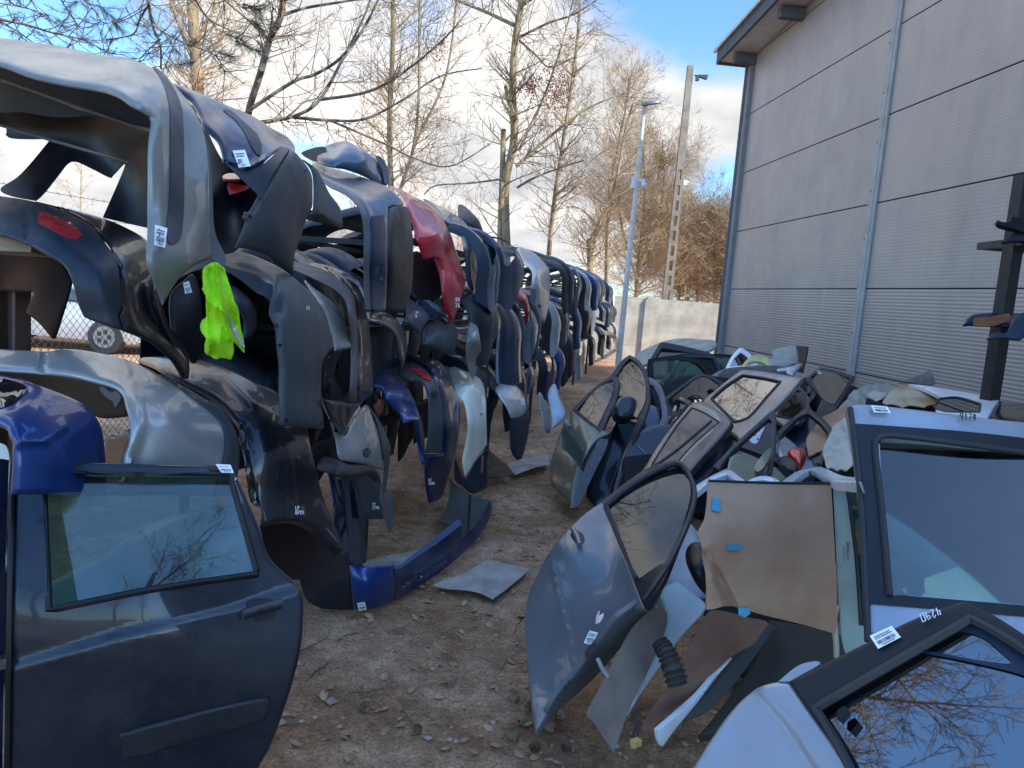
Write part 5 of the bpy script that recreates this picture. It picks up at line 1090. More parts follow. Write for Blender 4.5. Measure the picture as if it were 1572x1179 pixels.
door('dark window frame with rounded hook shape in front of the olive door',None,Depth([(1190,632,4.9),(1110,700,4.3),(1185,730,4.0)]),None,
 frame=[(1095,715,1),(1120,688),(1150,660),(1180,633),(1188,630),(1192,640),(1191,680),(1188,705),(1186,722),(1181,727),(1178,720),(1182,690),(1184,645),(1180,642),(1155,664),(1125,692),(1104,720,1)],seal=0,step=5)
door('black door with a wide open rounded window hole above the red mirror',None,Depth([(1195,660,4.9),(1235,628,5.0),(1280,660,4.6),(1255,715,4.1),(1200,700,4.4)]),None,
 frame=[(1192,662,1),(1212,644),(1236,625),(1252,632),(1270,648),(1280,662),(1275,685),(1262,712,1),(1253,709),(1266,682),(1271,664),(1258,648),(1240,634),(1222,642),(1200,665),(1196,672)],fmat=P_dark,seal=0,step=5)
door('silver grey door skin with a white tag under the red mirror',[(1205,668),(1220,680),(1240,700),(1260,712),(1250,730),(1225,730),(1195,700),(1192,680)],[(1205,668,4.7),(1260,712,4.3),(1195,700,4.4)],M_slvblue,step=6)
mirror('red backed wing mirror lying in the middle of the door heap',[(1208,690),(1215,683),(1225,682),(1235,685),(1237,694),(1233,706),(1227,715),(1220,704),(1212,698)],[(1208,690,4.4),(1235,685,4.4),(1227,715,4.2)],paint('mirror_red',(.35,.01,.015),dirt=.1),thick=.07)
solo('mirror_foot','black mirror foot plate beside the red wing mirror','car part',[(1190,702),(1208,697),(1222,706),(1226,718),(1215,722),(1195,715)],[(1190,702,4.4),(1222,706,4.3),(1215,722,4.2)],P_black,thick=.04,roll=.02,step=4)
door('car door with blue sky in its slim window right of the open black frame',None,Depth([(1262,690,4.5),(1300,675,4.5),(1330,690,4.3),(1320,730,4.0),(1265,712,4.2)]),None,
 frame=[(1237,690,1),(1262,684),(1300,672),(1340,675,1),(1340,745,1),(1300,738),(1262,725),(1250,712)],win=[(1262,690),(1300,678),(1336,680,1),(1336,735,1),(1300,730),(1268,716)],gmat=G_b,fmat=P_slate,step=8)
for o,d3,lb in [([(1066,745,1),(1090,730),(1115,718),(1122,720),(1145,738,1),(1130,738),(1115,727),(1095,735),(1068,755,1)],(3.9,4.1,3.7),'white door frame corner peeking over the brown liner at its left'),
 ([(1145,738,1),(1160,731),(1175,729),(1188,732),(1199,738,1),(1185,738),(1172,735),(1158,738,1)],(3.6,3.7,3.6),'white rounded door frame top peeking over the middle of the liner'),
 ([(1199,738,1),(1222,722),(1240,712),(1250,711),(1270,719),(1295,729),(1322,731,1),(1322,738,1),(1278,737,1),(1262,729),(1246,721),(1238,722),(1224,731),(1216,738,1)],(3.3,3.5,3.0),'white angled door frame top peeking over the right of the liner')]:
    door(lb,None,Depth([(o[0][0],o[0][1],d3[0]),(o[len(o)//3][0],o[len(o)//3][1],d3[1]),(o[-1][0],o[-1][1],d3[2])]),None,frame=o,fmat=M_wblue,seal=0,step=5)
# ---- R8 pale green white door pillar behind liner
D8=Depth([(1278,735,2.75),(1318,735,2.65),(1325,1000,2.55),(1285,960,2.65)])
def x8(T,D):
    strip('pillar_seal',[(1300,742),(1308,800),(1316,870),(1322,960)],D,.014,M_seal,T)
    sheet('pillar_glass',[(1305,745,1),(1325,745,1),(1330,960,1),(1324,960,1)],D,G_g,T,lift=.004,step=12)
    print_text(T,D,'RENAULT',(1299,832),6.5,M_ink,ang=math.pi/2); print_text(T,D,'MADE IN FRANCE',(1294,838),3.0,M_ink,ang=math.pi/2)
    strip('lower_trim',[(1285,930),(1281,950),(1284,990),(1284,1010)],D,.02,M_tan,T,lift=.01)
door('pale mint door pillar with green tinted glass between the brown liner and the silver door',[(1276,732,1),(1322,735,1),(1332,1010,1),(1300,1010,1),(1290,985),(1284,900),(1280,820)],D8,paint('mint',(0.42,.60,.58),metal=.1,dirt=.12),step=8,extra=x8)
# ---- R5 brown headliner
D5=Depth([(1090,737,2.55),(1275,741,2.50),(1283,972,2.36),(1085,930,2.38),(1075,830,2.38),(1180,850,2.44),(1100,800,2.44)],relief=[('ridge',[(1085,850),(1105,890),(1125,935)],7,-.03),('ridge',[(1088,840),(1095,900),(1110,935)],5,.02),('ridge',[(1240,745),(1250,850),(1262,965)],30,-.012)])
def x5(T,D):
    D=D['panel']
    for q in ([(1094,763),(1106,765),(1104,778),(1109,783),(1103,786),(1093,783)],[(1116,836),(1139,836.5),(1138,845),(1117,845)],[(1133,933),(1151,932.5),(1152,942),(1144,948),(1134,944)]):
        sheet('blue_tape',[(a,b,1) for a,b in q],D,M_tape,T,lift=.009,thick=.002,step=5)
    strip('folded_edge',[(1088,738,1),(1180,741),(1276,742,1)],D,.010,P_dark,T,lift=.002)
traced('headliner_panel','brown fibre roof liner panel with three blue tape pieces leaning upright on the heap','liner',[
 ('panel',[(1086,738,1),(1180,739),(1276,741,1),(1279,800),(1283,870),(1285,930),(1283,973,1),(1230,958),(1180,946),(1150,938),(1120,930),(1096,935),(1085,936,1),(1084,900),(1081,860),(1075,830),(1070,820),(1077,805),(1082,795),(1086,765)],D5,M_head,dict(step=6,thick=.008))],None,x5)
# ---- R4 foreground silver-blue door
D4=Depth([(805,930,3.25),(820,1122,2.62),(870,1085,2.72),(925,770,3.45),(985,940,2.62),(870,850,3.15),(900,1000,2.78),(1045,712,3.5),(1066,770,3.2),(1000,915,2.62),(940,900,2.95)],
  relief=[('ridge',[(846,853),(862,930),(882,1017)],2.5,.014),('step',[(928,772),(950,840),(965,900),(985,945)],3,-.004),('step',[(908,792),(930,865),(955,935)],13,.030)])
M_d4=paint('foreground_door',(0.13,0.145,0.165),metal=.3,dirt=.35,rough=.42)
M_d4i=surf('hinge_edge_metal',(.10,.11,.125),rough=.45,metal=.2,dirt=.5)
def x4(T,D):
    d=D['outer_skin']
    sheet('handle_recess',[(875,820),(884,814),(893,818),(898,828),(892,836),(883,832)],d,P_black,T,lift=.003,step=5)
    strip('door_handle',[(879,812),(886,824),(890,837)],d,.024,M_d4,T,lift=.03,n=10)
    sheet('window_glass',[(932,775,1),(960,752),(1000,727),(1035,712),(1052,725),(1060,748),(1058,772),(1048,805),(1035,835),(1020,865),(1000,882,1),(978,889,1),(955,830)],d,G_g,T,lift=-.012,step=12)
    strip('frame_seal',[(932,775,1),(960,752),(1000,727),(1040,712),(1058,730),(1066,757),(1060,790),(1040,840),(1018,880),(990,920,1)],d,.024,M_seal,T,lift=.002)
    strip('belt_seal',[(930,776,1),(952,830),(978,889,1)],d,.024,M_seal,T,lift=.006)
    sheet('mirror_triangle',[(978,890,1),(1010,868,1),(1022,866),(1008,900),(985,925,1)],d,P_dark,T,lift=.006,step=6)
    sheet('hinge_edge',[(985,922,1),(1015,895),(1018,908),(1005,935),(980,965),(950,1000),(915,1040),(870,1082),(842,1105,1),(840,1095),(862,1060),(885,1035),(910,1000),(935,965),(950,948),(968,935)],Depth([(985,922,2.70),(1018,908,2.85),(842,1105,2.72),(950,1000,2.80),(910,1000,2.68)]),M_d4i,T,thick=.02,roll=.006,step=7)
    for (a,b) in ((853,1089),(857,1080),(861,1072),(868,1053),(874,1046),(846,1097)):
        P0=P(a,b,2.66); mb=MB(); mb.tube([P0,P0+Vector((.004,-.012,0))],.007,n=8); mb.build('grommet',M_seal,T)
    label_on(T,[(905,968),(918,971),(909,990),(896,987)],d,lift=.004)
    sheet('paint_nick',[(914,955),(917,940),(921,938),(920,945),(927,941),(923,953),(916,958)],d,surf('nick',(.75,.72,.70),col2=(.55,.15,.1),nscale=40,rough=.6),T,lift=.002,thick=.001,step=4)
    mb=MB(); mb.tube([P(918,1012,2.62),P(925,1028,2.58),P(932,1036,2.56)],.008,n=8); mb.tube([P(926,1030,2.57)+Vector((0,0,.0)),P(934,1040,2.55),P(930,1046,2.56)],.006,n=6); mb.build('hinge_bolt',M_inner,T)
    sheet('hinge_hole',[(898,1002),(906,990),(914,986),(916,994),(908,1006),(900,1010)],Depth([(898,1002,2.66),(914,986,2.67),(900,1010,2.66)]),M_seal,T,lift=.01,step=4)
traced('car_door','silver blue front car door with its window up, leaning over the brown fibre boards','car door',[
 ('outer_skin',[(925,768,1),(948,820),(966,870),(978,905),(990,935,1),(968,938),(948,950),(932,965),(910,1000),(885,1035),(860,1062),(840,1098),(822,1124,1),(815,1080),(808,1010),(804,960),(806,930),(815,900),(840,850),(870,812),(900,785)],D4,M_d4,dict(step=6,thick=.02,roll=.010)),
 ('window_frame',[(925,769,1),(955,745),(995,718),(1037,705,1),(1052,713),(1063,732),(1067,757),(1062,790),(1045,830),(1022,885),(1010,905),(990,935,1),(978,905),(950,825)],D4,P_dark,dict(step=7,thick=.02,holes=[[(932,775,1),(960,752),(1000,727),(1035,713),(1052,725),(1060,748),(1058,772),(1048,805),(1035,835),(1020,865),(1000,882,1),(978,889,1),(955,830)]]))],PG,x4)
# boards and doors under it
solo('fibre_board','brown rounded fibre board standing in the dirt under the silver blue door','board',[(1000,936),(1015,934),(1024,942),(1022,965),(1008,1000),(990,1040),(972,1075),(958,1110),(942,1155,1),(925,1130),(908,1105),(900,1095),(918,1060),(945,1010),(970,965)],[(1010,936,2.75),(942,1155,2.42),(900,1095,2.52),(1022,965,2.75),(960,1040,2.55)],M_fibre,thick=.006,step=7)
door('silver white door edge between the two brown fibre boards',[(1010,905),(1040,890),(1085,925,1),(1082,940),(1050,975),(1020,1015),(985,1065),(965,1098,1),(972,1075),(990,1040),(1008,1000),(1022,965),(1024,942)],[(1010,905,3.0),(1085,925,3.05),(965,1098,2.62),(1020,1015,2.78)],M_wblue,step=7,roll=.02)
door('pale silver door front below the window of the silver blue door',[(1015,900),(1040,840),(1060,800),(1085,840),(1086,915),(1060,925),(1030,915)],[(1015,900,3.1),(1060,800,3.5),(1086,915,3.1)],M_lightslv,step=8)
solo('black_mirror_base','smooth black plastic mirror shell between the silver door and the brown panel','car part',[(1048,842),(1060,828),(1075,830),(1082,845),(1085,880),(1084,912),(1078,915),(1062,895),(1050,868)],[(1048,842,2.9),(1082,845,2.8),(1078,915,2.75),(1065,870,2.76)],P_black,thick=.05,roll=.03,step=5)
dk=Depth([(1085,945,2.75),(1180,955,2.85),(1150,990,2.75),(1085,1050,2.55),(1000,1115,2.45),(1075,1000,2.58)],relief=[('ridge',[(1075,1020),(1090,1005),(1100,1000)],4,-.01)])
solo('brown_card','large rust brown card liner fanning out under the brown panel','board',[(1085,942),(1110,938),(1150,948),(1178,955),(1168,972),(1155,990),(1120,1010),(1085,1045),(1060,1070),(1020,1100),(1000,1122,1),(985,1118),(1010,1075),(1040,1035),(1060,990)],dk,surf('card',(0.20,0.105,0.07),col2=(.13,.065,.045),rough=.9,nscale=5,bump=.3,dirt=.2),thick=.005,step=7)
door('thin white door edge curving to the ground under the rust brown liner',[(1126,1011,1),(1102,1040),(1070,1082),(1040,1118),(1019,1147,1),(1014,1138),(1011,1122,1),(1040,1097),(1072,1068),(1100,1035)],[(1125,1010,2.65),(1020,1146,2.33),(1080,1060,2.5)],M_wblue,step=7,roll=.006,thick=.015)
door('grey door underside in the dark gap right of the thin white edge',[(1180,955,1),(1195,962),(1160,1010),(1125,1055),(1085,1095),(1050,1108),(1060,1095),(1090,1060),(1128,1012),(1155,990)],[(1180,955,2.95),(1195,962,2.98),(1050,1108,2.55),(1125,1055,2.7)],surf('inner_shaded',(.07,.075,.08),rough=.82,dirt=.4),step=7,roll=.02)  # inner metal darkened: shadow of the gap is put into the colour
door('shadowed olive grey door skin behind the bottom right silver door',[(1180,950),(1230,958),(1290,975),(1320,1000),(1260,1030),(1215,1060),(1150,1080),(1100,1120),(1070,1130),(1110,1080),(1160,1010)],[(1180,950,3.1),(1290,975,2.9),(1100,1120,2.8)],surf('shadow_olive',(.045,.043,.036),rough=.82,dirt=.4),step=8)  # olive grey kept this dark to paint in the shadow under the heap
# ribbed rubber hose
T=None
mb=MB(); cl=[(1012,985,2.50),(1022,1000,2.47),(1032,1022,2.44),(1040,1050,2.43)]; n=64
import itertools
pp=[Vector((np.interp(i/n*3,[0,1,2,3],[c[0] for c in cl]),np.interp(i/n*3,[0,1,2,3],[c[1] for c in cl]),np.interp(i/n*3,[0,1,2,3],[c[2] for c in cl]))) for i in range(n+1)]
mb.tube([P(*p) for p in pp],[(.020+.014*(i/n)**.5)+.006*math.sin(i/n*2*math.pi*9) for i in range(n+1)],n=18)
tag(mb.build('ribbed_hose',surf('old_rubber',(.03,.027,.025),rough=.7,dirt=.3),None),'black ribbed rubber cable boot lying on the brown card liner','hose')
# cables and small yellow plug
mb=MB(); a=[P(975,1090,2.42),P(968,1105,2.38),P(978,1112,2.35),P(972,1125,2.32),P(975,1138,2.28)]; mb.tube(a,.004,n=6); mb.tube([p+Vector((.012,0,.004)) for p in a],.003,n=6)
T=thing('wire_plug','tangled cable with a small yellow plug on the dirt below the brown card','cable',(P(975,1138,2.28).x,P(975,1138,2.28).y,.01)); mb.build('cable',M_seal,T)
mb=MB(); mb.box(P(976,1140,2.27),(.03,.02,.018),Matrix.Rotation(.5,3,'Z')); mb.box(P(972,1143,2.26),(.014,.02,.012),Matrix.Rotation(.2,3,'X')); mb.build('plug',surf('yellow_plastic',(.45,.28,.08),rough=.5),T,smooth=False)
# ---- R6 big silver door on the right
D6=Depth([(1305,625,2.08),(1640,668,2.04),(1352,975,1.76),(1640,1000,1.68),(1500,800,1.86),(1325,800,1.92)],relief=[('step',[(1300,650),(1450,663),(1660,690)],4,.010)])
def x6(T,D):
    d=D['outer_skin']
    sheet('window_frame',[(1313,650,1),(1400,656),(1500,664),(1640,680,1),(1640,708,1),(1500,686),(1400,672),(1360,668),(1345,676),(1343,690),(1356,800),(1365,912,1),(1640,935,1),(1640,952,1),(1365,929),(1330,928,1),(1330,800),(1322,720)],d,P_dark,T,lift=.004,thick=.01,step=9)
    sheet('window_glass',[(1348,672,1),(1450,678),(1640,702,1),(1640,938,1),(1500,924),(1366,914,1),(1356,800)],d,glass('big_door',(0.30,.46,.44),dust=.06,ior=1.8),T,lift=-.010,step=16)
    strip('window_seal',[(1342,990,1) if 0 else (1366,914,1),(1356,800),(1344,690),(1347,677),(1358,669),(1400,672),(1500,685),(1650,706,1)],d,.016,M_seal,T,lift=.008)
    strip('edge_seal',[(1305,626,1),(1315,700),(1324,800),(1330,930),(1332,985,1)],d,.016,M_seal,T,lift=.0)
    label_on(T,[(1337,622),(1362,624),(1368,634),(1342,633)],d,lift=.014,rows=3)
    scribble(T,(1474,634),d,mat=M_ink,text='9174',s=8,w=.0016,lift=.014,ang=.06,name='pen_writing')
traced('car_door','large silver car door with a wide dark window frame standing at the right edge','car door',[
 ('outer_skin',[(1303,622,1),(1330,619),(1400,626),(1500,638),(1650,655,1),(1650,1010,1),(1450,985),(1333,975,1),(1331,900),(1325,800),(1315,700)],D6,M_lightslv,dict(step=9,thick=.04,roll=.012,holes=[[(1350,674,1),(1450,680),(1640,704,1),(1640,936,1),(1500,922),(1367,912,1),(1357,800)]]))],PG,x6)
# things seen through its glass
door('pale green door arch seen through the window of the large silver door',None,Depth([(1380,735,2.8),(1560,780,2.6),(1640,830,2.5),(1390,760,2.7)]),None,
 frame=[(1362,738,1),(1375,726),(1400,724),(1450,735),(1520,752),(1640,790,1),(1640,812,1),(1520,772),(1450,752),(1410,745),(1390,748),(1370,752)],fmat=M_wblue,seal=0,step=8)
door('grey green door under the arch seen through the large window',[(1362,752),(1400,748),(1450,756),(1520,775),(1640,815,1),(1640,960,1),(1560,950),(1500,850),(1420,790),(1362,775)],[(1362,752,2.75),(1640,815,2.55),(1560,950,2.4)],M_gdoor,step=10)
door('dark olive glass panel leaning highest behind the large silver door',[(1345,660),(1440,668),(1560,690),(1650,720),(1650,780),(1550,745),(1440,720),(1360,725)],[(1345,660,3.4),(1560,690,3.3),(1550,745,3.1)],M_olive,step=10)
# ---- R7 bottom right silver door
D7=Depth(planeN(1300,1085,1.30,(-1.15,-.73,1.22),((1045,1200),(1480,925),(1700,1250))),relief=[('step',[(1155,1050),(1215,1120),(1260,1190)],5,-.012)])
def x7(T,D):
    d=D['outer_skin']
    label_on(T,[(1335,976),(1369,960.5),(1383,978),(1348,996)],d,lift=.012)
    scribble(T,(1445,944),d,text='4290',s=10,w=.0010,lift=.014,ang=math.pi-.36,name='chalk_writing')
    sheet('window_glass',[(1250,1085,1),(1330,1040),(1490,948,1),(1550,985),(1700,1090,1),(1700,1300,1),(1330,1300,1),(1290,1150)],d,glass('lower_door',(0.26,.42,.48),dust=.05,ior=3.6),T,lift=-.012,step=16)
    strip('window_seal',[(1330,1230,1),(1290,1150),(1252,1088,1),(1330,1042),(1490,950,1),(1560,990),(1700,1090,1)],d,.016,M_seal,T,lift=.004)
    sheet('quarter_window_border',[(1398,992,1),(1489,951,1),(1545,986,1),(1640,1050,1),(1640,1072,1),(1572,1037),(1480,1014),(1414,1001)],d,plastic('tint_border',(.01,.02,.05)),T,lift=-.006,thick=.002,step=7,holes=[[(1412,996),(1448,977),(1475,970),(1505,977),(1530,996),(1550,1014),(1546,1019),(1488,1011),(1437,1001)]])
    sheet('clip',[(1285,1090,1),(1297,1083,1),(1302,1090,1),(1290,1105,1),(1284,1101,1)],d,P_black,T,lift=.02,thick=.02,step=5)
traced('car_door','silver car door tilted at the bottom right with 4290 written on its black frame','car door',[
 ('outer_skin',[(1040,1215,1),(1085,1140),(1125,1085),(1160,1055),(1190,1045),(1212,1046,1),(1250,1100),(1300,1170),(1340,1230,1)],D7,M_lightslv,dict(step=8,thick=.03,roll=.010)),
 ('window_frame',[(1210,1045,1),(1300,1000),(1400,950),(1478,921,1),(1510,935),(1560,965),(1700,1060,1),(1700,1090,1),(1560,995),(1490,948,1),(1330,1040),(1250,1085,1),(1290,1150),(1335,1235,1),(1300,1175),(1240,1090)],D7,P_dark,dict(step=8,thick=.025,roll=.006,lift=.006)),
 ('mirror_cap_edge',[(1195,1046,1),(1225,1022),(1252,1015),(1258,1020),(1230,1036),(1212,1046,1)],D7,M_lightslv,dict(step=6,thick=.02))],PG,x7)
solo('car_door','white silver door skin under the window frame of the bottom right door','car door',[(1330,930,1),(1450,925),(1600,940),(1700,960,1),(1700,1080),(1500,1010),(1420,980),(1350,985)],[(1330,930,1.85),(1600,940,1.8),(1500,1010,1.75)],M_lightslv,group=PG,step=12,thick=.02)
# ---- right hand rack with rusty fenders
T=thing('fender_rack','dark steel post with two shelves of old fenders at the right edge','rack',(G(1520,760).x,G(1520,760).y,0))
c0=P(1520,608,5.2)
mb=MB(); mb.box((c0.x,c0.y,1.35),(.085,.085,2.7),Matrix.Rotation(.25,3,'Z')); mb.build('post',M_frame,T,smooth=False)
zt=P(1560,372,5.2)
for z,yy in ((P(1560,372,5.2).z,0),(P(1525,492,5.2).z,0)):
    mb=MB(); mb.box((c0.x+.68,c0.y-.1,z-.02),(1.3,.05,.05)); mb.box((c0.x+.68,c0.y+.35,z-.02),(1.3,.05,.05)); mb.box((c0.x,c0.y+.12,z-.02),(.05,.5,.05)); mb.build('shelf_bar',M_frame,T,smooth=False)
mb=MB(); mb.box((c0.x+1.2,c0.y,1.35),(.085,.085,2.7)); mb.build('post',M_frame,T,smooth=False)
solo('fender','dark blue rusty car fender lying on the lower shelf of the right rack','fender',[(1479,497,1),(1487,484),(1500,479),(1530,477),(1572,478),(1640,480,1),(1640,500,1),(1572,500),(1530,498),(1505,496),(1488,496)],[(1479,497,5.0),(1572,478,5.1),(1640,500,4.9)],M_navy,thick=.01,roll=.02,step=5)
solo('rusty_panel','rusty brown sheet metal piece under the blue fender','car part',[(1494,489,1),(1520,486),(1550,481),(1548,492),(1530,499),(1520,501,1),(1495,500,1)],[(1494,489,4.95),(1550,481,4.95),(1520,501,4.9)],M_rust,thick=.01,step=5)
solo('wheel_arch_panel','grey black wheel arch panel hanging under the lower shelf of the right rack','fender',[(1515,520),(1530,508),(1545,510),(1555,490),(1572,478),(1590,474),(1640,480,1),(1640,510,1),(1600,500),(1580,505),(1568,520),(1540,518)],[(1515,520,4.8),(1572,478,4.85),(1640,510,4.7)],P_slate,thick=.01,roll=.015,step=5)
solo('black_bracket','folded black sheet metal bracket on top of the right rack','bracket',[(1531,338,1),(1540,341),(1550,340),(1554,332,1),(1575,336),(1640,345,1),(1640,372),(1580,360),(1560,352),(1535,345)],[(1531,338,5.0),(1575,336,5.0),(1560,355,4.95)],P_black,thick=.04,step=5)
solo('grey_fender','dark grey fender lying on the top shelf under the black bracket','fender',[(1539,370,1),(1555,358),(1572,352),(1640,350,1),(1640,374,1),(1572,368)],[(1539,370,4.9),(1572,352,5.0),(1640,374,4.8)],P_dark,thick=.02,roll=.01,step=5)

# ---- more doors deeper in the heap
rg=random.Random(4)
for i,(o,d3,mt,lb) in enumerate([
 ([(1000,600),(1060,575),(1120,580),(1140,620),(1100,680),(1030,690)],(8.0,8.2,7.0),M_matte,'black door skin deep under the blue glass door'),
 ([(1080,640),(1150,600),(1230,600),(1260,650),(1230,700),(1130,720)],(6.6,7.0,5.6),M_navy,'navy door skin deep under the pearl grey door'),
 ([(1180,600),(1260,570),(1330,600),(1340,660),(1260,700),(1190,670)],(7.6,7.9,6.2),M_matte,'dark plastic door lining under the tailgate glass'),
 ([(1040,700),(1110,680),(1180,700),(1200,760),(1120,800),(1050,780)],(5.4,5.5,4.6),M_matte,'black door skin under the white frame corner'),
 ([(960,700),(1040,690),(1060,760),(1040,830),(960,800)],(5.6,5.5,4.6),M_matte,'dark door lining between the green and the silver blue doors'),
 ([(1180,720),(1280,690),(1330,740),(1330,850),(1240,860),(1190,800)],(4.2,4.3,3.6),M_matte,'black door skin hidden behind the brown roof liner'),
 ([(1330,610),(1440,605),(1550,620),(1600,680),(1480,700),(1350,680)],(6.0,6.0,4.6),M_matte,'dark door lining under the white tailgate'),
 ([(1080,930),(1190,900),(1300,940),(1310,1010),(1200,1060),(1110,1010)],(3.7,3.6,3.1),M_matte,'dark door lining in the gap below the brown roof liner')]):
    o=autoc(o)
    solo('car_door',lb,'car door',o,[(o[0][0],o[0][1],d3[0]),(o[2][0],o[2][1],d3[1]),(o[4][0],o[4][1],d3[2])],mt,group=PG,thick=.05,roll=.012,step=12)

# ---- whole doors standing in parallel, built upright in their own frame
def whole_door(label,org,Lv,U,col,gm,front=False,sc=1.0):
    Lv=Vector(Lv).normalized(); U=Vector(U); U=(U-Lv*U.dot(Lv)).normalized(); Nn=Lv.cross(U)
    if Nn.dot(CP-Vector(org))<0: Nn=-Nn
    T=thing('car_door',label,'car door',org,PG)
    body=[(0,80),(-5,300),(10,600,1),(500,625),(985,650,1),(1010,480),(990,200),(960,60),(900,10,1),(120,0,1),(40,20)]
    outer=[(10,600,1),(150,760),(300,930),(380,1010),(470,1050),(800,1045),(930,1030,1),(975,850),(985,650,1),(500,625)]
    inner=[(90,628,1),(200,760),(340,925),(410,985),(490,1012),(790,1008),(895,995,1),(925,850),(935,668,1),(500,650)]
    if not front: outer=[(10,600,1),(30,850),(60,1020,1),(400,1060),(700,1020),(850,900),(985,650,1),(500,625)]; inner=[(60,625,1),(78,850),(100,985,1),(400,1018),(680,980),(800,880),(915,668,1),(500,650)]
    def mp(V,off):
        out=[]
        for x,y in V:
            b=.045*math.sin(math.pi*min(1,max(0,(y+200)/1300)))+(.012 if y<330 and y>300 else 0)+.010*math.tanh((y-430)/25)
            out.append(Vector(org)+Lv*(x*.001*sc)+U*(y*.001*sc)+Nn*(b+off))
        return out
    def pan(nm,ol,holes,mat,off,thick,step=70):
        o=densify(crv(ol,n=9),40); h=[densify(crv(q,n=9),40) for q in holes]; V,Fc=tri2d(o,h,step)
        a=mp(V,off); b=mp(V,off-thick); n=len(V); cx=[]
        for f in Fc:
            p=[V[i] for i in f[:3]]; s_=(p[1][0]-p[0][0])*(p[2][1]-p[0][1])-(p[1][1]-p[0][1])*(p[2][0]-p[0][0]); cx.append(tuple(f) if s_>0 else tuple(f[::-1]))
        E={(f[i],f[(i+1)%len(f)]):1 for f in cx for i in range(len(f))}
        fs=cx+[tuple(i+n for i in f[::-1]) for f in cx]+[(q,p,p+n,q+n) for (p,q) in E if (q,p) not in E]
        return mk(nm,a+b,fs,mat,T)
    pan('outer_skin',body,[],col,0,.02); pan('inner_panel',[(60,60,1),(60,560,1),(940,600,1),(930,80,1)],[[(250,150),(450,150),(450,330),(250,330)]],M_inner,-.025,.03,90)
    pan('window_frame',outer,[inner],P_dark if rg.random()<.6 else col,.002,.035); pan('window_glass',inner,[],gm,-.012,.004,120)
    def tb(nm,pts,r,mat,off): mb=MB(); mb.tube(mp(pts,off),r,n=6); mb.build(nm,mat,T)
    tb('window_seal',crv(inner,n=6)+[inner[0][:2]],.008,M_seal,.006); tb('belt_moulding',[(20,612),(500,636),(980,660)],.010,M_seal,.006)
    tb('door_handle',[(820,540),(860,545),(940,550)],.013,col,.035); tb('side_moulding',[(10,300),(500,305),(995,310)],.012,P_dark,.006)
    return T
rg=random.Random(31)
U1=(.62,.45,.78); L1=(.10,1.0,-.05)
cols=[(M_black,'black'),(M_navy,'navy'),(M_slvblue,'silver blue'),(M_gblue,'grey blue'),(M_black,'black'),(M_steel,'steel blue'),(M_navy,'navy')]
def at_(x,y,d): return P(x,y,d)
for i in range(6):
    g=G(905,775); o=(g.x+.20+.17*i,g.y-.05+.22*i,.02+.03*i); c,cn=cols[i]
    whole_door('%s door with its window up, %s in the leaning stack behind the green door'%(cn,ORD[i]),o,(L1[0]+rg.uniform(-.06,.06),1,rg.uniform(-.04,.06)),(U1[0]+rg.uniform(-.1,.1),U1[1],U1[2]),c,G_g,front=i%2==0)
for i in range(6):
    b=P(1085+14*i,650-6*i,6.6+.5*i); c,cn=cols[(i+2)%7]
    whole_door('%s door leaning toward the warehouse, %s of the far parallel stack'%(cn,ORD[i]),(b.x,b.y,max(.25,b.z-.35)),(.35+rg.uniform(-.06,.06),.9,rg.uniform(0,.1)),(.8,.1+rg.uniform(-.1,.1),.6),c,G_b,front=i%2==1,sc=.95)
for i in range(4):
    b=P(1010+16*i,600-5*i,8.6+.35*i); c,cn=cols[(i+4)%7]
    whole_door('%s door upright in front of the concrete wall, %s from the path'%(cn,ORD[i]),(b.x,b.y,max(.1,b.z-.75)),(.95,.3+rg.uniform(-.1,.1),.05),(.1,.35,.9),c,G_clear,front=i%2==1,sc=.95)
for i in range(7):
    c,cn=cols[i%7]; org=(1.22+.24*i,2.5+.10*i,.04+.03*i)
    whole_door('%s door low in the heap, %s from the headliner panel'%(cn,ORD[i]),org,(.12+rg.uniform(-.05,.05),1,rg.uniform(-.02,.05)),(.75+rg.uniform(-.1,.1),.05,.62),c,G_g if i%2 else G_b,front=i%2==0,sc=.95)
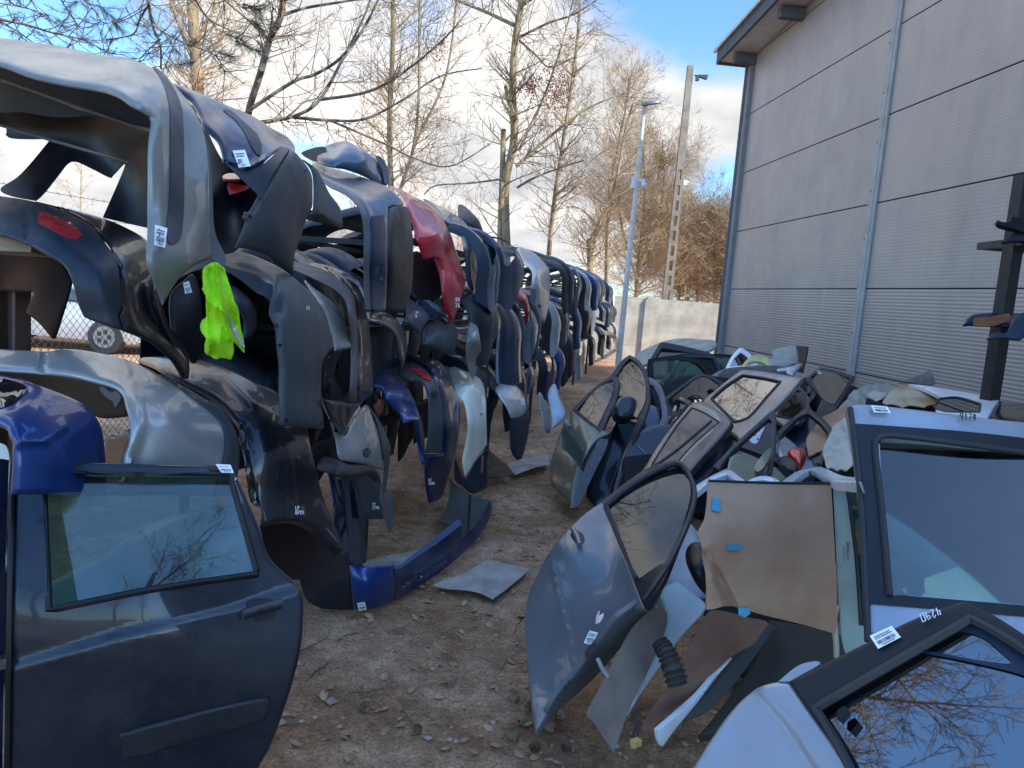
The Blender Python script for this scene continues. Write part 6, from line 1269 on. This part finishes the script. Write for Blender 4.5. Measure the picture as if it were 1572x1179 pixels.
# ================================================================== trees, poles, parked cars, litter on the ground
def bark(name,c1,c2): return surf(name,c1,col2=c2,rough=.9,nscale=7,stretch=(1,1,.25),bump=.5,bscale=30)
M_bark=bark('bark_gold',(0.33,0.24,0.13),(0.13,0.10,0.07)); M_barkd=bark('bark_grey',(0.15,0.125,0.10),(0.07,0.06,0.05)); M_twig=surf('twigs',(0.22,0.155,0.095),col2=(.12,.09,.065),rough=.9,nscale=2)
M_twigt=surf('twigs_tan',(0.40,0.27,0.15),col2=(.22,.14,.08),rough=.9,nscale=1.2); M_dead=surf('dead_leaves',(0.20,0.09,0.05),col2=(.09,.045,.03),rough=.9,nscale=20)
def grow(mb, p, d, L, r, lev, rg, up=.12, den=1.0, minr=.0022, wig=.18):
    k=max(3,int(L/.22)); pts=[p]; rad=[r]; q=Vector(p); dd=Vector(d).normalized()
    for i in range(k):
        dd=(dd+Vector((rg.gauss(0,wig),rg.gauss(0,wig),rg.gauss(0,wig)+up))*.5).normalized(); q=q+dd*(L/k); pts.append(q); rad.append(max(minr,r*(1-(i+1)/k*.8)))
    mb.tube(pts,rad,n=4 if lev>1 else 3,cap=False)
    if lev>0:
        nb=int((4+L*5.5)*den)
        for j in range(nb):
            t=rg.uniform(.18,1.0); i=min(k-1,int(t*k)); b=pts[i].lerp(pts[i+1],t*k-i if t*k-i<=1 else 1); ax=(pts[i+1]-pts[i]).normalized()
            s=ax.orthogonal().normalized(); s=Matrix.Rotation(rg.uniform(0,2*math.pi),3,ax)@s
            nd=(ax*rg.uniform(.5,1.0)+s*rg.uniform(.6,1.0)).normalized()
            grow(mb,b,nd,L*rg.uniform(.28,.55)*(1.1-.5*t),max(minr,rad[i]*.5),lev-1,rg,up,den,minr,wig)
def traced_tree(label,stems,Y,seed,bmat,tmat,den=1.0,tw=1.0,lev=2,start=0.15,group='bare trees behind the racks',extra=None,minr=.0026):
    """stems: traced centre lines [(x,y)...], start and end half width in photo pixels; the twigs grow from them"""
    rg=random.Random(seed)
    def at(x,y,dy=0): r=ray(x,y); return CP+r*((Y+dy)/r.y)
    b=at(*stems[0][0][0]); T=thing('bare_tree',label,'tree',(b.x,b.y,0),group)
    tr=MB(); cw=MB()
    for si,(pl,w0,w1) in enumerate(stems):
        c=crv(pl,False); k=len(c); dyy=0; pts=[]
        for i,(x,y) in enumerate(c):
            dyy+=rg.gauss(0,.05); pts.append(at(x,y,dyy))
        if si==0 and pts[0].z>0.3:
            b0=pts[0]; dr=(pts[0]-pts[1]).normalized(); pts=[Vector((b0.x+dr.x*.3,b0.y,-.1)),Vector((b0.x+dr.x*.15,b0.y,b0.z*.5))]+pts
        px=Y/F; rad=[px*(w0+(w1-w0)*i/(len(pts)-1)) for i in range(len(pts))]
        (tr if w0>2.2 else cw).tube(pts,rad,n=10 if w0>4 else 6,cap=False)
        tot=sum((pts[i+1]-pts[i]).length for i in range(len(pts)-1)); nb=int(tot*12*den)
        for j in range(nb):
            t=rg.uniform(start if si==0 else .05,1.0)*(len(pts)-1.001); i=int(t); p=pts[i].lerp(pts[i+1],t-i); ax=(pts[i+1]-pts[i]).normalized()
            s=Matrix.Rotation(rg.uniform(0,2*math.pi),3,ax)@ax.orthogonal().normalized()
            nd=(ax*rg.uniform(.3,.9)+s).normalized(); Lb=rg.uniform(.35,1.5)*tw*(1.15-.5*t/len(pts))
            grow(cw,p,nd,Lb,max(minr*1.4,min(rad[i]*.35,.006+.009*Lb)),lev if Lb>.55 else lev-1,rg,.10,den*.8,minr)
    tr.build('trunk',bmat,T); cw.build('crown',tmat,T,smooth=False)
    if extra: extra(T,at,rg)
    return T
def leaf_clump(T,at,rg,c,rpx,Y,n,mat=M_dead,name='dead_leaves',s=.035):
    mb=MB(); c3=at(*c); r=rpx*Y/F
    for i in range(n):
        v=Vector((rg.gauss(0,.45),rg.gauss(0,.45),rg.gauss(0,.55)))*r; p=c3+v; a=Vector((rg.uniform(-1,1),rg.uniform(-1,1),rg.uniform(-1,1))).normalized()*s; b=a.orthogonal().normalized()*s*.45
        k=len(mb.v); mb.v+=[p-a,p+b,p+a,p-b]; mb.f.append((k,k+1,k+2,k+3))
    mb.build(name,mat,T,smooth=False)
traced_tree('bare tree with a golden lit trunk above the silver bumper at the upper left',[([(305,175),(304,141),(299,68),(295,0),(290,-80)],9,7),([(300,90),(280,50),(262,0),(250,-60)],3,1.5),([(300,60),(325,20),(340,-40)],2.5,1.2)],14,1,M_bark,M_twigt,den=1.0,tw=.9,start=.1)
traced_tree('bare tree leaning right with long low limbs crossing behind the labelled bumper',[([(378,205),(383,166),(400,112),(414,61),(431,24),(438,-40)],5.5,4),([(384,168),(451,125),(484,114),(524,88),(560,40),(590,-20)],3.2,1.2),([(431,24),(470,12),(530,2),(600,-10)],2.6,1),
   ([(384,190),(420,185),(458,176),(491,153),(527,89),(562,18),(575,-30)],3.4,1.2),([(491,153),(570,139),(634,100),(691,50),(730,0)],2.4,.8),([(450,180),(509,185),(562,182),(619,153),(676,117),(740,105)],2.6,.8),([(509,186),(591,221),(634,242),(691,255),(758,217)],1.9,.8),([(414,61),(380,30),(345,0),(320,-30)],2.2,1)],9.5,2,M_barkd,M_twig,den=.75,tw=.65,start=.5)
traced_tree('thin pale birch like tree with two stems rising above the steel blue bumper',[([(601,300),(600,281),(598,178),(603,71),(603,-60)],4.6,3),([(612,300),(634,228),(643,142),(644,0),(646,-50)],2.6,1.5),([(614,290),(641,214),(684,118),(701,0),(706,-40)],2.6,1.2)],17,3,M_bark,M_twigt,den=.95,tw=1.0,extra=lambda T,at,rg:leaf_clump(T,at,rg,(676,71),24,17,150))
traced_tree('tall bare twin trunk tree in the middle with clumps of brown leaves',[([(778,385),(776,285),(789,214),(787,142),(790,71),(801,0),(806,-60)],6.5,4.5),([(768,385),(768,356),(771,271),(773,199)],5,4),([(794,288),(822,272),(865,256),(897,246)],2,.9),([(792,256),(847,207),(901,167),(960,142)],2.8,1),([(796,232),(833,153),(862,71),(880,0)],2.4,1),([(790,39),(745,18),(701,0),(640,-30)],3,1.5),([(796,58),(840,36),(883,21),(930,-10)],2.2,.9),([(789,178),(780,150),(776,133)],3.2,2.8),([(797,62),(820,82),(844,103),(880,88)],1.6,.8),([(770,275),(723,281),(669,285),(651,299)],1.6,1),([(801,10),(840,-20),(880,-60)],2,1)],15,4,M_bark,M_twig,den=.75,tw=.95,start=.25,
   extra=lambda T,at,rg:(leaf_clump(T,at,rg,(815,132),20,15,260),leaf_clump(T,at,rg,(858,139),24,15,330),leaf_clump(T,at,rg,(850,110),30,15,120)))
traced_tree('slender bare tree right of the twin trunk tree',[([(842,400),(845,360),(853,292),(865,214),(879,118),(887,53),(892,-20)],4,1.8),([(850,310),(880,290),(905,250),(930,230)],1.6,.8)],19,5,M_bark,M_twigt,den=.9,tw=1.1)
traced_tree('bare tree with a sawn off stub beside the lamp post',[([(905,430),(906,410),(905,367)],5,4.5),([(906,400),(919,342),(944,285),(960,200),(975,150)],3.2,1.4),([(918,345),(890,320),(870,318)],1.5,.8)],23,6,M_bark,M_twigt,den=.9,tw=1.3)
traced_tree('slim twiggy tree directly left of the lamp post',[([(930,440),(931,424),(934,314),(948,229),(962,160),(965,120)],3.6,1.2),([(933,330),(960,290),(990,270)],1.5,.7)],24,7,M_bark,M_twigt,den=1.2,tw=1.5)
traced_tree('dense twiggy tree between the lamp post and the concrete pole',[([(975,470),(980,400),(990,300),(985,210)],3,1),([(978,420),(1010,340),(1020,270)],2.2,.8),([(978,430),(955,350),(950,290)],2,.8),([(985,380),(1004,300),(1014,250),(1018,215)],1.8,.7)],27,8,M_bark,M_twigt,den=1.2,tw=1.8,
   extra=lambda T,at,rg:leaf_clump(T,at,rg,(1014,247),13,27,260,surf('mistletoe',(.09,.10,.035),rough=.8),'foliage',.07))
for i,(x,yt,lab) in enumerate(((1042,322,'left'),(1070,306,'middle'),(1096,322,'right'),(1124,350,'last'))):
    nm={'left':'tan leafless shrub tree behind the foot of the concrete pole','middle':'tallest tan leafless shrub tree right of the concrete pole','right':'tan leafless shrub tree beside the warehouse corner','last':'tan leafless shrub tree half hidden by the warehouse corner'}[lab]
    traced_tree(nm,[([(x,480),(x+1,420),(x+2,yt+40),(x,yt+15)],2.2,.8),([(x,450),(x-12,400),(x-16,yt+45)],1.6,.6),([(x,450),(x+12,400),(x+15,yt+48)],1.6,.6)],30,20+i,M_bark,M_twigt,den=1.15,tw=2.0,start=.05,group='tan shrub trees beyond the concrete wall',minr=.004)
for i,(x,yt) in enumerate(((700,330),(620,300),(540,280),(400,330),(120,250),(-60,230))):
    lb=['far thin tree low behind the twin trunk tree','far thin tree low behind the red bumper','far thin tree low behind the navy bumper','far thin tree behind the labelled bumper','far thin tree beyond the barbed wire at the left','far thin tree at the left edge beyond the barbed wire'][i]
    traced_tree(lb,[([(x,440),(x+3,380),(x+5,yt)],2,.8)],32,40+i,M_bark,M_twigt,den=.8,tw=1.7,group='far thin trees',minr=.004)
def tree_at(label,x,y,h,seed,den=.8):
    rg=random.Random(seed); T=thing('bare_tree',label,'tree',(x,y,0),'bare trees behind the camera'); tr=MB(); cw=MB()
    pts=[Vector((x+rg.gauss(0,.05)*i,y+rg.gauss(0,.05)*i,-.1+h*i/8)) for i in range(9)]; rad=[.16*(1-.09*i) for i in range(9)]
    tr.tube(pts,rad,n=8,cap=False)
    for j in range(int(h*4.5)):
        t=rg.uniform(2.2,8); i=min(7,int(t)); a=rg.uniform(0,6.28); grow(cw,pts[i].lerp(pts[i+1],t-i),(math.cos(a),math.sin(a),rg.uniform(.3,1.1)),rg.uniform(1,2.6),.03,2,rg,.1,den,.005)
    tr.build('trunk',M_barkd,T); cw.build('crown',M_twig,T,smooth=False)
tree_at('bare tree behind the camera mirrored in the door glass, nearest the racks',-4.2,-6.5,9,61)
tree_at('bare tree behind the camera mirrored in the door glass, middle one',-.8,-10,10,62)
tree_at('bare tree behind the camera mirrored in the door glass, beside the warehouse',2.6,-9,8,63)
tree_at('bare tree beyond the fence left of the camera mirrored in the lower glass',-7.5,2.2,11,64,1.0)
tree_at('second bare tree beyond the fence left of the camera',-8.5,-1.5,10,65,1.0)
# ---- pine reaching in from the left
def pine():
    rg=random.Random(77); Y=4.6
    def at(x,y,dy=0): r=ray(x,y); return CP+r*((Y+dy)/r.y)
    M_needle=surf('pine_needles_dark',(0.03,0.045,0.035),col2=(.07,.065,.03),rough=.7,nscale=3)
    b=at(-560,400); T=thing('pine_tree','pine tree outside the left edge whose needle branches hang into the upper left sky','tree',(b.x,b.y,0))
    tr=MB(); tr.tube([Vector((b.x,b.y,-.1)),Vector((b.x+.05,b.y,2.5)),Vector((b.x-.05,b.y+.1,6.5))],[.14,.12,.07],n=12); tr.build('trunk',M_barkd,T)
    br=MB(); nd=MB()
    lines=[([(-560,-60),(-200,-10),(0,30),(40,38),(80,50),(130,62),(165,80),(190,84)],3,.8),([(0,32),(30,50),(60,70),(90,72)],1.2,.6),([(-300,-200),(60,-90),(200,-40),(226,0),(234,40),(246,70),(247,105)],3,1.6),([(228,8),(215,28),(205,52),(170,60)],1.6,.7),([(246,60),(222,82),(210,98)],1.1,.5),([(236,40),(270,60),(300,72),(330,85),(345,110)],1.4,.6),
      ([(100,-120),(270,-50),(300,0),(320,28),(350,45),(390,60),(402,70)],2.2,.7),([(320,-60),(350,-10),(370,10),(400,30)],1.4,.6),([(-100,-80),(60,-30),(100,10),(120,40)],1.6,.7),([(60,-60),(110,-20),(140,10),(160,35),(185,30)],1.4,.5),([(90,52),(110,62),(96,78)],.8,.4),([(0,5),(50,15),(75,25)],.9,.5)]
    tips=[]
    for pl,w0,w1 in lines:
        c=crv(pl,False); dy=rg.uniform(-.3,.3); pts=[at(x,y,dy+.02*i) for i,(x,y) in enumerate(c)]; px=Y/F
        br.tube(pts,[px*(w0+(w1-w0)*i/(len(pts)-1)) for i in range(len(pts))],n=5,cap=False)
        for i in range(1,len(pts)):
            if c[i][1]>-40 and c[i][0]>-60:
                for k in range(2):
                    if rg.random()<.55:
                        dd=Vector((rg.gauss(.2,.6),rg.gauss(0,.6),rg.gauss(-.1,.5))).normalized(); L=rg.uniform(.08,.28); q=[pts[i],pts[i]+dd*L*.5,pts[i]+dd*L+Vector((0,0,.02))]
                        br.tube(q,[.003,.0025,.0018],n=4,cap=False); tips.append((q[1],q[2]))
        tips.append((pts[-2],pts[-1]))
    def brush(a,b,n,L):
        ax=(b-a).normalized()
        for _ in range(n):
            t=rg.random(); p=a.lerp(b,t); s=Matrix.Rotation(rg.uniform(0,6.28),3,ax)@ax.orthogonal().normalized()
            d=(ax*rg.uniform(.5,1.3)+s*rg.uniform(.4,.9)+Vector((0,0,-.15))).normalized()*L*rg.uniform(.6,1.1); w=d.cross(Vector((rg.gauss(0,1),rg.gauss(0,1),1))).normalized()*.0011
            k=len(nd.v); nd.v+=[p-w,p+w,p+d]; nd.f.append((k,k+1,k+2))
    for a,b_ in tips: brush(a,b_,rg.randint(8,34),.07)
    for (x,y,dx,dy,n,L) in ((372,5,28,12,190,.11),(385,30,20,18,170,.10),(360,62,38,18,220,.11),(330,78,30,10,150,.09),(150,8,30,24,150,.10),(170,30,20,20,110,.09),(300,95,-22,4,120,.09),(345,52,26,8,150,.10),(120,2,-20,12,80,.08),(395,60,14,30,90,.08)):
        brush(at(x,y),at(x+dx,y+dy),n,L)
    br.build('branches',M_barkd,T); nd.build('needles',M_needle,T,smooth=False)
pine()
# ---- lamp post
def lamp():
    m=surf('lamp_steel',(0.74,0.66,0.58),rough=.82,metal=0,dirt=.2); Y=16.0
    def at(x,y): r=ray(x,y); return CP+r*(Y/r.y)
    top=at(989,166); b=at(950,548); bx=Vector((top.x-(top.z)*0.0,Y,0))
    # the pole stands upright: use the line traced in the photo
    lo=at(953,520); d=(top-lo).normalized(); base=lo-d*(lo.z/d.z)
    T=thing('lamp_post','pale steel street lamp post with a round lamp head and a small camera','street lamp',(base.x,base.y,0))
    mb=MB(); mb.tube([base,lo,top],[.07,.062,.036],n=12); mb.build('pole',m,T)
    mb=MB(); n=18; hc=top+Vector((.13,-.02,.10)); tl=Matrix.Rotation(R_(-12),3,'Y')@Matrix.Rotation(R_(14),3,'X')
    for (r,z) in ((.02,.075),(.13,.07),(.20,.035),(.215,0),(.19,-.03),(.02,-.035)):
        for k in range(n): a=2*math.pi*k/n; mb.v.append(hc+tl@Vector((r*math.cos(a),r*math.sin(a),z)))
    for j in range(5):
        for k in range(n): mb.f.append((j*n+k,(j+1)*n+k,(j+1)*n+(k+1)%n,j*n+(k+1)%n))
    h=mb.build('lamp_head',surf('lamp_grey',(.20,.21,.22),rough=.5),T)
    mb=MB(); mb.tube([top+Vector((-.03,0,-.12)),top+Vector((-.02,0,.02)),hc],.022,n=8); mb.build('neck',m,T)
    c=at(978,282); mb=MB(); mb.tube([c+Vector((-.02,0,.05)),c+Vector((.09,-.03,.06))],.03,n=8); mb.tube([c+Vector((.10,-.03,.09)),c+Vector((.12,-.05,-.02)),c+Vector((.17,-.10,-.04))],[.05,.055,.05],n=10); mb.tube([c+Vector((-.06,0,-.10)),c+Vector((-.06,0,.12))],.06,n=8)
    mb.build('security_camera',surf('cam_white',(.7,.7,.7),rough=.4),T)
lamp()
def concrete_pole():
    m=surf('pole_concrete',(0.27,0.215,0.16),col2=(.17,.14,.11),rough=.9,nscale=4,bump=.3,bscale=30); Y=25.0
    def at(x,y): r=ray(x,y); return CP+r*(Y/r.y)
    top=at(1060,101); lo=at(1024,458); d=(top-lo).normalized(); base=lo-d*(lo.z/d.z)
    T=thing('utility_pole','tall concrete utility pole with slots rising behind the concrete wall','pole',(base.x,base.y,0))
    side=Vector((1,0,0)); H=(top-base).length; mb=MB()
    def w(t): return .18-.09*t      # half width of the broad side
    def pt(t,u,v): return base+d*(t*H)+side*(u*w(t))+Vector((0,1,0))*v*.09
    # two chords with ladder slots in the lower part, solid above
    slots=[.20+.052*i for i in range(9)]
    ts=[0.0]
    for s in slots: ts+= [s,s+.034]
    ts.append(1.0)
    for i in range(len(ts)-1):
        a,b=ts[i],ts[i+1]; isslot=(i%2==1)
        cols=((-1,-.35),(.35,1)) if isslot else ((-1,1),)
        for (u0,u1) in cols:
            k=len(mb.v); mb.v+=[pt(a,u0,-1),pt(a,u1,-1),pt(a,u1,1),pt(a,u0,1),pt(b,u0,-1),pt(b,u1,-1),pt(b,u1,1),pt(b,u0,1)]
            mb.f+=[(k,k+3,k+2,k+1),(k+4,k+5,k+6,k+7)]+[(k+j,k+(j+1)%4,k+4+(j+1)%4,k+4+j) for j in range(4)]
    mb.build('shaft',m,T,smooth=False)
    c=at(1066,116); mb=MB(); mb.beam(c,c+Vector((.42,-.05,.02)),.04,.04); mb.box(c+Vector((.26,-.1,-.06)),(.26,.16,.06),Matrix.Rotation(.25,3,'Y')); mb.box(c+Vector((.08,-.1,-.10)),(.10,.12,.16)); mb.build('floodlight',surf('flood_black',(.03,.03,.03),rough=.5),T,smooth=False)
    c=at(1047,280); mb=MB(); mb.box(c+Vector((.1,0,0)),(.12,.1,.16)); mb.tube([c,c+Vector((.22,0,.03))],.03,n=6); mb.build('bracket',surf('cam_white',(.7,.7,.7),rough=.4),T,smooth=False)
concrete_pole()
# ---- cars parked behind the fence
def parked_car(label,x,y,rot,col,L=4.1,H=1.45,van=False):
    T=thing('parked_car',label,'car',(x,y,0),'cars parked behind the fence'); T.rotation_euler=(0,0,rot); T0=T.location.copy()
    pm=paint('car_'+label[:12],col,metal=.2,dirt=.1)
    def build(nm,mb,mat,par=T,**k):
        me=bpy.data.meshes.new(nm); me.from_pydata([tuple(v) for v in mb.v],[],mb.f); me.materials.append(mat); me.polygons.foreach_set('use_smooth',[True]*len(me.polygons)); me.set_sharp_from_angle(angle=R_(35)); o=bpy.data.objects.new(nm,me); link(o); o.parent=par; return o
    belt=.62*H; W=.86
    st=[(-.5,.50,.80),(-.49,.62,.90),(-.44,.66,.97),(-.30,.70,1),(-.1,.98 if van else .72,1),(.1,.98 if van else .73,1),(.3,.72,1),(.42,.70,.98),(.48,.62,.93),(.5,.5,.82)]
    if van: st=[(-.5,.5,.8),(-.49,.62,.9),(-.4,.7,.97),(-.3,.72,1),(-.1,.74,1),(.1,.74,1),(.3,.74,1),(.44,.74,1),(.49,.72,.97),(.5,.6,.9)]
    mb=MB(); R=10
    for (u,t,w) in st:
        zt=t*H*.9; ring=[(-W*w*.93,.24),(-W*w,.42),(-W*w,zt-.16),(-W*w*.93,zt-.03),(-W*w*.5,zt+.01),(W*w*.5,zt+.01),(W*w*.93,zt-.03),(W*w,zt-.16),(W*w,.42),(W*w*.93,.24)]
        for (yy,z) in ring: mb.v.append(Vector((u*L,yy,z)))
    for i in range(len(st)-1):
        for j in range(R): mb.f.append((i*R+j,i*R+(j+1)%R,(i+1)*R+(j+1)%R,(i+1)*R+j))
    mb.f.append(tuple(range(R))); mb.f.append(tuple(range((len(st)-1)*R,len(st)*R))[::-1]); build('body',mb,pm)
    zb=.64*H; cab=[(-.24,zb),(-.10,H*.97),(.16,H),(.34,H*.96),(.46,zb)] if not van else [(-.36,zb),(-.24,H*.97),(.1,H),(.44,H*.98),(.485,zb)]
    mb=MB()
    for (u,z) in cab:
        k=.78 if z>zb else .84
        mb.v += [Vector((u*L,-k,z)),Vector((u*L,k,z))]
    mb.f=[(0,1,3,2),(2,3,5,4),(4,5,7,6),(6,7,9,8),(0,2,4,6,8),(9,7,5,3,1)]; build('cabin',mb,surf('car_window',(.02,.025,.03),rough=.1,spec=.8))
    mb=MB(); cc=cab[1:4]
    for (u,z) in cc: mb.v+=[Vector((u*L,-.80,z+.012)),Vector((u*L,.80,z+.012)),Vector((u*L,-.80,z-.05)),Vector((u*L,.80,z-.05))]
    for i in (0,1): a=i*4; b=a+4; mb.f+=[(a,a+1,b+1,b),(a,b,b+2,a+2),(a+1,a+3,b+3,b+1)]
    for (u0,z0),(u1,z1) in ((cab[0],cab[1]),(cab[3],cab[4])):
        for s in (-1,1): mb.beam(Vector((u0*L,s*(.845 if z0<=zb else .79),z0)),Vector((u1*L,s*(.845 if z1<=zb else .79),z1)),.06,.05)
    for s in (-1,1):
        um=(cab[1][0]+cab[3][0])/2*L+.15; mb.beam(Vector((um,s*.84,zb)),Vector((um,s*.79,H*.97)),.07,.05)
    build('roof',mb,pm)
    for u in (-.32,.31):
        for s in (-1,1):
            mb=MB(); mb.tube([Vector((u*L,s*.70,.31)),Vector((u*L,s*.88,.31))],.31,n=24); t=build('wheel',mb,M_seal)
            mb=MB(); mb.tube([Vector((u*L,s*.84,.31)),Vector((u*L,s*.895,.31))],.20,n=20); rim=build('rim',mb,M_silver,t)
            mb=MB()
            for k in range(5): a=k*1.2566; mb.tube([Vector((u*L+.10*math.cos(a+.6),s*.893,.31+.10*math.sin(a+.6))),Vector((u*L+.10*math.cos(a+.6),s*.898,.31+.10*math.sin(a+.6)))],.045,n=8)
            build('rim_hole',mb,M_seal,t)
    for s in (-1,1):
        mb=MB(); mb.box((-.485*L,s*.62,.60*H*.9),(.10,.26,.12)); build('headlight',mb,surf('lamp_clear',(.6,.62,.65),rough=.15))
        mb=MB(); mb.box((.485*L,s*.66,.62*H*.9),(.10,.22,.16)); build('tail_light',mb,M_redlens)
    return T
Yc=13.6
def X(px,Y=Yc): return (px-786)/F*Y
parked_car('white grey car parked side on behind the chain link at the left',X(155)-1.31,Yc+.9,math.pi-.02,(0.55,0.57,0.58))
parked_car('white car parked behind the fence below the navy bumper gap',X(640)-.2,Yc+2.6,math.pi+.05,(0.66,0.67,0.68))
parked_car('red car parked behind the fence beyond the hollow of the labelled bumper',X(380,17)-.4,18.2,math.pi,(0.38,0.02,0.03),H=1.5)
parked_car('small silver car parked behind the fence beyond the hanging vest',X(400)+.6,Yc+1.4,math.pi-.1,(0.42,0.44,0.46))
# ---- distant strip of bushes closes the horizon
def hedge():
    rg=random.Random(5); mb=MB()
    for i in range(9000):
        x=rg.uniform(-90,60); y=rg.uniform(48,60); h=2.2+1.4*noise.noise(Vector((x*.15,y*.1,0)))+.5*noise.noise(Vector((x,y,2))); z=rg.random()**.7*h
        a=Vector((rg.gauss(0,.5),rg.gauss(0,.4),rg.uniform(.2,1))).normalized()*rg.uniform(.3,.8); w=a.orthogonal().normalized()*.035; p=Vector((x,y,z))
        k=len(mb.v); mb.v+=[p-w,p+w,p+a]; mb.f.append((k,k+1,k+2))
    o=mb.build('far_scrub',M_twigt,None,smooth=False,origin=(0,54,0)); tag(o,kind='stuff')
hedge()
# ---- litter: needles, leaves, stones, cones, grass
def litter():
    rg=random.Random(9)
    def spot():
        while True:
            y=1.6+11*rg.random()**1.9; x=rg.uniform(-.9+.1*y-.6,.2*y+2.2)
            if x<-1.6+.187*y and rg.random()<.5: continue
            return x,y
    nd=MB()
    for i in range(24000):
        x,y=spot(); 
        if noise.noise(Vector((x*1.3,y*1.3,5)))<rg.uniform(-.35,.25): continue
        z=ground_z(x,y)+rg.uniform(.001,.012); a=rg.uniform(0,6.28); L=rg.uniform(.02,.05); dz=rg.gauss(0,.004); d=Vector((math.cos(a)*L,math.sin(a)*L,dz)); w=Vector((-math.sin(a),math.cos(a),0))*.0009; m_=Vector((-math.sin(a),math.cos(a),.3))*rg.gauss(0,.004)
        p=Vector((x,y,z)); k=len(nd.v); nd.v+=[p-d-w,p-d+w,p+m_+w,p+m_-w,p+d+w*.5,p+d-w*.5]; nd.f+=[(k,k+1,k+2,k+3),(k+3,k+2,k+4,k+5)]
    tag(nd.build('pine_needle_litter',surf('dry_needles',(0.34,0.20,0.11),col2=(.17,.10,.06),rough=.8,nscale=3),None,smooth=False,origin=(0,0,0)),kind='stuff')
    lf=MB()
    for i in range(1900):
        x,y=spot(); z=ground_z(x,y)+.006; s=rg.uniform(.010,.032); a=rg.uniform(0,6.28); t=rg.uniform(-.6,.6)
        u=Vector((math.cos(a),math.sin(a),t*.5))*s; v=Vector((-math.sin(a),math.cos(a),rg.uniform(-.5,.5)))*s*.55; p=Vector((x,y,z+abs(t)*s*.5)); k=len(lf.v)
        lf.v+=[p-u,p-u*.3+v,p+u*.5+v*.8,p+u,p+u*.5-v*.8,p-u*.3-v,p+Vector((0,0,s*.3))]; lf.f+=[(k,k+1,k+6),(k+1,k+2,k+6),(k+2,k+3,k+6),(k+3,k+4,k+6),(k+4,k+5,k+6),(k+5,k,k+6)]
    tag(lf.build('dry_leaf_litter',surf('dry_leaf',(0.46,0.27,0.16),col2=(.22,.12,.07),rough=.8,nscale=1.5,nlo=.35,nhi=.65),None,smooth=False,origin=(0,0,0)),kind='stuff')
    tw=MB()
    for i in range(420):
        x,y=spot(); z=ground_z(x,y)+.004; a=rg.uniform(0,6.28); L=rg.uniform(.03,.12); d=Vector((math.cos(a),math.sin(a),0)); n_=Vector((-d.y,d.x,.2))
        tw.tube([Vector((x,y,z))-d*L,Vector((x,y,z+.003))+n_*rg.gauss(0,.012),Vector((x,y,z))+d*L],rg.uniform(.0012,.003),n=4)
    tag(tw.build('twig_litter',M_barkd,None,smooth=False,origin=(0,0,0)),kind='stuff')
    gv=MB()
    for i in range(900):
        x,y=spot(); r=rg.uniform(.004,.016)*(1.8 if rg.random()<.06 else 1); p=Vector((x,y,ground_z(x,y)+r*.3)); k=len(gv.v)
        for q in ((1,0,0),(-1,0,0),(0,1,0),(0,-1,0),(0,0,1),(0,0,-1)): gv.v.append(p+Vector((q[0]*rg.uniform(.7,1.2),q[1]*rg.uniform(.7,1.2),q[2]*rg.uniform(.5,.8)))*r)
        for f in ((0,2,4),(2,1,4),(1,3,4),(3,0,4),(2,0,5),(1,2,5),(3,1,5),(0,3,5)): gv.f.append(tuple(k+t for t in f))
    tag(gv.build('gravel',surf('pebbles',(0.34,0.29,0.24),col2=(.2,.16,.13),rough=.9,nscale=2),None,origin=(0,0,0)),kind='stuff')
    # pine cones
    cm=surf('pine_cone',(0.30,0.19,0.12),col2=(.15,.09,.06),rough=.85,nscale=30)
    cb=MB(); n=70
    for i in range(n):
        t=i/n; a=i*2.4; r=.017*math.sin(math.pi*(.12+.85*t))**.8; z=-.022+.048*t; o=Vector((math.cos(a),math.sin(a),0)); s=Vector((-math.sin(a),math.cos(a),0))*.0065; k=len(cb.v); c=o*r*.55+Vector((0,0,z)); e=o*(r+.004)+Vector((0,0,z+.004))
        cb.v+=[c-s,c+s,e+s*.8,e+Vector((0,0,.003)),e-s*.8]; cb.f+=[(k,k+1,k+2,k+3,k+4)]
    me=None; spots=[(790,1075),(800,1110),(832,1062),(815,1088),(845,1120),(870,1150),(820,1150),(787,1135),(858,1098),(560,1085),(690,1050),(640,1120)]
    for i,(x,y) in enumerate(spots):
        g=G(x,y)
        if me is None:
            o=mk('pine_cone',cb.v,cb.f,cm,None,smooth=False,origin=(0,0,0)); me=o.data
        else: o=bpy.data.objects.new('pine_cone',me); link(o)
        o.location=(g.x,g.y,ground_z(g.x,g.y)+.018); o.rotation_euler=(rg.uniform(1.1,1.9),0,rg.uniform(0,6.28)); tag(o,'brown open pine cone lying on the needle strewn dirt path','pine cone','pine cones on the path')
    gs=MB()
    for (x,y,n,r) in ((556,935,70,.05),(548,1062,60,.06),(575,1075,30,.05),(530,928,30,.05)):
        g=G(x,y)
        for i in range(n):
            p=Vector((g.x+rg.gauss(0,r),g.y+rg.gauss(0,r),0)); p.z=ground_z(p.x,p.y); d=Vector((rg.gauss(0,.4),rg.gauss(0,.4),1)).normalized()*rg.uniform(.012,.035); w=d.orthogonal().normalized()*.0012; k=len(gs.v); gs.v+=[p-w,p+w,p+d]; gs.f.append((k,k+1,k+2))
    tag(gs.build('grass',surf('grass',(0.07,0.13,0.025),rough=.7),None,smooth=False,origin=(0,0,0)),kind='stuff')
litter()
